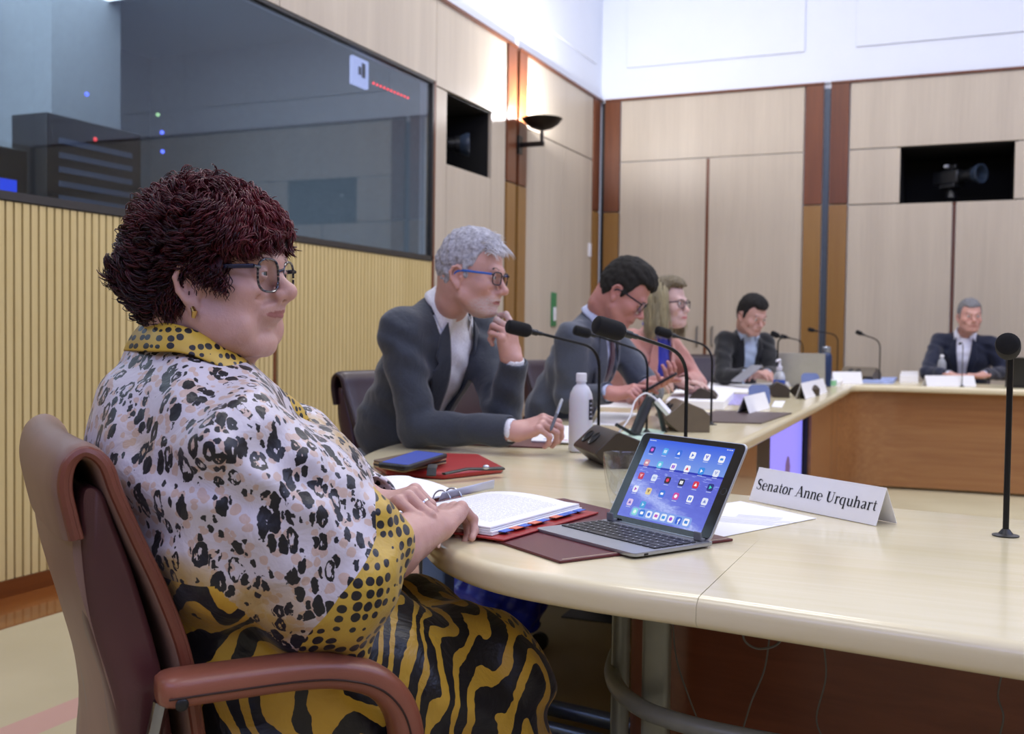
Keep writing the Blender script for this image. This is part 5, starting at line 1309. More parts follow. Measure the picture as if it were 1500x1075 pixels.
# ---- curly hair
def hair_mat(name, c1, c2, rough=.35):
    if name in _mc: return _mc[name]
    t = NT(name); gi = t.n('ShaderNodeAttribute'); gi.attribute_name = 'Rnd'; v = t.coord()
    t.set(base=t.ramp(gi.outputs['Fac'], [(0, srgb(c1)), (1, srgb(c2))]), rough=rough, spec=.32)
    _mc[name] = t.m; return t.m
def strands_mesh(curves, seg=5):
    """curves: list of (points, radii, rnd)"""
    V, F, A = [], [], []; base = 0
    for pts, rad, rn in curves:
        pts = np.array(pts); n = len(pts); T_ = np.gradient(pts, axis=0); T_ /= np.linalg.norm(T_, axis=1)[:, None]+1e-9
        ref = np.array([.3, .2, .93]); N_ = np.cross(T_, ref); N_ /= np.linalg.norm(N_, axis=1)[:, None]+1e-9; B_ = np.cross(T_, N_)
        a = np.arange(seg)*2*PI/seg; rr = np.array(rad)[:, None, None]
        ring = pts[:, None]+rr*(np.cos(a)[None, :, None]*N_[:, None]+np.sin(a)[None, :, None]*B_[:, None])
        V.append(ring.reshape(-1, 3)); i = np.arange(n-1)[:, None]*seg+np.arange(seg)[None]; j = np.arange(n-1)[:, None]*seg+(np.arange(seg)[None]+1) % seg
        F.append(np.stack([i, j, j+seg, i+seg], -1).reshape(-1, 4)+base); A.append(np.full(n*seg, rn)); base += n*seg
    V = np.concatenate(V); F = np.concatenate(F); A = np.concatenate(A)
    me = bpy.data.meshes.new('strands'); me.vertices.add(len(V)); me.vertices.foreach_set('co', V.astype(np.float32).ravel()); me.loops.add(len(F)*4); me.loops.foreach_set('vertex_index', F.astype(np.int32).ravel())
    me.polygons.add(len(F)); me.polygons.foreach_set('loop_start', np.arange(0, len(F)*4, 4, dtype=np.int32)); me.polygons.foreach_set('loop_total', np.full(len(F), 4, np.int32))
    me.polygons.foreach_set('use_smooth', np.ones(len(F), bool)); me.update(calc_edges=True)
    at = me.attributes.new('Rnd', 'FLOAT', 'POINT'); at.data.foreach_set('value', A.astype(np.float32)); return me
# side-view outline of the hair mass, (x, z) in the head frame
def hxz(px, py, yl):
    d = ray(px, py); n = HF.R[1]; t = (yl-(CAM-HF.o)@n)/(d@n); q = HF.l((CAM+d*t)[None])[0]; return (q[0], q[2])
OUT = [hxz(*p, 0) for p in ((417, 362), (419, 335), (412, 312), (396, 294), (375, 276), (345, 262), (300, 260), (262, 265), (236, 282), (216, 304), (202, 336), (190, 362), (182, 386), (184, 402), (194, 422), (206, 442), (220, 460), (236, 476))]
OUT += [hxz(*p, -.08) for p in ((258, 472), (274, 455), (262, 428), (255, 404), (262, 394), (280, 394), (290, 408), (300, 420), (318, 418), (333, 430), (332, 412), (326, 392), (324, 386), (336, 377), (356, 371), (380, 364))] + [hxz(402, 362, -.05)]
def poly_sd(P2, poly):
    A = np.array(poly); B = np.roll(A, -1, 0); d = np.full(len(P2), 1e9); ins = np.zeros(len(P2), bool)
    for a, b in zip(A, B):
        e = b-a; t = np.clip(((P2-a)@e)/(e@e), 0, 1); q = P2-a-t[:, None]*e; d = np.minimum(d, (q*q).sum(1))
        c = ((a[1] <= P2[:, 1]) != (b[1] <= P2[:, 1])) & (P2[:, 0] < (b[0]-a[0])*(P2[:, 1]-a[1])/(b[1]-a[1]+1e-12)+a[0]); ins ^= c
    d = np.sqrt(d); return np.where(ins, -d, d)
def hair_w(x, z):  # half width of the hair mass
    return .088*np.sqrt(np.clip(1-np.clip((z-.03)/.108, 0, 1)**2.2, 0, 1))*np.sqrt(np.clip(1-np.clip((x-.0)/.115, 0, 1)**3, .02, 1))*np.sqrt(np.clip(1-np.clip((-x-.02)/.132, 0, 1)**2.4, .02, 1))-.012*np.clip((-.02-z)/.06, 0, 1)
def cap_field(P):
    L_ = HF.l(P); d2 = poly_sd(L_[:, [0, 2]], OUT)+.010+.014*np.clip((L_[:, 2]-.04)/.04, 0, 1); w = hair_w(L_[:, 0], L_[:, 2])-.008; dy = np.abs(L_[:, 1])-w
    k = .03; h = np.maximum(k-np.abs(d2-dy), 0)/k; d = np.maximum(d2, dy)+h*h*k/4
    return (d+.0018*vnoise(L_, 150, 11))*.7
cap = [fn(cap_field, HF.w((-.03, 0, .03)), .19, k=.005)]
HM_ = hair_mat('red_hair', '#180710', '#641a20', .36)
hm = sdf_mesh(cap, .004, 'hair_cap'); at = hm.attributes.new('Rnd', 'FLOAT', 'POINT'); at.data.foreach_set('value', np.full(len(hm.vertices), .0, np.float32))
hair = link('hair', hm, plain('hair_base_red', '#1a070c', .9, .3, 80), WOM, world=True)
rng = np.random.RandomState(5); curves = []
def surf_pt(x, z, sgn):  # point on the hair surface
    w = float(hair_w(np.array([x]), np.array([z]))[0]); d = -float(poly_sd(np.array([[x, z]]), OUT)[0]); 
    q = min(1, max(0, d)/.05); return np.array([x, sgn*w*math.sqrt(max(0, 1-(1-q)**2)), z]), q
cnt_ = 0
cen = np.array([-.02, 0, .02])
while cnt_ < 2300:
    x, z = rng.uniform(-.15, .095), (rng.uniform(-.10, .145) if rng.rand() < .6 else rng.uniform(.05, .145))
    d = -poly_sd(np.array([[x, z]]), OUT)[0]
    if d < .002: continue
    sgn = -1 if rng.rand() < .72 else 1
    if rng.rand() < (.22 if z < .06 else .5): sgn *= rng.rand()*.9
    p, q = surf_pt(x, z, sgn)
    out = (p-cen); out[1] *= 1.3; out /= np.linalg.norm(out)
    front = np.clip((x-.02)/.05, 0, 1)*(z > .02); top = np.clip((z-.06)/.05, 0, 1)
    sw = np.array([math.sin(x*60+z*31+p[1]*40), math.sin(z*57+x*22), math.cos(x*45-z*38+p[1]*30)])*.55
    dirn = np.array([-.6+1.6*np.clip((x+.02)/.07, 0, 1), 0, -.8+.45*top])+sw+rng.normal(size=3)*.18; dirn -= out*(dirn@out)*.85; dirn /= np.linalg.norm(dirn)
    side_ = np.cross(dirn, out); side_ /= np.linalg.norm(side_)+1e-9; o2 = np.cross(side_, dirn)
    Ln = rng.uniform(.030, .048)*(1-.15*front); rad0 = rng.uniform(.0045, .0080)*(1-.50*front); turns = rng.uniform(1.3, 2.3)*(1-.5*front); ph = rng.uniform(0, 6.28); n = 18
    t = np.linspace(0, 1, n); ns = 7
    lit_tone = np.clip(.12+.38*top+.45*front+.2*max(0, .4-abs(z-.05)*6)+rng.normal()*.12, 0, 1)  # highlights painted into strand colour: paler on top and in front
    for q_ in range(ns):
        da, db = rng.normal(size=2)*.0016; hel = (rad0+da)*np.minimum(1, t*3+.3); sp_ = 1+.35*t
        pts = p+np.outer(t*Ln*(1+.06*rng.normal()), dirn)-np.outer(.012*(1-t)**2, out)+np.outer(hel*np.cos(ph+turns*6.28*t)+.0015+da*sp_, o2)+np.outer(hel*np.sin(ph+turns*6.28*t)+db*sp_, side_)
        pts -= np.outer(t**2*Ln*.16, out)
        if q_ == 0 and (poly_sd(pts[:, [0, 2]], OUT) > .003+.004*top).mean() > .2+.2*top: break
        rad = rng.uniform(.0006, .0010)*np.minimum(1, np.minimum(t*5+.35, (1-t)*5+.25))
        curves.append((HF.o+pts@HF.R, rad, np.clip(lit_tone+rng.normal()*.12, 0, 1)))
    else: cnt_ += 1
# fringe wisps
for k in range(420):
    y = rng.uniform(-.074, .060); x0 = .0885*math.sqrt(max(.05, 1-(y/.084)**2))+.004; z0 = rng.uniform(.060, .085); z1 = rng.uniform(.030, .048)+.012*max(0, (-y-.045)/.03)-(.014 if rng.rand() < .12 else 0)
    t = np.linspace(0, 1, 9); xx = (x0-.012)+.019*np.sin(t*1.9); pts = np.stack([xx*(1-.06*t), y-.008*t*(y < 0)+rng.normal()*.006*t+.003*np.sin(t*5+k), z0+(z1-z0)*t], 1)
    curves.append((HF.o+pts@HF.R, np.interp(t, [0, .6, 1], [.0009, .0007, .0002]), rng.uniform(.3, 1)))
A_ = np.array(hxz(296, 400, -.08)); B_ = np.array(hxz(334, 430, -.08)); C_ = np.array(hxz(326, 386, -.08))
for k in range(420):
    u = rng.rand(); a = A_*(1-u)+C_*u+np.array([0, .012]); b = A_*(1-u)+B_*u+np.array([.0, -.016*(1-u)]); t = np.linspace(0, 1, 9)
    xz = a[None]*(1-t)[:, None]+b[None]*t[:, None]+np.stack([.004*np.sin(t*4+u*9), 0*t], 1); yy = -(.0795+.006*np.sin(t*3.1)*rng.uniform(.3, 1.0))
    curves.append((HF.o+np.stack([xz[:, 0], yy, xz[:, 1]], 1)@HF.R, np.interp(t, [0, .6, 1], [.0009, .0008, .0002]), rng.uniform(0, .45)))
# ragged lower edge over the ear and down the nape
edge = [hxz(*p, -.08) for p in ((268, 398), (284, 398), (292, 408), (302, 418), (318, 418), (331, 424))]
nape = [hxz(*p, -.07) for p in ((238, 455), (250, 452), (262, 440), (268, 430), (258, 415), (252, 405))]
for P_, n_, L0, yv in ((edge, 260, .020, -.083), (nape, 420, .030, -.074)):
    P_ = np.array(P_)
    for k in range(n_):
        u = rng.rand()*(len(P_)-1.001); i_ = int(u); a = P_[i_]*(1-u+i_)+P_[i_+1]*(u-i_)+np.array([rng.normal()*.006, .014+rng.uniform(-.01, .014)]); t = np.linspace(0, 1, 9); Ln = L0*rng.uniform(.6, 1.25); am = rng.uniform(.001, .004); ph = rng.uniform(0, 6)
        dx = rng.uniform(-.25, .45)*Ln; yy = yv-rng.uniform(-.004, .006)+.006*t*(yv > -.08)
        pts = np.stack([a[0]+dx*t+am*np.sin(t*7+ph), yy+am*np.cos(t*7+ph), a[1]-Ln*t], 1); curves.append((HF.o+pts@HF.R, np.interp(t, [0, .6, 1], [.0010, .0008, .0002]), rng.uniform(0, .45)))
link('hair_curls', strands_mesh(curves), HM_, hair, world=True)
# ---- printed cloth materials
def lim(t, f, a, b): return t.ramp(f, [(a, (0, 0, 0, 1)), (b, (1, 1, 1, 1))])
def warp(t, v, scale, amt):
    nz = t.n('ShaderNodeTexNoise'); nz.inputs['Scale'].default_value = scale; nz.inputs['Detail'].default_value = 3; t.l(v, nz.inputs['Vector'])
    sub = t.n('ShaderNodeVectorMath', operation='SUBTRACT'); t.l(nz.outputs['Color'], sub.inputs[0]); sub.inputs[1].default_value = (.5, .5, .5)
    sc = t.n('ShaderNodeVectorMath', operation='SCALE'); t.l(sub.outputs[0], sc.inputs[0]); sc.inputs['Scale'].default_value = amt
    ad = t.n('ShaderNodeVectorMath', operation='ADD'); t.l(v, ad.inputs[0]); t.l(sc.outputs[0], ad.inputs[1]); return ad.outputs[0]
def vor(t, v, scale, rnd=1.0, out='Distance'):
    n_ = t.n('ShaderNodeTexVoronoi'); n_.inputs['Scale'].default_value = scale; n_.inputs['Randomness'].default_value = rnd; t.l(v, n_.inputs['Vector']); return n_.outputs[out]
def dots(t, v, scale, r=.41):
    """dark ovals on yellow"""
    d = vor(t, warp(t, v, 30, .006), scale, .28); return t.mix(t.math('LESS_THAN', d, r), srgb('#c6a43c'), srgb('#0f0f16'))
def leopard(t, v):
    """v in metres"""
    w1 = warp(t, v, 26, .016); w1 = warp(t, w1, 120, .0085)
    mp = t.n('ShaderNodeMapping'); mp.inputs['Scale'].default_value = (1, 1, .55); t.l(w1, mp.inputs[0]); u = mp.outputs[0]
    dv = t.n('ShaderNodeTexVoronoi'); dv.inputs['Scale'].default_value = 50; t.l(u, dv.inputs['Vector']); d = dv.outputs['Distance']
    sp = t.n('ShaderNodeSeparateColor'); t.l(dv.outputs['Color'], sp.inputs[0])
    big = t.noise(v, 7, 2)
    rO = t.math('ADD', .30, t.math('MULTIPLY', sp.outputs[0], .24)); rI = t.math('SUBTRACT', t.math('MULTIPLY', sp.outputs[1], .46), .14)
    mb = t.n('ShaderNodeMapping'); mb.inputs['Scale'].default_value = (2.2, 2.2, .5); mb.inputs['Rotation'].default_value = (0, .5, 0); t.l(v, mb.inputs[0]); brk = t.noise(mb.outputs[0], 110, 2, .6)
    blk = t.math('MULTIPLY', t.math('LESS_THAN', d, rO), t.math('GREATER_THAN', t.math('ADD', d, t.math('MULTIPLY', t.math('SUBTRACT', brk, .5), .6)), rI))
    small = vor(t, warp(t, v, 60, .01), 62, 1.0); pe = t.math('LESS_THAN', small, .40)
    base = t.mix(t.math('MULTIPLY', pe, .75), srgb('#cfc9d0'), srgb('#c4a48e'))
    yel = t.ramp(t.noise(t.coord('Object', (1, 1, 1), (0, 0, 0), (.3, .2, .1)), 5.5, 2, .5), [(.60, (0, 0, 0, 1)), (.68, (1, 1, 1, 1))])
    base = t.mix(t.math('MULTIPLY', yel, .85), base, srgb('#b3923a'))
    dv2 = t.n('ShaderNodeTexVoronoi'); dv2.inputs['Scale'].default_value = 88; t.l(u, dv2.inputs['Vector']); s2 = t.n('ShaderNodeSeparateColor'); t.l(dv2.outputs['Color'], s2.inputs[0])
    tiny = t.math('MULTIPLY', t.math('LESS_THAN', dv2.outputs['Distance'], .34), t.math('GREATER_THAN', s2.outputs[0], .55))
    tiny = t.math('MULTIPLY', tiny, t.math('GREATER_THAN', d, .50))
    return t.mix(t.math('MAXIMUM', blk, tiny), base, srgb('#0e0f18'))
def tiger(t, v):
    w1 = warp(t, v, 24, .012)
    mp = t.n('ShaderNodeMapping'); mp.inputs['Rotation'].default_value = (0, R(-38), R(8)); mp.inputs['Scale'].default_value = (9.0, 4.0, 3.4); t.l(w1, mp.inputs[0])
    n1 = t.noise(mp.outputs[0], 1.1, 1, .4, .25); sx_ = t.n('ShaderNodeSeparateXYZ'); t.l(mp.outputs[0], sx_.inputs[0])
    f = t.math('SINE', t.math('ADD', t.math('MULTIPLY', n1, 50), t.math('MULTIPLY', sx_.outputs[0], 17))); md = t.noise(v, 26, 2)
    f = t.math('ADD', f, t.math('MULTIPLY', t.math('SUBTRACT', md, .5), 2.4))
    return t.mix(t.math('GREATER_THAN', f, -.22), srgb('#cda335'), srgb('#0d0d14'))
def cloth_mat(name, kind, rough=.38):
    t = NT(name)
    # coordinates turned into the wearer's own frame
    v = t.coord('Object', (1, 1, 1), (0, 0, -WH))
    at = t.n('ShaderNodeAttribute'); at.attribute_name = 'Band'
    main = leopard(t, v) if kind == 'leopard' else tiger(t, v)
    mp = t.n('ShaderNodeMapping'); mp.inputs['Scale'].default_value = (1, .25, 1); t.l(v, mp.inputs[0])
    c = t.mix(t.math('GREATER_THAN', at.outputs['Fac'], 0.0), main, dots(t, mp.outputs[0], 62 if kind == 'leopard' else 70))
    if kind == 'leopard':
        a2 = t.n('ShaderNodeAttribute'); a2.attribute_name = 'Tail'; c = t.mix(t.math('GREATER_THAN', a2.outputs['Fac'], 0.0), c, tiger(t, v))
    t.set(base=c, rough=rough, sheen=.15, spec=.45)
    t.bump(t.noise(v, 16, 4, .55, .6), .35, .02); return t.m
def set_attr(me, name, vals):
    a = me.attributes.new(name, 'FLOAT', 'POINT'); a.data.foreach_set('value', np.asarray(vals, np.float32))
def verts_np(me):
    a = np.empty(len(me.vertices)*3, np.float32); me.vertices.foreach_get('co', a); return a.reshape(-1, 3).astype(float)
# ---- blouse
SL = [plane_xz(*p, -.25) for p in ((577, 738), (599, 766), (601, 798), (577, 850), (533, 915), (524, 957), (455, 952), (400, 925), (335, 868), (285, 825), (262, 740), (262, 660), (300, 590), (380, 585), (450, 640), (530, 700))]
BANDP = [plane_xz(*p, -.30) for p in ((556, 715), (640, 740), (645, 820), (600, 890), (555, 950), (540, 1000), (430, 1000), (452, 915), (478, 858), (512, 815), (542, 780), (545, 740))]
armx = [plane_xz(*p, -.25) for p in ((300, 620), (480, 835), (600, 790))]
def seg_d(P2, a, b):
    a, b = np.array(a), np.array(b); e = b-a; t = np.clip(((P2-a)@e)/(e@e), 0, 1); return np.linalg.norm(P2-a-t[:, None]*e, axis=1)
def sleeve_field(P):
    L_ = WB.l(P); P2 = L_[:, [0, 2]]; d2 = poly_sd(P2, SL)
    da = np.minimum(seg_d(P2, armx[0], armx[1]), seg_d(P2, armx[1], armx[2]))
    fold = .006*np.sin((P2[:, 0]*.8+P2[:, 1]*.5)*70+3*np.sin(P2[:, 1]*22))+.004*np.sin((P2[:, 0]*.5-P2[:, 1])*95+1)
    y0 = -.262+.10*np.clip((P2[:, 0]-.02)/.12, 0, 1)*np.clip((P2[:, 1]-.66)/.1, 0, 1)+fold
    th = .020+.040*np.exp(-(da/.065)**2)
    dy = np.abs(L_[:, 1]-y0)-th; k = .03; h = np.maximum(k-np.abs(d2-dy), 0)/k
    return (np.maximum(d2, dy)+h*h*k/4)*.8
blouse = [el(wl_(-.155, -.03, .80), (.165, .19, .21), WB.R, .04), el(wl_(-.19, -.035, .90), (.135, .17, .145), WB.R, .04), rc(wl_(-.185, -.135, .952), wl_(-.135, .09, .915), .074, k=.03),
          rc(wl_(-.19, -.05, .975), wl_(-.19, -.05, .95), .085, k=.03), el(wl_(-.03, 0, .74), (.15, .18, .15), WB.R, .05), el(wl_(-.03, -.06, .82), (.11, .10, .10), WB.R, .05), el(wl_(-.01, .07, .81), (.11, .09, .10), WB.R, .05),
          el(wl_(-.09, -.01, .63), (.21, .215, .13), WB.R, .05),
          rc(sh_R, el_R, .080, .082, k=.07), rc(wl_(-.16, -.16, .90), wl_(-.10, -.235, .82), .08, .088, k=.05), rc(wl_(-.21, -.14, .87), wl_(-.17, -.20, .76), .08, .08, k=.06),
          rc(sh_L-np.array([0, 0, .006]), wl_(.02, .13, .852), .070, .066, k=.07), rc(wl_(.02, .13, .852), wl_(.08, .13, .80), .066, .060, k=.05), rc(wl_(.09, .13, .81), wl_(.122, .04, .785), .060, .044, k=.04),
          fn(sleeve_field, wl_(-.03, -.25, .78), .30, k=.045)]
def bl_fold(P):
    L_ = WB.l(P); a = np.exp(-((L_[:, 1]+.1)/.25)**2)
    return (.0035*np.sin(L_[:, 0]*60+L_[:, 2]*45+2.5*np.sin(L_[:, 2]*18+L_[:, 1]*9))+.0022*vnoise(L_, 55, 2))*1.0
blouse.append(fn(bl_fold, wl_(0, 0, .8), 9, k=.01, op='a'))
# neck hole, cuff hollow
nkd = HF.w((0, 0, 0))-wl_(-.17, 0, 1.0); nkd /= np.linalg.norm(nkd)
blouse += [rc(wl_(-.175, -.05, 1.065), wl_(-.16, -.05, 1.2), .082, .10, k=.012, op='s'), rc(wl_(-.11, -.04, 1.04), wl_(.02, -.02, 1.03), .05, .08, k=.02, op='s'),
           rc(el_R*.62+wr_R*.38, wr_R+(wr_R-el_R)*.3, .048, .060, k=.008, op='s'), rc(wl_(.122, .03, .787), wl_(.13, -.1, .79), .032, .042, k=.006, op='s')]
bm2 = sdf_mesh(blouse, .0042, 'blouse'); V = verts_np(bm2); L_ = WB.l(V)
bd = -poly_sd(L_[:, [0, 2]], BANDP); bd = np.where(L_[:, 1] < -.12, bd, -1)
set_attr(bm2, 'Band', bd)
tl = .742-L_[:, 2]; tl = np.where((poly_sd(L_[:, [0, 2]], SL) < .004) & (L_[:, 1] < -.205), -1, tl); set_attr(bm2, 'Tail', tl)
bl_o = link('blouse', bm2, cloth_mat('leopard_cloth', 'leopard'), WOM, world=True)
# collar band
UPc = [(-.244, -.03, 1.064), (-.232, -.09, 1.066), (-.212, -.128, 1.062), (-.180, -.145, 1.048), (-.138, -.138, 1.022), (-.108, -.110, 1.000), (-.076, -.080, .980), (-.03, -.05, .95)]
LOc = [(-.257, -.03, 1.034), (-.240, -.105, 1.034), (-.214, -.145, 1.034), (-.180, -.165, 1.020), (-.143, -.160, .998), (-.106, -.128, .972), (-.070, -.092, .951), (-.02, -.055, .92)]
def mir(q): return [(p[0]+.0, -.10-p[1], p[2]-.004) for p in q[::-1]]
_ofs = lambda q, e, dz: [tuple(np.array(p)+e*np.array([p[0]+.165, p[1]+.05, 0])/max(.05, math.hypot(p[0]+.165, p[1]+.05))+np.array([0, 0, dz])) for p in q]
UPc = _ofs(UPc, .004, .004); LOc = _ofs(LOc, .017, -.002)
U_ = smooth_path(UPc[::-1]+mir(UPc)[::-1][1:], 6); L2_ = smooth_path(LOc[::-1]+mir(LOc)[::-1][1:], 6)
m = MB(); m.loft([[tuple(WB.w(a)), tuple(WB.w(a*.62+b*.38+np.array([0, 0, .004]))), tuple(WB.w(a*.3+b*.7+np.array([0, 0, .002]))), tuple(WB.w(b+np.array([0, 0, -.004])))] for a, b in zip(U_, L2_)], closed=False, caps=False)
co_ = m.build('collar', None, WOM, world=True)
t = NT('collar_cloth'); v = t.coord('Object', (1, 1, 1), (0, 0, -WH)); mp = t.n('ShaderNodeMapping'); mp.inputs['Scale'].default_value = (1, .5, 1); t.l(v, mp.inputs[0])
t.set(base=dots(t, mp.outputs[0], 88), rough=.4); co_.data.materials.append(t.m); s_ = co_.modifiers.new('s', 'SOLIDIFY'); s_.thickness = .003; s_ = co_.modifiers.new('ss', 'SUBSURF'); s_.levels = 1; s_.render_levels = 1
# ---- long patterned skirt
KB = [plane_xz(*p, -.10) for p in ((600, 800), (700, 840), (800, 910), (860, 1000), (860, 1180), (798, 1180), (795, 1010), (760, 940), (700, 885), (640, 855))]
skirt = [el(wl_(-.05, 0, .56), (.22, .215, .17), WB.R, .05), el(wl_(.03, -.145, .455), (.27, .118, .12), WB.R, .05)]
for y in (-1, 1): skirt += [rc(wl_(-.02, y*.11, .555), wl_(.265, y*.125, .515), .125, .090, k=.05), rc(wl_(.27, y*.12, .50), wl_(.29, y*.12, .25), .090, .11, k=.05)]
skirt += [el(wl_(.12, 0, .55), (.20, .16, .070), WB.R, .06), el(wl_(.30, 0, .37), (.07, .17, .17), WB.R, .06), rc(wl_(.25, -.16, .47), wl_(.25, -.18, .25), .07, .09, k=.05),
          fn(lambda P: (lambda L_: .007*np.sin(L_[:, 0]*38+L_[:, 2]*30+2*np.sin(L_[:, 2]*14))+.004*vnoise(L_, 40, 9))(WB.l(P)), wl_(0, 0, .5), 9, k=.01, op='a')]
skm = sdf_mesh(skirt, .005, 'skirt'); V = verts_np(skm); L_ = WB.l(V); set_attr(skm, 'Band', -poly_sd(L_[:, [0, 2]], KB))
link('skirt', skm, cloth_mat('tiger_cloth', 'tiger'), WOM, world=True)
for y in (-1, 1):
    f = Fr(wl_(.36, y*.12, 0), WH); sp = [rc(f.w((-.06, 0, .045)), f.w((.06, 0, .035)), .042, .036, k=.02), rc(f.w((.06, 0, .035)), f.w((.13, 0, .028)), .036, .026, k=.02)]
    link('shoe', sdf_mesh(sp, .006, 'shoe'), plain('black_leather', '#111114', .3), WOM, world=True)
# rings on her fingers
RM = plain('silver', '#c8c8cc', .15, .02, metal=1)
for (a, b, r0), lab in ((jL[2], 'silver ring with pale stones'), (jR[1], 'silver band'), (jR[2], 'wide silver band')):
    u = (b-a)/np.linalg.norm(b-a); c = a+(b-a)*.55; q = Vector([float(t_) for t_ in u]).to_track_quat('Z', 'Y').to_matrix().to_4x4(); M_ = Matrix.Translation(Vector([float(t_) for t_ in c])) @ q
    m = MB(); m.lathe([(r0*1.02, -.0018), (r0*1.12, -.0014), (r0*1.12, .0014), (r0*1.02, .0018)], (0, 0, 0), 28, M=M_, caps=False); o = m.build('finger_ring', RM, WOM, world=True)
# ================================================================ SEATED PEOPLE IN SUITS
def frame_zx(o, z, x):
    f = Fr(o); z = np.array(z, float); z /= np.linalg.norm(z); x = np.array(x, float); x = x-z*(x@z); x /= np.linalg.norm(x); f.R = np.array([x, np.cross(z, x), z]); return f
def short_hair(f, s, parent, c1, c2, hairline, n=2600, length=(.012, .022), lift=.35, flow=(-.2, 0, -.5), front=None, cap_off=.006, rough=.5, res=.005, seed=1, wide=1.0, thick=.0011, curl=0.0, name='hair', extra=None):
    rg = np.random.RandomState(seed); bp_ = head_base(f, s, 0, wide)
    hl = np.array(hairline)
    def capf(P):
        L_ = f.l(P)/s; tp_ = np.clip((L_[:, 2]-.05)/.06, 0, 1); t = cap_off*(.75+.6*tp_+.9*np.clip((L_[:, 2]-.055)/.03, 0, 1)*np.clip((L_[:, 0]-.01)/.06, 0, 1)); d = bp_['f'](P)-t*s+.0022*vnoise(L_, 190, seed)+.0012*vnoise(L_, 420, seed+1)
        g = (np.interp(L_[:, 0], hl[:, 0], hl[:, 1])+.016*np.clip((np.abs(L_[:, 1])-.030)/.02, 0, 1)*np.clip((L_[:, 0]-.035)/.02, 0, 1)+.005*vnoise(L_, 210, seed+5)-L_[:, 2])*s; k = .006; h = np.maximum(k-np.abs(d-g), 0)/k; return np.maximum(d, g)+h*h*k/4
    pr = [fn(capf, f.w((-.01, 0, .03)), .15*s, k=.005)]+(extra or [])
    me = sdf_mesh(pr, res, name+'_cap'); o = link(name, me, plain('hair_base'+c1, c1, .9, .35, 120), parent, world=True)
    D = rg.normal(size=(n*3, 3)); D /= np.linalg.norm(D, axis=1)[:, None]; c0 = f.w((-.01*s, 0, .02*s)); W_ = D@f.R
    t = np.full(len(D), .03)
    for _ in range(40): t += bp_['f'](c0+W_*t[:, None])*.9
    P = c0+W_*t[:, None]; L_ = f.l(P)/s; ok = L_[:, 2] > np.interp(L_[:, 0], hl[:, 0], hl[:, 1]); P, L_, D = P[ok][:n], L_[ok][:n], D[ok][:n]; cs = []
    for p, l, d in zip(P, L_, D):
        fl = np.array(flow, float)
        if front is not None: w = np.clip((l[0]+.02)/.07, 0, 1)*np.clip((l[2]-.03)/.04, 0, 1); fl = fl*(1-w)+np.array(front, float)*w
        fl = fl+rg.normal(size=3)*.25; fl -= d*(fl@d); fl /= np.linalg.norm(fl)+1e-9; Ln = rg.uniform(*length)*(1.25 if l[2] > .06 else .8)*(.55 if l[2] < .0 else 1)
        tt = np.linspace(0, 1, 6); q = np.outer(tt*Ln, fl)+np.outer(tt*(1-tt*.5)*Ln*lift*1.3, d)+np.outer(np.sin(tt*5+rg.rand()*6)*curl, np.cross(fl, d)); q = p+(q+np.outer(np.ones(6)*(cap_off*.6), d))@f.R*s
        cs.append((q, np.interp(tt, [0, .7, 1], [thick, thick*.8, thick*.2])*s, rg.rand()))
    link(name+'_strands', strands_mesh(cs, 3), hair_mat('strands'+c1+c2, c1, c2, rough), o, world=True); return o
HL_SHORT = [(-.12, -.075), (-.075, -.070), (-.045, -.055), (-.030, -.020), (-.020, .018), (.004, .020), (.010, -.018), (.020, -.018), (.030, .012), (.045, .050), (.075, .058), (.10, .062)]
def suit_mat(name, c, rough=.75, weave=True):
    if name in _mc: return _mc[name]
    t = NT(name); v = t.coord(); cc = srgb(c); n_ = t.noise(v, 420, 2); b = t.noise(v, 9, 4, .55, .5)
    t.set(base=t.ramp(n_, [(.3, tuple(x*.82 for x in cc[:3])+(1,)), (.7, tuple(x*1.2 for x in cc[:3])+(1,))]), rough=rough, sheen=.25, spec=.3)
    t.bump(b, .5, .02); _mc[name] = t.m; return t.m
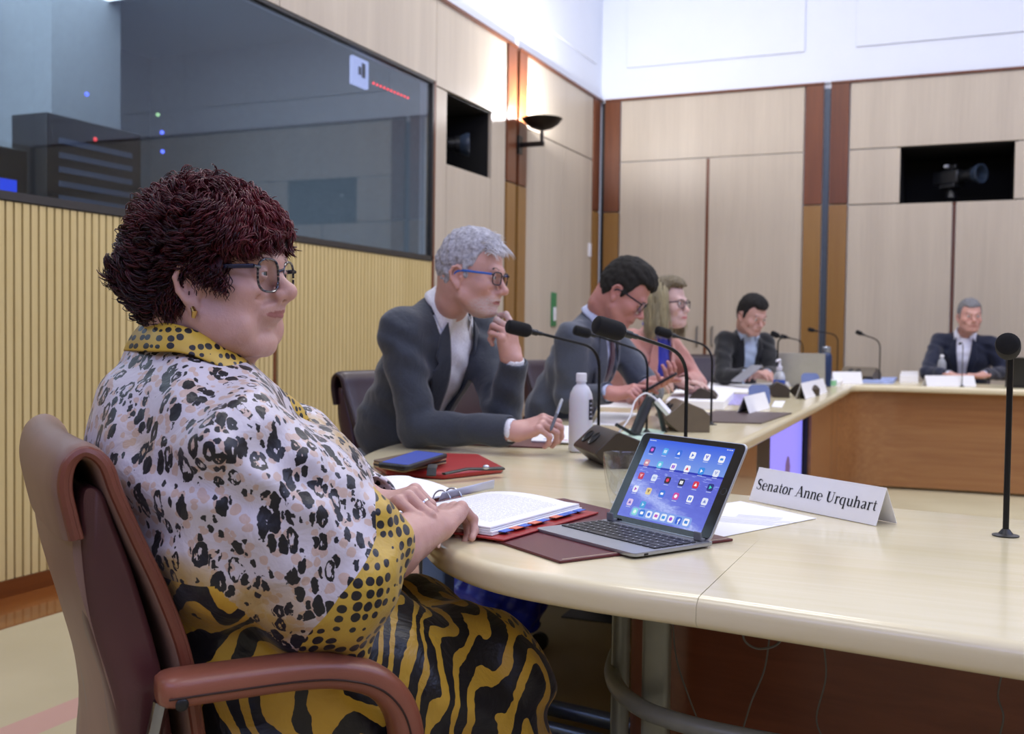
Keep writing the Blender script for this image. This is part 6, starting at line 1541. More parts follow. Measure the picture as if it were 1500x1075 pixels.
def seated(label, hip, neck, fwd, HF_, hs, arms, jacket, shirt, skin, hairf, lip='#a8655c', tie=None, tie2=None, res=.004, shw=.165, girth=1.0, head=None, beard=None, open_collar=True, trousers='#1d1f26', v_bottom=-.40, v_top=.062, group=None, knee=None, name='person', woman=False, fz=0., lapel=True, cuffs=True, shirt_pat=None):
    """hip and neck base in world coordinates; arms = {side: (elbow, wrist, fwd, back, curls, thumb)}"""
    hip = np.array(hip, float); neck = np.array(neck, float); t = empty('person', (hip[0], hip[1], 0), 0, label, 'person', group)
    TF = frame_zx(neck, neck-hip, fwd); w = lambda x, y, z: TF.w((x, y, z)); gi = girth
    Lt = np.linalg.norm(neck-hip)
    def torso(off=0.0, k=.05):
        return [el(w(.015, 0, -.21), (.122*gi+off, .168*gi+off, .19+off), TF.R, k), el(w(.02*gi, 0, -.40), (.128*gi+off, .158*gi+off, .17+off), TF.R, k), rc(w(-.008, -shw+.02, -.075), w(-.008, shw-.02, -.075), .060+off, k=k),
                rc(w(-.01, 0, -.055), w(-.012, 0, -.02), .068+off, .062+off, k=.05), el(w(0, 0, -Lt+.03), (.15*gi+off, .175*gi+off, .13+off), TF.R, k)]
    body = head_prims(HF_, hs, neck_to=w(-.005, 0, -.02), neck=.050, **(head or {}))+torso(-.03)
    kn = knee if knee is not None else [hip+TF.R[0]*0 for _ in (0, 1)]
    hd_ = np.array([fwd[0], fwd[1], 0]); hd_ = hd_/np.linalg.norm(hd_); lf_ = np.array([-hd_[1], hd_[0], 0])
    kn = [hip*np.array([1, 1, 0])+hd_*.44+lf_*s_*.11+np.array([0, 0, .50]) for s_ in (-1, 1)]; ft = [k_*np.array([1, 1, 0])+hd_*.02+np.array([0, 0, .09]) for k_ in kn]
    hp0 = [hip+lf_*s_*.09 for s_ in (-1, 1)]
    for a, b, c in zip(hp0, kn, ft): body += [rc(a, b, .075, .052, k=.02), rc(b, c, .05, .036, k=.015)]
    jk = torso(0.0); jarm = []; sl_ = []; cf = []; tips = []
    for sd in (-1, 1):
        elb, wr, hf, hb, cu, th = arms[sd]; elb = np.array(elb, float); wr = np.array(wr, float); sh = w(-.005, sd*(shw+.005), -.085); u = (wr-elb)/np.linalg.norm(wr-elb)
        body += [rc(sh, elb, .045, .038, k=.02), rc(elb, wr, .038, .027, k=.01)]
        hpz, tp, _ = hand_prims(wr, hf, hb, -sd, cu, .05, hs*(.90 if woman else 1.02), th); body += hpz; tips += tp
        cut = wr-u*.020
        jarm += [rc(sh, elb, .062, .053, k=.035), rc(elb, cut, .053, .041, k=.02)]
        sl_ += [rc(wr-u*.075, wr-u*.006, .030, .032, k=.004)]
        # cut the sleeve end square and hollow
        cf += [rc(cut+u*.060, cut+u*.10, .055, .06, k=.004, op='s'), rc(cut-u*.01, cut+u*.06, .0345, .037, k=.004, op='s')]
    link('body', largest_only(sdf_mesh(body, res, 'person_body', color=skin_color(HF_, hs, skin, lip, .12, beard, fz))), skin_mat(), t, world=True)
    def vcut(P):
        L_ = TF.l(P); wd = v_top*np.clip(1-(-L_[:, 2]-.0)/(-v_bottom), 0, 1.15)**.9; return np.maximum(np.maximum(np.abs(L_[:, 1])-wd, -(L_[:, 0]-.005)), v_bottom-L_[:, 2])
    folds = fn(lambda P: .0030*np.sin(P[:, 2]*55+P[:, 0]*38+2.2*np.sin(P[:, 1]*20+P[:, 2]*17))+.0022*vnoise(P, 45, 4), neck, 9, k=.01, op='a')
    jm = sdf_mesh(jk+[fn(vcut, w(0, 0, -.2), .5, k=.006, op='s'), rc(w(.01, 0, -.005), w(.02, 0, .1), .058, .07, k=.01, op='s')]+jarm+[folds]+cf, res*1.15, 'jacket')
    jo = link('jacket', jm, jacket, t, world=True)
    sh_m = sdf_mesh(torso(-.010)+[fn(lambda P: .0022*np.sin(P[:, 2]*60+P[:, 1]*50+2*np.sin(P[:, 2]*20)), neck, 9, k=.01, op='a')]+([rc(w(-.002, 0, -.03), w(0, 0, .0), .055, .050, k=.02)]), res*1.3, 'shirt')
    so = link('shirt', sh_m, shirt, t, world=True)
    if cuffs:
        for sd, c_ in zip((-1, 1), sl_): link('shirt_cuff', sdf_mesh([c_, rc(arms[sd][1], np.array(arms[sd][1])+(np.array(arms[sd][1])-np.array(arms[sd][0]))*.2, .0275, k=.003, op='s')], res*.8, 'cuff'), shirt, so, world=True)
    # collar leaves
    ws = [w(math.cos(a)*.058-.004+.012*max(0, math.cos(a)), math.sin(a)*.060, .034-.044*max(0, math.cos(a))) for a in np.linspace(.30 if not open_collar else .55, 2*PI-(.30 if not open_collar else .55), 26)]
    m = MB(); rg_ = []
    for i_, q in enumerate(ws):
        a = np.linspace(.30 if not open_collar else .55, 2*PI-(.30 if not open_collar else .55), 26)[i_]; o_ = TF.d((math.cos(a), math.sin(a), 0)); fr_ = max(0, math.cos(a))**2
        rg_.append([tuple(q), tuple(q+o_*.005+TF.R[2]*.003), tuple(q+o_*(.016)-TF.R[2]*(.020+.030*fr_)), tuple(q+o_*(.024+.01*fr_)-TF.R[2]*(.032+.045*fr_))])
    cl_ = m.loft(rg_, closed=False, caps=False).build('shirt_collar', shirt, t, world=True); sm = cl_.modifiers.new('s', 'SOLIDIFY'); sm.thickness = .0025
    if lapel:
        for s_ in (-1, 1):
            poly = [(s_*.058, -.015), (s_*.088, -.05), (s_*.098, -.115), (s_*.082, -.125), (s_*.108, -.150), (s_*.066, -.27), (s_*.012, v_bottom+.01), (s_*.001, v_bottom-.01), (s_*.014, v_bottom+.07), (s_*.034, -.22), (s_*.052, -.10)]
            patch(jk, poly, TF, (-1, 0, 0), 'lapel', jacket, jo, off=.005, th=.004, n=26)
    if tie:
        patch(torso(-.010), [(-.013, -.045), (.013, -.045), (.020, -.12), (.030, -.30), (.0, -.42), (-.030, -.30), (-.020, -.12)], TF, (-1, 0, 0), 'necktie', tie, t, off=.007, th=.006, n=24)
        kp = project(torso(-.010), [w(0, 0, -.035)], TF.d((-1, 0, 0)), .4, .010)[0]; m = MB(); m.sphere(kp, .016, 12, sc=(.7, 1, 1)); m.build('tie_knot', tie, t, world=True)
    tr_ = []
    for a, b, c in zip(hp0, kn, ft): tr_ += [rc(a, b, .095, .068, k=.03), rc(b, c, .066, .052, k=.02)]
    link('trousers', sdf_mesh(tr_+[el(hip, (.15, .17, .11), k=.04)], .010, 'trousers'), suit_mat('trousers'+trousers, trousers), t, world=True)
    for c in ft:
        f = Fr(c*np.array([1, 1, 0]), math.atan2(hd_[1], hd_[0])); link('shoe', sdf_mesh([rc(f.w((-.05, 0, .045)), f.w((.07, 0, .04)), .042, .038, k=.02), rc(f.w((.07, 0, .04)), f.w((.16, 0, .03)), .038, .028, k=.02)], .008, 'shoe'), plain('black_leather', '#111114', .3), t, world=True)
    hairf(HF_, hs, t)
    return t, TF, torso, jo
V3 = lambda *a: np.array(a, float)
# ---- chairs of the others
def chair_at(px, py, z, rz, label, near=-1, grp='dark leather chairs along the table'):
    c, s_ = math.cos(rz), math.sin(rz)
    p = CAM+ray(px, py)*((z-HC)/ray(px, py)[2]) if abs(z-HC) > .02 else atd(px, py, 3)
    off = np.array([-.36*c-near*.25*s_, -.36*s_+near*.25*c])
    return make_chair(label, 'dark', grp, (p[0]-off[0], p[1]-off[1]), rz)
# ======== man in the dark jacket with the pen
h1 = R(-14); f1 = V3(math.cos(h1), math.sin(h1), 0); l1 = V3(-math.sin(h1), math.cos(h1), 0)
HF1 = Fr(atd(689, 400, 3.02), R(4), R(-8))
ch1c = atd(493, 548, 3.62)
make_chair('dark leather chair behind the grey haired man nearest the woman', 'dark', 'dark leather chairs along the table', (ch1c[0]+.355*f1[0]+.25*l1[0]*-1*-1, ch1c[1]+.355*f1[1]+.25*l1[1]), h1)
M_J1 = suit_mat('charcoal_jacket', '#363c46'); M_S1 = suit_mat('white_shirt', '#e9ebf2', .7)
neck1 = atd(661, 449, 3.10); hip1 = V3(neck1[0]-.40, neck1[1]+.15, .52)
el1R = atd(612, 628, 3.00); wr1R = atd(751, 630, 2.86); el1L = atd(738, 610, 3.05); wr1L = atd(752, 527, 2.98)
def hair1(f, s, t):
    short_hair(f, s, t, '#a2a2a9', '#eaeaf0', HL_SHORT, n=3600, length=(.010, .024), front=(.9, -.1, .25), flow=(-.25, 0, -.35), cap_off=.006, res=.004, seed=3, thick=.0010)
    rg = np.random.RandomState(9); cs = []
    for k in range(420):   # swept up forelock reaching forward
        y = rg.uniform(-.06, .05); x = rg.uniform(.0, .075); z = .105-.6*max(0, x-.03)-.5*abs(y)**1.5*4; tt = np.linspace(0, 1, 8); Ln = rg.uniform(.02, .05)
        q = np.stack([x+Ln*tt, y+rg.normal()*.004*tt, z+.016*np.sin(tt*2.2)-.022*tt**2*(x > .04)+rg.normal()*.004*tt], 1)*s; cs.append((f.o+q@f.R, np.interp(tt, [0, .7, 1], [.0011, .0009, .0002]), rg.uniform(.4, 1)))
    link('forelock', strands_mesh(cs, 3), hair_mat('strands_grey2', '#a2a2a9', '#f0f0f6', .5), t.children[-1], world=True)
P1, TF1, tor1, _ = seated('grey haired man in a charcoal jacket with blue glasses resting his chin on his hand', hip1, neck1, f1, HF1, 1.0,
    {-1: (el1R, wr1R, atd(800, 618, 2.84)-wr1R, V3(-.1, -.5, .85), [(.7, .9, .5), (.8, 1.0, .5), (.9, 1.0, .6), (1.0, 1.0, .6)], (.30, .5, .25)),
     1: (el1L, wr1L, atd(745, 493, 2.96)-wr1L, V3(.9, -.35, .1), [(.55, 1.2, .8), (1.1, 1.3, .8), (1.2, 1.3, .8), (1.3, 1.3, .8)], (.25, .6, .3))},
    M_J1, M_S1, '#cda094', hair1, res=.0030, beard='#c9c4c2', head=dict(wide=1.0, nose=1.15, jaw=1.05, eye_open=.8), trousers='#23262c', v_top=.090)
eyes(HF1, 1.0, P1, '#5a6a70'); spectacles(HF1, 1.0, P1, plain('dark_blue_frame', '#10182e', .2), lw=.0255, lh=.0165, temple_mat=plain('blue_temple', '#2c62b8', .3), depth=.100, zc=-.004, square=3.2, sep=.034, thick=.0018)
brow(HF1, 1.0, P1, '#55504e')
# ======== man in the grey suit looking down
h2 = R(-6); f2 = V3(math.cos(h2), math.sin(h2), 0); l2 = V3(-math.sin(h2), math.cos(h2), 0)
HF2 = Fr(atd(913, 427, 4.05), R(8), R(-36), R(0))
neck2 = atd(880, 466, 4.12); hip2 = V3(neck2[0]-.35, neck2[1]+.10, .52)
M_J2 = suit_mat('grey_suit', '#4d5360'); M_S2 = suit_mat('pale_blue_shirt', '#c3cdea', .7)
def hair2(f, s, t): short_hair(f, s, t, '#17140f', '#4a3d2e', HL_SHORT, n=2600, length=(.016, .030), front=(.8, 0, .5), cap_off=.010, res=.005, seed=5, thick=.0013)
el2R = atd(833, 585, 4.05); wr2R = atd(893, 575, 3.90); el2L = atd(952, 575, 4.25); wr2L = atd(948, 566, 4.02)
tie2m = suit_mat('plum_tie', '#4b2b3a', .5)
P2, _, _, _ = seated('dark haired man in a grey suit and plum tie looking down at a phone', hip2, neck2, f2, HF2, 1.02,
    {-1: (el2R, wr2R, atd(935, 570, 3.86)-wr2R, V3(-.2, -.4, .85), [(.25, .35, .2), (.8, .9, .5), (.9, .9, .5), (.9, .9, .5)], (.3, .4, .2)),
     1: (el2L, wr2L, atd(972, 562, 3.95)-wr2L, V3(.2, .3, -.9), [(.5, .6, .4), (.6, .7, .4), (.6, .7, .4), (.7, .7, .4)], (.5, -.3, .2))},
    M_J2, M_S2, '#c78e84', hair2, tie=tie2m, open_collar=False, res=.0040, trousers='#3a3e48', head=dict(nose=1.1), v_top=.06, girth=1.03)
eyes(HF2, 1.02, P2, '#4b3a2a'); spectacles(HF2, 1.02, P2, plain('black_frame', '#121318', .2), lw=.026, lh=.020, depth=.100, square=3.0)
c2 = neck2+f2*-.38; make_chair('dark leather chair behind the man in the grey suit', 'dark', 'dark leather chairs along the table', (hip2[0]-.02, hip2[1]), h2)
# ======== fair haired woman in pink
h3 = R(-22); f3 = V3(math.cos(h3), math.sin(h3), 0)
HF3 = Fr(atd(978, 446, 5.0), R(-14), R(4))
neck3 = atd(964, 484, 5.10); hip3 = V3(neck3[0]-.30, neck3[1]+.10, .50)
M_J3 = suit_mat('pink_jacket', '#c08a80', .7); M_S3 = suit_mat('royal_blue_top', '#2430a8', .6)
def hair3(f, s, t):
    hl = [(-.12, -.10), (-.06, -.09), (-.02, -.05), (.01, .0), (.035, .045), (.06, .075), (.10, .085)]
    o = short_hair(f, s, t, '#6e6450', '#b8ac84', hl, n=600, length=(.02, .04), cap_off=.014, res=.006, seed=8)
    rg = np.random.RandomState(4); cs = []
    for k in range(1900):
        a = rg.uniform(-PI*.98, PI*.98); 
        if abs(a) < 1.0: continue
        tt = np.linspace(0, 1, 16); ph = np.interp(tt, [0, .42], [.08, 1.62]); fall = np.clip((tt-.42)/.58, 0, 1); Ln = rg.uniform(.13, .20); o_ = rg.uniform(0, .010)
        xx = -.010+(.106+o_)*np.sin(ph)*math.cos(a)*(1-.10*fall); yy = (.088+o_)*np.sin(ph)*math.sin(a)*(1+.06*fall)+rg.normal()*.006*fall; zz = .028+(.108+o_*.6)*np.cos(ph)-Ln*fall
        q = np.stack([xx+rg.normal()*.008*fall, yy+.004*np.sin(tt*9+k), zz], 1)*s; cs.append((f.o+q@f.R, np.interp(tt, [0, .8, 1], [.0020, .0019, .0006]), np.clip(.25+.6*(math.sin(a*9)*.5+.5)*rg.rand()+.15*rg.rand(), 0, 1)))
    link('long_hair', strands_mesh(cs, 3), hair_mat('blond', '#807866', '#d6caa0', .45), o, world=True)
el3R = atd(935, 580, 5.0); wr3R = atd(948, 562, 4.72); el3L = atd(1018, 560, 5.35); wr3L = atd(1000, 560, 5.05)
P3, _, _, _ = seated('fair haired woman with glasses in a pink jacket over a royal blue top', hip3, neck3, f3, HF3, .95,
    {-1: (el3R, wr3R, atd(978, 556, 4.62)-wr3R, V3(.1, -.5, .7), [(.6, .8, .4)]*4, (.5, .3, .2)), 1: (el3L, wr3L, atd(1035, 560, 4.95)-wr3L, V3(0, 0, 1), [(.2, .3, .2)]*4, (.4, .2, .2))},
    M_J3, M_S3, '#d2b0a6', hair3, lip='#b8485a', res=.0045, shw=.145, girth=.95, woman=True, cuffs=False, open_collar=True, trousers='#22242c', head=dict(wide=.97, jaw=.92, nose=.9), v_top=.07, v_bottom=-.46)
eyes(HF3, .95, P3, '#4a5a60'); spectacles(HF3, .95, P3, plain('navy_frame', '#191d3a', .2), lw=.0265, lh=.020, depth=.099)
make_chair('dark leather chair behind the fair haired woman in pink', 'dark', 'dark leather chairs along the table', (hip3[0]-.02, hip3[1]+.06), h3)
# ======== dark haired man in the black jacket
h4 = R(-48); f4 = V3(math.cos(h4), math.sin(h4), 0)
HF4 = Fr(atd(1101, 461, 7.1), R(-38), R(-20))
neck4 = atd(1096, 486, 7.2); hip4 = V3(neck4[0]-.22, neck4[1]+.22, .50)
M_J4 = suit_mat('black_jacket', '#14161b'); M_S4 = suit_mat('light_blue_shirt', '#b6c6dc', .7)
def hair4(f, s, t): short_hair(f, s, t, '#100e0e', '#2c2523', HL_SHORT, n=1500, length=(.012, .02), front=(.5, .2, .5), cap_off=.009, res=.006, seed=6, thick=.0015)
el4R = atd(1060, 552, 7.0); wr4R = atd(1096, 547, 6.8); el4L = atd(1135, 548, 7.1); wr4L = atd(1122, 547, 6.85)
P4, _, _, _ = seated('dark haired man in a black jacket and open light blue shirt looking down', hip4, neck4, f4, HF4, 1.08,
    {-1: (el4R, wr4R, atd(1118, 546, 6.75)-wr4R, V3(0, 0, 1), [(.4, .5, .3)]*4, (.4, .3, .2)), 1: (el4L, wr4L, atd(1108, 545, 6.8)-wr4L, V3(0, 0, 1), [(.4, .5, .3)]*4, (.4, .3, .2))},
    M_J4, M_S4, '#caa094', hair4, res=.0055, trousers='#1c1e24', v_top=.075, shw=.16)
eyes(HF4, 1.08, P4, '#3a2a20'); brow(HF4, 1.08, P4, '#1a1514')
# ======== grey haired man at the far arm
h5 = R(-92); f5 = V3(math.cos(h5), math.sin(h5), 0)
HF5 = Fr(atd(1420, 463, 8.1), R(-72), R(0))
neck5 = atd(1414, 488, 8.2); hip5 = V3(neck5[0]-.02, neck5[1]+.22, .50)
M_J5 = suit_mat('navy_jacket', '#151c33'); M_S5 = suit_mat('white_shirt_b', '#e4e6f6', .7)
def hair5(f, s, t): short_hair(f, s, t, '#77777a', '#b9b9bc', HL_SHORT, n=1200, length=(.008, .014), cap_off=.005, res=.006, seed=7, thick=.0016)
el5R = atd(1358, 546, 8.1); wr5R = atd(1392, 549, 7.85); el5L = atd(1470, 546, 8.1); wr5L = atd(1440, 549, 7.85)
P5, _, _, _ = seated('grey haired man in a navy jacket and white shirt facing us across the far table', hip5, neck5, f5, HF5, 1.07,
    {-1: (el5R, wr5R, V3(.9, -.3, 0), V3(0, 0, 1), [(.4, .5, .3)]*4, (.4, .3, .2)), 1: (el5L, wr5L, V3(-.9, -.3, 0), V3(0, 0, 1), [(.4, .5, .3)]*4, (.4, .3, .2))},
    M_J5, M_S5, '#cf9f92', hair5, res=.006, trousers='#1c2030', v_top=.085, v_bottom=-.52, shw=.185, girth=1.12)
eyes(HF5, 1.07, P5, '#3a3a40'); brow(HF5, 1.07, P5, '#5a5552')
make_chair('dark leather chair of the grey haired man at the far table arm', 'dark', 'dark leather chairs along the table', (hip5[0]-.05, hip5[1]+.02), h5)
make_chair('dark leather chair of the man in the black jacket by the laptop', 'dark', 'dark leather chairs along the table', (hip4[0], hip4[1]), h4)
# ================================================================ THINGS AROUND THEM
def pen(a, b, label, mat, grp=None, r=.0045):
    a = np.array(a, float); b = np.array(b, float); t = empty('pen', a, 0, label, 'pen', grp); d = b-a; MB().tube([a, a+d*.06, a+d*.12, a+d], [.0008, .003, r, r], 10).build('barrel', mat, t, world=True)
    MB().tube([a+d*.55, a+d*1.0, a+d*1.03], [r*1.12, r*1.12, r*.6], 10).build('cap', plain('pen_cap', '#8f9298', .3, .02, metal=.6), t, world=True); MB().box((-.001, -.001, 0), (.001, .001, .04), M=Matrix.Translation(Vector(a+d*.62+V3(0, 0, r*1.3))) @ Vector(d).to_track_quat('Z', 'Y').to_matrix().to_4x4()).build('clip', plain('pen_cap', '#8f9298', .3, .02, metal=.6), t, world=True, smooth=False); return t
pen(atd(806, 632, 2.80), atd(823, 586, 2.86), 'slim grey pen held upright in the fingers of the grey haired man', plain('pen_dark', '#5a5d66', .35))
quad_sheet([atz(*p, TZ)[:2] for p in ((570, 648), (795, 657), (850, 643), (640, 634))], TZ+.0005, .004, M_BURG, 'desk_mat', 'burgundy leather desk mat under the forearm of the grey haired man', 'desk mat', .001, 'leather desk mats')
nb = quad_sheet([atz(*p, TZ)[:2] for p in ((778, 650), (838, 652), (842, 628), (790, 626))], TZ+.006, .004, M_PAPER, 'notepad', 'white notepad with red and blue print under the writing hand of the grey haired man', 'notepad', 0, None)
q = np.array(nb.location); qa = atz(795, 648, TZ)-q; qb = atz(830, 650, TZ)-q; qd = (qb-qa); m = MB(); nn = V3(-qd[1], qd[0], 0)*.18
m.prism([tuple((qa)[:2]), tuple((qa+qd*.6)[:2]), tuple((qa+qd*.6+nn)[:2]), tuple((qa+nn)[:2])], .004, .0045).build('printed_patch', plain('pad_blue', '#7d86c0', .5), nb, smooth=False)
MB().prism([tuple((qa+qd*.62)[:2]), tuple((qb)[:2]), tuple((qb+nn)[:2]), tuple((qa+qd*.62+nn)[:2])], .004, .0045).build('red_patch', plain('pad_red', '#b0263c', .5), nb, smooth=False)
# bottle
def bottle(loc, label, s=1.0, frosted=True, cap='#eef0f5', name='water_bottle'):
    t = empty(name, loc, 0, label, 'bottle')
    if frosted:
        if 'frosted_bottle' not in _mc:
            k = NT('frosted_bottle'); k.set(base=srgb('#eef0fa'), rough=.4, trans=.25, ior=1.4, sss=.2); _mc['frosted_bottle'] = k.m
        bm = _mc['frosted_bottle']
    else:
        if 'clear_bottle' not in _mc:
            k = NT('clear_bottle'); k.set(base=srgb('#e2e6ee'), rough=.2, trans=.6, ior=1.35); _mc['clear_bottle'] = k.m
        bm = _mc['clear_bottle']
    prof = [(.001, .002), (.026, .0), (.033, .005), (.0335, .02), (.0325, .024), (.0335, .028), (.0335, .10), (.033, .12), (.0335, .145), (.030, .165), (.022, .182), (.0135, .190), (.0130, .196), (.0155, .197), (.0155, .200), (.0125, .201), (.0125, .206)]
    MB().lathe([(a*s, b*s) for a, b in prof], (0, 0, 0), 32).build('bottle_body', bm, t)
    m = MB(); n = 30; pr = []
    for z0, z1 in ((.200, .2215),):
        for z in (z0, z0+.001, z1-.002, z1): pr.append((.0145*s-(.0015*s if z == z1 else 0), z*s))
    m.lathe(pr, (0, 0, 0), 40)
    for k in range(30):
        a = 2*PI*k/30; m.box((.0140*s, -.0005*s, .203*s), (.0150*s, .0005*s, .219*s), M=Matrix.Rotation(a, 4, 'Z'))
    m.build('cap', plain('cap_white'+cap, cap, .4, .02), t); return t
bt = bottle(atz(850, 662, TZ), 'frosted white water bottle with white cap beside the dark wedge unit')
bd_ = math.atan2(*( (CAM-np.array(bt.location))[[1, 0]])); m = MB(); rings = []
for z in (.092, .093, .148, .149): rings.append([(.0340*math.cos(bd_+.72+a), .0340*math.sin(bd_+.72+a), z) for a in np.linspace(-.0, .62, 10)])
lb_ = m.loft(rings, closed=False, caps=False).build('label', plain('bottle_label', '#1c2030', .4), bt)
m = MB()
for k, z in enumerate((.100, .112, .124, .136)):
    m.loft([[(.0345*math.cos(bd_+.80+a), .0345*math.sin(bd_+.80+a), zz) for a in np.linspace(0, .34-.05*(k % 2), 6)] for zz in (z, z+.004)], closed=False, caps=False)
m.build('print', plain('label_print', '#aab0c4', .4), lb_)
bottle(atz(1379, 560, TZ)*V3(1, 1, 1)-V3(0, .0, 0), 'clear water bottle in front of the far seated man', .95, False)
# sanitiser pump, blue flask, laptop
p = atz(1141, 578, TZ); t = empty('sanitiser_pump', p, R(-100), 'clear sanitiser bottle with white pump head and blue label on the left table arm', 'bottle')
MB().lathe([(.001, 0), (.031, 0), (.034, .004), (.034, .10), (.026, .125), (.014, .135), (.014, .14)], (0, 0, 0), 28).build('bottle_body', bm_c if False else _mc['clear_bottle'], t)
MB().lathe([(.0345, .03), (.0345, .085)], (0, 0, 0), 28, caps=False).build('label', plain('blue_label', '#3c5cb4', .4, .1, 60), t)
MB().lathe([(.016, .138), (.017, .14), (.017, .16), (.010, .163), (.007, .18), (.001, .18)], (0, 0, 0), 20).tube([(.0, 0, .178), (0, 0, .19), (.0, 0, .196), (.03, 0, .196), (.052, 0, .190)], [.007, .009, .010, .007, .005], 10).build('pump_head', plain('white_plastic', '#e9e9ee', .35, .02), t)
p = aty(1210, 540, 7.3); p[2] = TZ; t = empty('drink_flask', p, 0, 'dark blue steel drink flask with a silver cap by the laptop', 'flask')
MB().lathe([(.001, 0), (.034, 0), (.037, .004), (.037, .20), (.030, .225), (.024, .23)], (0, 0, 0), 28).build('flask_body', plain('flask_blue', '#1e3358', .3, .05), t)
MB().lathe([(.026, .228), (.028, .232), (.028, .262), (.022, .268), (.001, .268)], (0, 0, 0), 24).build('cap', plain('flask_cap', '#9aa2b0', .3, .03, metal=.7), t)
p = atd(1174, 552, 7.0); lt = empty('laptop', (p[0], p[1], TZ), R(135), 'open silver laptop with its lid back towards the camera beside the man in black', 'laptop')
Ml = plain('silver_laptop', '#a9a9a6', .4, .03, metal=.3)
MB().rbox((-.02, -.155, .002), (.21, .155, .014), .008).build('base', Ml, lt)
lid = MB().rbox((-.0035, -.155, 0), (.0035, .155, .215), .003, 2, M=Matrix.Translation((-.02, 0, .014)) @ Matrix.Rotation(R(-14), 4, 'Y')).build('lid', Ml, lt)
lt.rotation_euler[2] = math.atan2(p[1], p[0]) - R(6)
# phone on wallet on the red case
def slab(pts, z, th, mat, name, label, cat, rad=.012, bevel=.002, parent=None):
    P = [np.array(q[:2], float) for q in pts]; c = sum(P)/len(P); rp = round_poly([tuple(q-c) for q in P], rad, 5)
    o = MB().prism(rp, 0, th).build(name, mat, parent, bevel=bevel, sharp=50); o.location = (c[0], c[1], z)
    if label: tag(o, label, cat)
    return o
rcs = empty('document_case', atz(650, 690, TZ), 0, 'red leather zip case with a black strap lying under the phone and wallet', 'case')
cpts = [atz(*p, TZ) for p in ((546, 684), (566, 698), (650, 703), (738, 693), (702, 674), (640, 672))]
o = slab(cpts, TZ+.0005, .016, M_RED, 'case_body', None, None, .015, .006); o.parent = rcs; o.matrix_parent_inverse = wmat(rcs).inverted()
m = MB(); a = atz(650, 694, TZ+.02); b = atz(735, 686, TZ+.02); c_ = (a+b)/2; m.tube([a, a*.6+b*.4+V3(0, 0, .006), a*.3+b*.7+V3(0, 0, .002), b], [.008, .009, .011, .012], 10, flat=.35).build('strap', plain('black_strap', '#121214', .5, .1), rcs, world=True)
MB().sphere(atz(712, 684, TZ+.032), .008, 14, sc=(1, 1, .7)).build('stud', plain('nickel', '#b9bdc6', .25, .02, metal=.9), rcs, world=True)
wlt = empty('wallet', atz(600, 682, TZ+.02), 0, 'fat tan and black wallet with a snap strap lying on the red case', 'wallet')
wp = [atz(*p, TZ+.02) for p in ((546, 682), (590, 691), (655, 677), (612, 668))]
for k, (mt, th) in enumerate(((plain('wallet_tan', '#b49a72', .5), .004), (plain('wallet_black', '#18181a', .5), .004), (plain('wallet_tan', '#b49a72', .5), .004), (plain('wallet_brown', '#6d5a48', .5), .004))):
    o = slab(wp, TZ+.0172+k*.0041, th, mt, 'wallet_leaf', None, None, .012, .0015); o.parent = wlt; o.matrix_parent_inverse = wmat(wlt).inverted()
a = atz(628, 684, TZ+.034); MB().tube([a+V3(0, .02, .002), a+V3(.012, -.008, -.002), a+V3(.016, -.018, -.016)], .011, 10, flat=.25).build('snap_strap', plain('black_strap', '#121214', .5, .1), wlt, world=True)
MB().sphere(atz(632, 690, TZ+.024), .0045, 12).build('snap', plain('nickel', '#b9bdc6', .25, .02, metal=.9), wlt, world=True)
ph = empty('mobile_phone', atz(605, 674, TZ+.035), 0, 'black mobile phone with a blue lit screen lying on the wallet', 'phone')
pp = [atz(*p, TZ+.040) for p in ((553, 681), (596, 686), (656, 667), (610, 662))]
o = slab(pp, TZ+.0338, .011, plain('phone_case', '#141518', .5), 'phone_case', None, None, .012, .003); o.parent = ph; o.matrix_parent_inverse = wmat(ph).inverted()
cen_ = sum(pp)/4; ps = [cen_+(q-cen_)*.88 for q in pp]; o = slab(ps, TZ+.0450, .0006, emis('phone_screen', '#4a5fd0', .75), 'screen', None, None, .006, 0); o.parent = ph; o.matrix_parent_inverse = wmat(ph).inverted()
pen(atd(544, 714, 1.80), atd(569, 720, 1.76), 'silver ballpoint with a red end poking out beside the woman on her papers', plain('pen_silver', '#aeb2bc', .3, metal=.6))
# charger arch between the men
p = atz(950, 640, TZ); ca = empty('cable_stand', p, 0, 'black arched stand with a white charger plug and white cable hanging over it', 'stand')
pt = lambda x, y, d: atd(x, y, d)
MB().tube([pt(928, 640, 3.45), pt(945, 598, 3.5), pt(952, 583, 3.5), pt(962, 583, 3.5)], [.02, .022, .018, .012], 10, flat=.5).build('front_leg', M_BLACK, ca, world=True)
MB().tube([pt(955, 580, 3.5), pt(966, 600, 3.55), pt(975, 640, 3.6)], [.012, .010, .010], 10, flat=.6).tube([pt(903, 622, 3.4), pt(925, 634, 3.42), pt(945, 640, 3.45)], [.012, .012, .008], 10, flat=.5).build('back_leg', M_BLACK, ca, world=True)
MB().tube(smooth_path([pt(906, 634, 3.40), pt(922, 612, 3.42), pt(930, 588, 3.44), pt(945, 576, 3.45), pt(958, 582, 3.46), pt(966, 590, 3.46)], 5), .0028, 8).build('cable', plain('white_plastic', '#e9e9ee', .35, .02), ca, world=True)
MB().tube([pt(962, 586, 3.45), pt(980, 606, 3.45)], .021, 4, flat=.6).build('charger_plug', plain('white_plastic', '#e9e9ee', .35, .02), ca, world=True, smooth=False, bevel=.003)
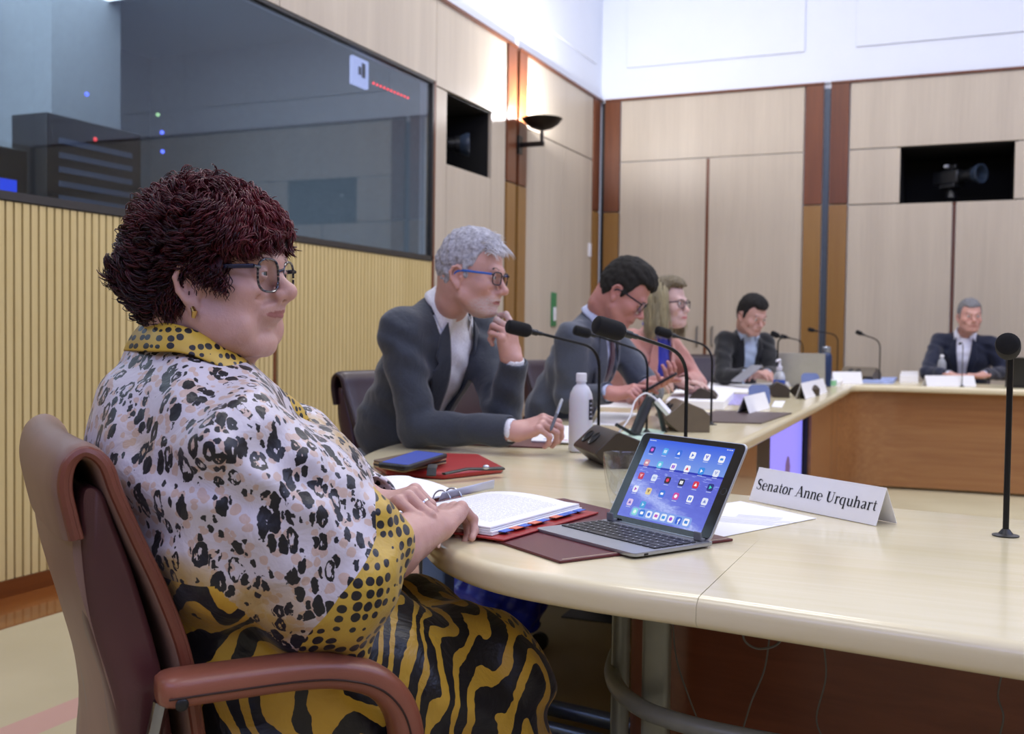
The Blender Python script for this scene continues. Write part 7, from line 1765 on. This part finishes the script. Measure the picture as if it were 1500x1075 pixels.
# phone held by the man in grey
p = atd(966, 560, 3.85); f = Fr(p, R(20), R(30)); M_ = Matrix.Translation(Vector(p)) @ Matrix(f.R.tolist()).transposed().to_4x4()
t = empty('mobile_phone', p, 0, 'dark mobile phone held up in the hand of the man in the grey suit', 'phone'); MB().rbox((-.07, -.035, -.004), (.07, .035, .004), .01, 4, M=M_).build('phone_body', plain('phone_case', '#141518', .5), t, world=True)
MB().rbox((-.064, -.031, .004), (.064, .031, .0045), .006, 4, M=M_).build('screen', plain('dark_screen', '#20243a', .15), t, world=True)
# paper tablet held by the man in black
p = atd(1094, 547, 6.7); f = Fr(p, R(40), R(35)); M_ = Matrix.Translation(Vector(p)) @ Matrix(f.R.tolist()).transposed().to_4x4()
t = MB().rbox((-.09, -.07, -.003), (.09, .07, .003), .008, 4, M=M_).build('tablet_slate', plain('slate_grey', '#8f929c', .3), None); tag(t, 'grey slate tablet tilted in the hands of the man in black', 'tablet')
# sheets, mats and cards down the left arm
def sheet_px(pts, label, z=0., mat=None, name='paper_sheet', cat='paper', grp='papers along the left table arm', th=.002): return quad_sheet([atz(*p, TZ)[:2] for p in pts], TZ+.0005+z, th, mat or M_PAPER, name, label, cat, 0, grp)
sheet_px(((1000, 618), (1115, 621), (1160, 606), (1050, 602)), 'dark grey brown desk mat with nothing on it on the left table arm', 0, M_BROWNMAT, 'desk_mat', 'desk mat', 'leather desk mats', .004)
sheet_px(((868, 622), (900, 624), (935, 606), (880, 604)), 'white sheet just behind the frosted water bottle')
sheet_px(((895, 640), (960, 648), (975, 632), (930, 626)), 'pale green printed leaflet lying left of the white charger', 0, plain('green_leaflet', '#bcd6c4', .5, .25, 40), 'leaflet', 'leaflet', None)
sheet_px(((868, 596), (930, 598), (945, 586), (880, 586)), 'white sheet by the hands of the man in the grey suit')
sheet_px(((975, 598), (1060, 600), (1075, 584), (990, 580)), 'thick stack of white papers before the fair haired woman', 0, None, 'paper_stack', 'papers', None, .035)
sheet_px(((1000, 592), (1105, 594), (1110, 578), (1010, 576)), 'colour magazine page with violet and blue patches before the fair haired woman', .0, plain('magazine_page', '#a9a2d8', .4, .5, 30), 'magazine', 'magazine', None)
sheet_px(((1030, 574), (1130, 576), (1140, 562), (1040, 560)), 'white sheets under the small wedge unit with the cable')
sheet_px(((1130, 596), (1145, 597), (1150, 588), (1135, 588)), 'small white card flat beside the sanitiser pump')
sheet_px(((1150, 566), (1230, 566), (1240, 556), (1160, 556)), 'white papers heaped below the silver laptop', .0, None, 'paper_stack', 'papers', None, .03)
sheet_px(((1262, 561), (1308, 562), (1314, 556), (1275, 556)), 'blue and white papers on the far arm left of the man in navy', 0, plain('blueish_paper', '#9fb0e0', .6, .3, 12), 'paper_stack', 'papers', None, .02)
sheet_px(((1318, 560), (1345, 560), (1345, 552), (1320, 552)), 'white paper pad at the elbow of the man in navy', 0, None, 'paper_stack', 'papers', None, .05)
name_tent(atz(1098, 607, TZ), atz(1128, 598, TZ), 'small white name card leaning by the wedge unit on the left arm', 'distant name cards', height=.075)
name_tent(atz(1180, 585, TZ), atz(1212, 575, TZ), 'white name card right of the sanitiser pump near the arm edge', 'distant name cards', height=.085)
name_tent(atz(1222, 562, TZ), atz(1264, 562, TZ), 'white name card at the far inner corner of the table', 'distant name cards', height=.085)
name_tent(atz(1358, 566, TZ), atz(1430, 566, TZ), 'long white name card in front of the man in navy', 'distant name cards', height=.075)
for px, py, hh, lb_ in ((1112, 588, .10, 'round blue grey card standing behind the small name card'), (1187, 566, .11, 'round blue grey card standing beside the white papers')):
    p = atz(px, py+8, TZ); m = MB(); n = 24; M_ = Matrix.Translation(Vector(p)+Vector((0, 0, hh*.55))) @ Matrix.Rotation(R(24), 4, 'Z') @ Matrix.Rotation(R(70), 4, 'X')
    o = m.rbox((-hh*.5, -hh*.5, -.002), (hh*.5, hh*.5, .002), hh*.25, 5, M=M_).build('round_card', plain('blue_grey_card', '#6272a0', .5), None); tag(o, lb_, 'card', 'blue grey cards')
p = atz(1213, 566, TZ); t = empty('tissue_pack', p, 0, 'white and green packet beside the far name card', 'packet'); MB().rbox((-.05, -.04, 0), (.05, .04, .05), .01, 3).build('packet_body', M_PAPER, t, bevel=.005); MB().rbox((.0, -.041, .005), (.051, .041, .045), .01, 3).build('green_end', plain('packet_green', '#8fd0a0', .5), t, bevel=.005)
# dark laptop at the right edge on the far arm
p = atd(1488, 548, 7.3); lt = empty('laptop', (p[0]+.1, p[1]+.12, TZ), R(-92), 'black laptop at the right end of the far table arm', 'laptop')
MB().rbox((-.02, -.16, .002), (.21, .16, .016), .008).build('base', M_BLACK, lt); MB().rbox((-.0035, -.16, 0), (.0035, .16, .20), .003, 2, M=Matrix.Translation((.21, 0, .016)) @ Matrix.Rotation(R(14), 4, 'Y')).build('lid', M_BLACK, lt)
# cables under the near table and a floor plate, a blue bag by the feet of the man
MC = plain('grey_cable', '#6c6a66', .5)
for k, (pts, lb_) in enumerate(((((985, 900), (990, 960), (1005, 1010), (1030, 1075)), 'thin cable hanging under the table nearest the steel leg'), (((1128, 925), (1120, 980), (1100, 1030), (1085, 1080)), 'thin cable slanting down under the middle of the near table'), (((1205, 935), (1210, 990), (1196, 1050), (1205, 1080)), 'thin cable hanging under the near table right of the slanting one'), (((1468, 985), (1462, 1020), (1470, 1050), (1462, 1085)), 'thin cable hanging under the table at the right edge'))):
    d_ = 1.86 if k < 3 else 1.75; m = MB(); m.tube(smooth_path([atd(x, y, d_) for x, y in pts], 6), .0016, 6); tag(m.build('cable', MC), lb_, 'cable', 'cables under the near table')
m = MB(); m.tube(smooth_path([atd(x, y, 1.84) for x, y in ((1088, 925), (1092, 940), (1110, 950), (1135, 946), (1148, 932))], 6), .0022, 8); tag(m.build('cable', MC), 'loop of grey cable tucked up under the near table edge', 'cable', 'cables under the near table')
sk = empty('floor_plate', atz(880, 905, .0), 0, 'grey steel cable plate let into the carpet under the table', 'plate'); a = [atz(*p, 0)[:2] for p in ((822, 905), (905, 915), (905, 870), (868, 868))]
q = MB().prism([tuple(p) for p in a], .001, .006).build('plate', plain('plate_grey', '#4a4d50', .5), sk, world=True, smooth=False)
bgp = atz(728, 925, 0); bag = empty('blue_bag', (bgp[0], bgp[1], 0), 0, 'shiny crumpled blue bag slung by the feet under the table', 'bag')
def bagf(P): return .010*vnoise(P, 38, 21)+.005*vnoise(P, 90, 22)
c = atd(722, 872, 2.75); link('bag_body', sdf_mesh([el(c, (.14, .10, .085), k=.03), rc(c+V3(-.07, 0, .02), c+V3(.05, .03, -.05), .05, .06, k=.04), fn(bagf, c, 9, k=.01, op='a')], .006, 'bag'), plain('bag_blue', '#1b2fc0', .28, .15), bag, world=True)
link('lining', sdf_mesh([el(atd(708, 890, 2.82), (.12, .07, .10), k=.03), fn(bagf, c, 9, k=.01, op='a')], .008, 'lining'), plain('bag_lilac', '#6a64a0', .3, .1), bag, world=True)
link('bag_base', sdf_mesh([rc(c-V3(.05, .03, .16), c-V3(-.08, -.02, .30), .06, .05, k=.03), rc(c-V3(.0, 0, .28), V3(c[0], c[1], .055), .07, .055, k=.03)], .01, 'bag_base'), M_BLACK, bag, world=True)
# ================================================================ LIGHTS, WORLD, CAMERA
for i, (x, y) in enumerate(((-1.6, .3), (1.8, .3), (-1.6, 3.6), (1.8, 3.6), (-1.6, 7.0), (1.8, 7.0))):
    area('ceiling_panel_light', (x, y, ZC-.06), (0, 0, 0), 1.5, 1.5, {0.3: 38, 3.6: 70, 7.0: 78}[y], (1, .97, .96))
    fr = MB().box((x-.8, y-.8, ZC-.05), (x+.8, y+.8, ZC)).build('ceiling_luminaire', M_WHITE, smooth=False); tag(fr, kind='structure')
area('window_daylight', (XR-.1, 3.2, 4.5), (0, math.radians(82), 0), 1.8, 10, 200, (.50, .58, 1.0))  # added blue fill from the side of the invented windows
area('window_daylight', (0, YF+.1, 4.4), (math.radians(75), 0, 0), 6, 1.8, 130, (.46, .49, 1.0))  # added blue-violet fill behind the camera, no window modelled there
wd = bpy.data.worlds.new('w'); SC.world = wd; wd.use_nodes = True
wd.node_tree.nodes['Background'].inputs[0].default_value = (.6, .7, .9, 1); wd.node_tree.nodes['Background'].inputs[1].default_value = .3
cd = bpy.data.cameras.new('camera'); co = bpy.data.objects.new('camera', cd); COL.objects.link(co)
cd.sensor_width = 36; cd.lens = FPX/1500*36; cd.clip_start = .05; cd.clip_end = 60
Rm = Matrix((( _r[0], _u[0], -_f[0]), (_r[1], _u[1], -_f[1]), (_r[2], _u[2], -_f[2])))
co.matrix_world = Matrix.Translation(Vector(CAM)) @ Rm.to_4x4()
cd.dof.use_dof = True; cd.dof.focus_distance = 1.6; cd.dof.aperture_fstop = 6.7
SC.camera = co
SC.view_settings.view_transform = 'Standard'; SC.view_settings.look = 'None'; SC.view_settings.gamma = 1; SC.view_settings.use_curve_mapping = False
SC.view_settings.exposure = -0.15
SC.cycles.use_denoising = True
SC.cycles.max_bounces = 10; SC.cycles.caustics_reflective = False; SC.cycles.caustics_refractive = False
SC.cycles.sample_clamp_indirect = 6
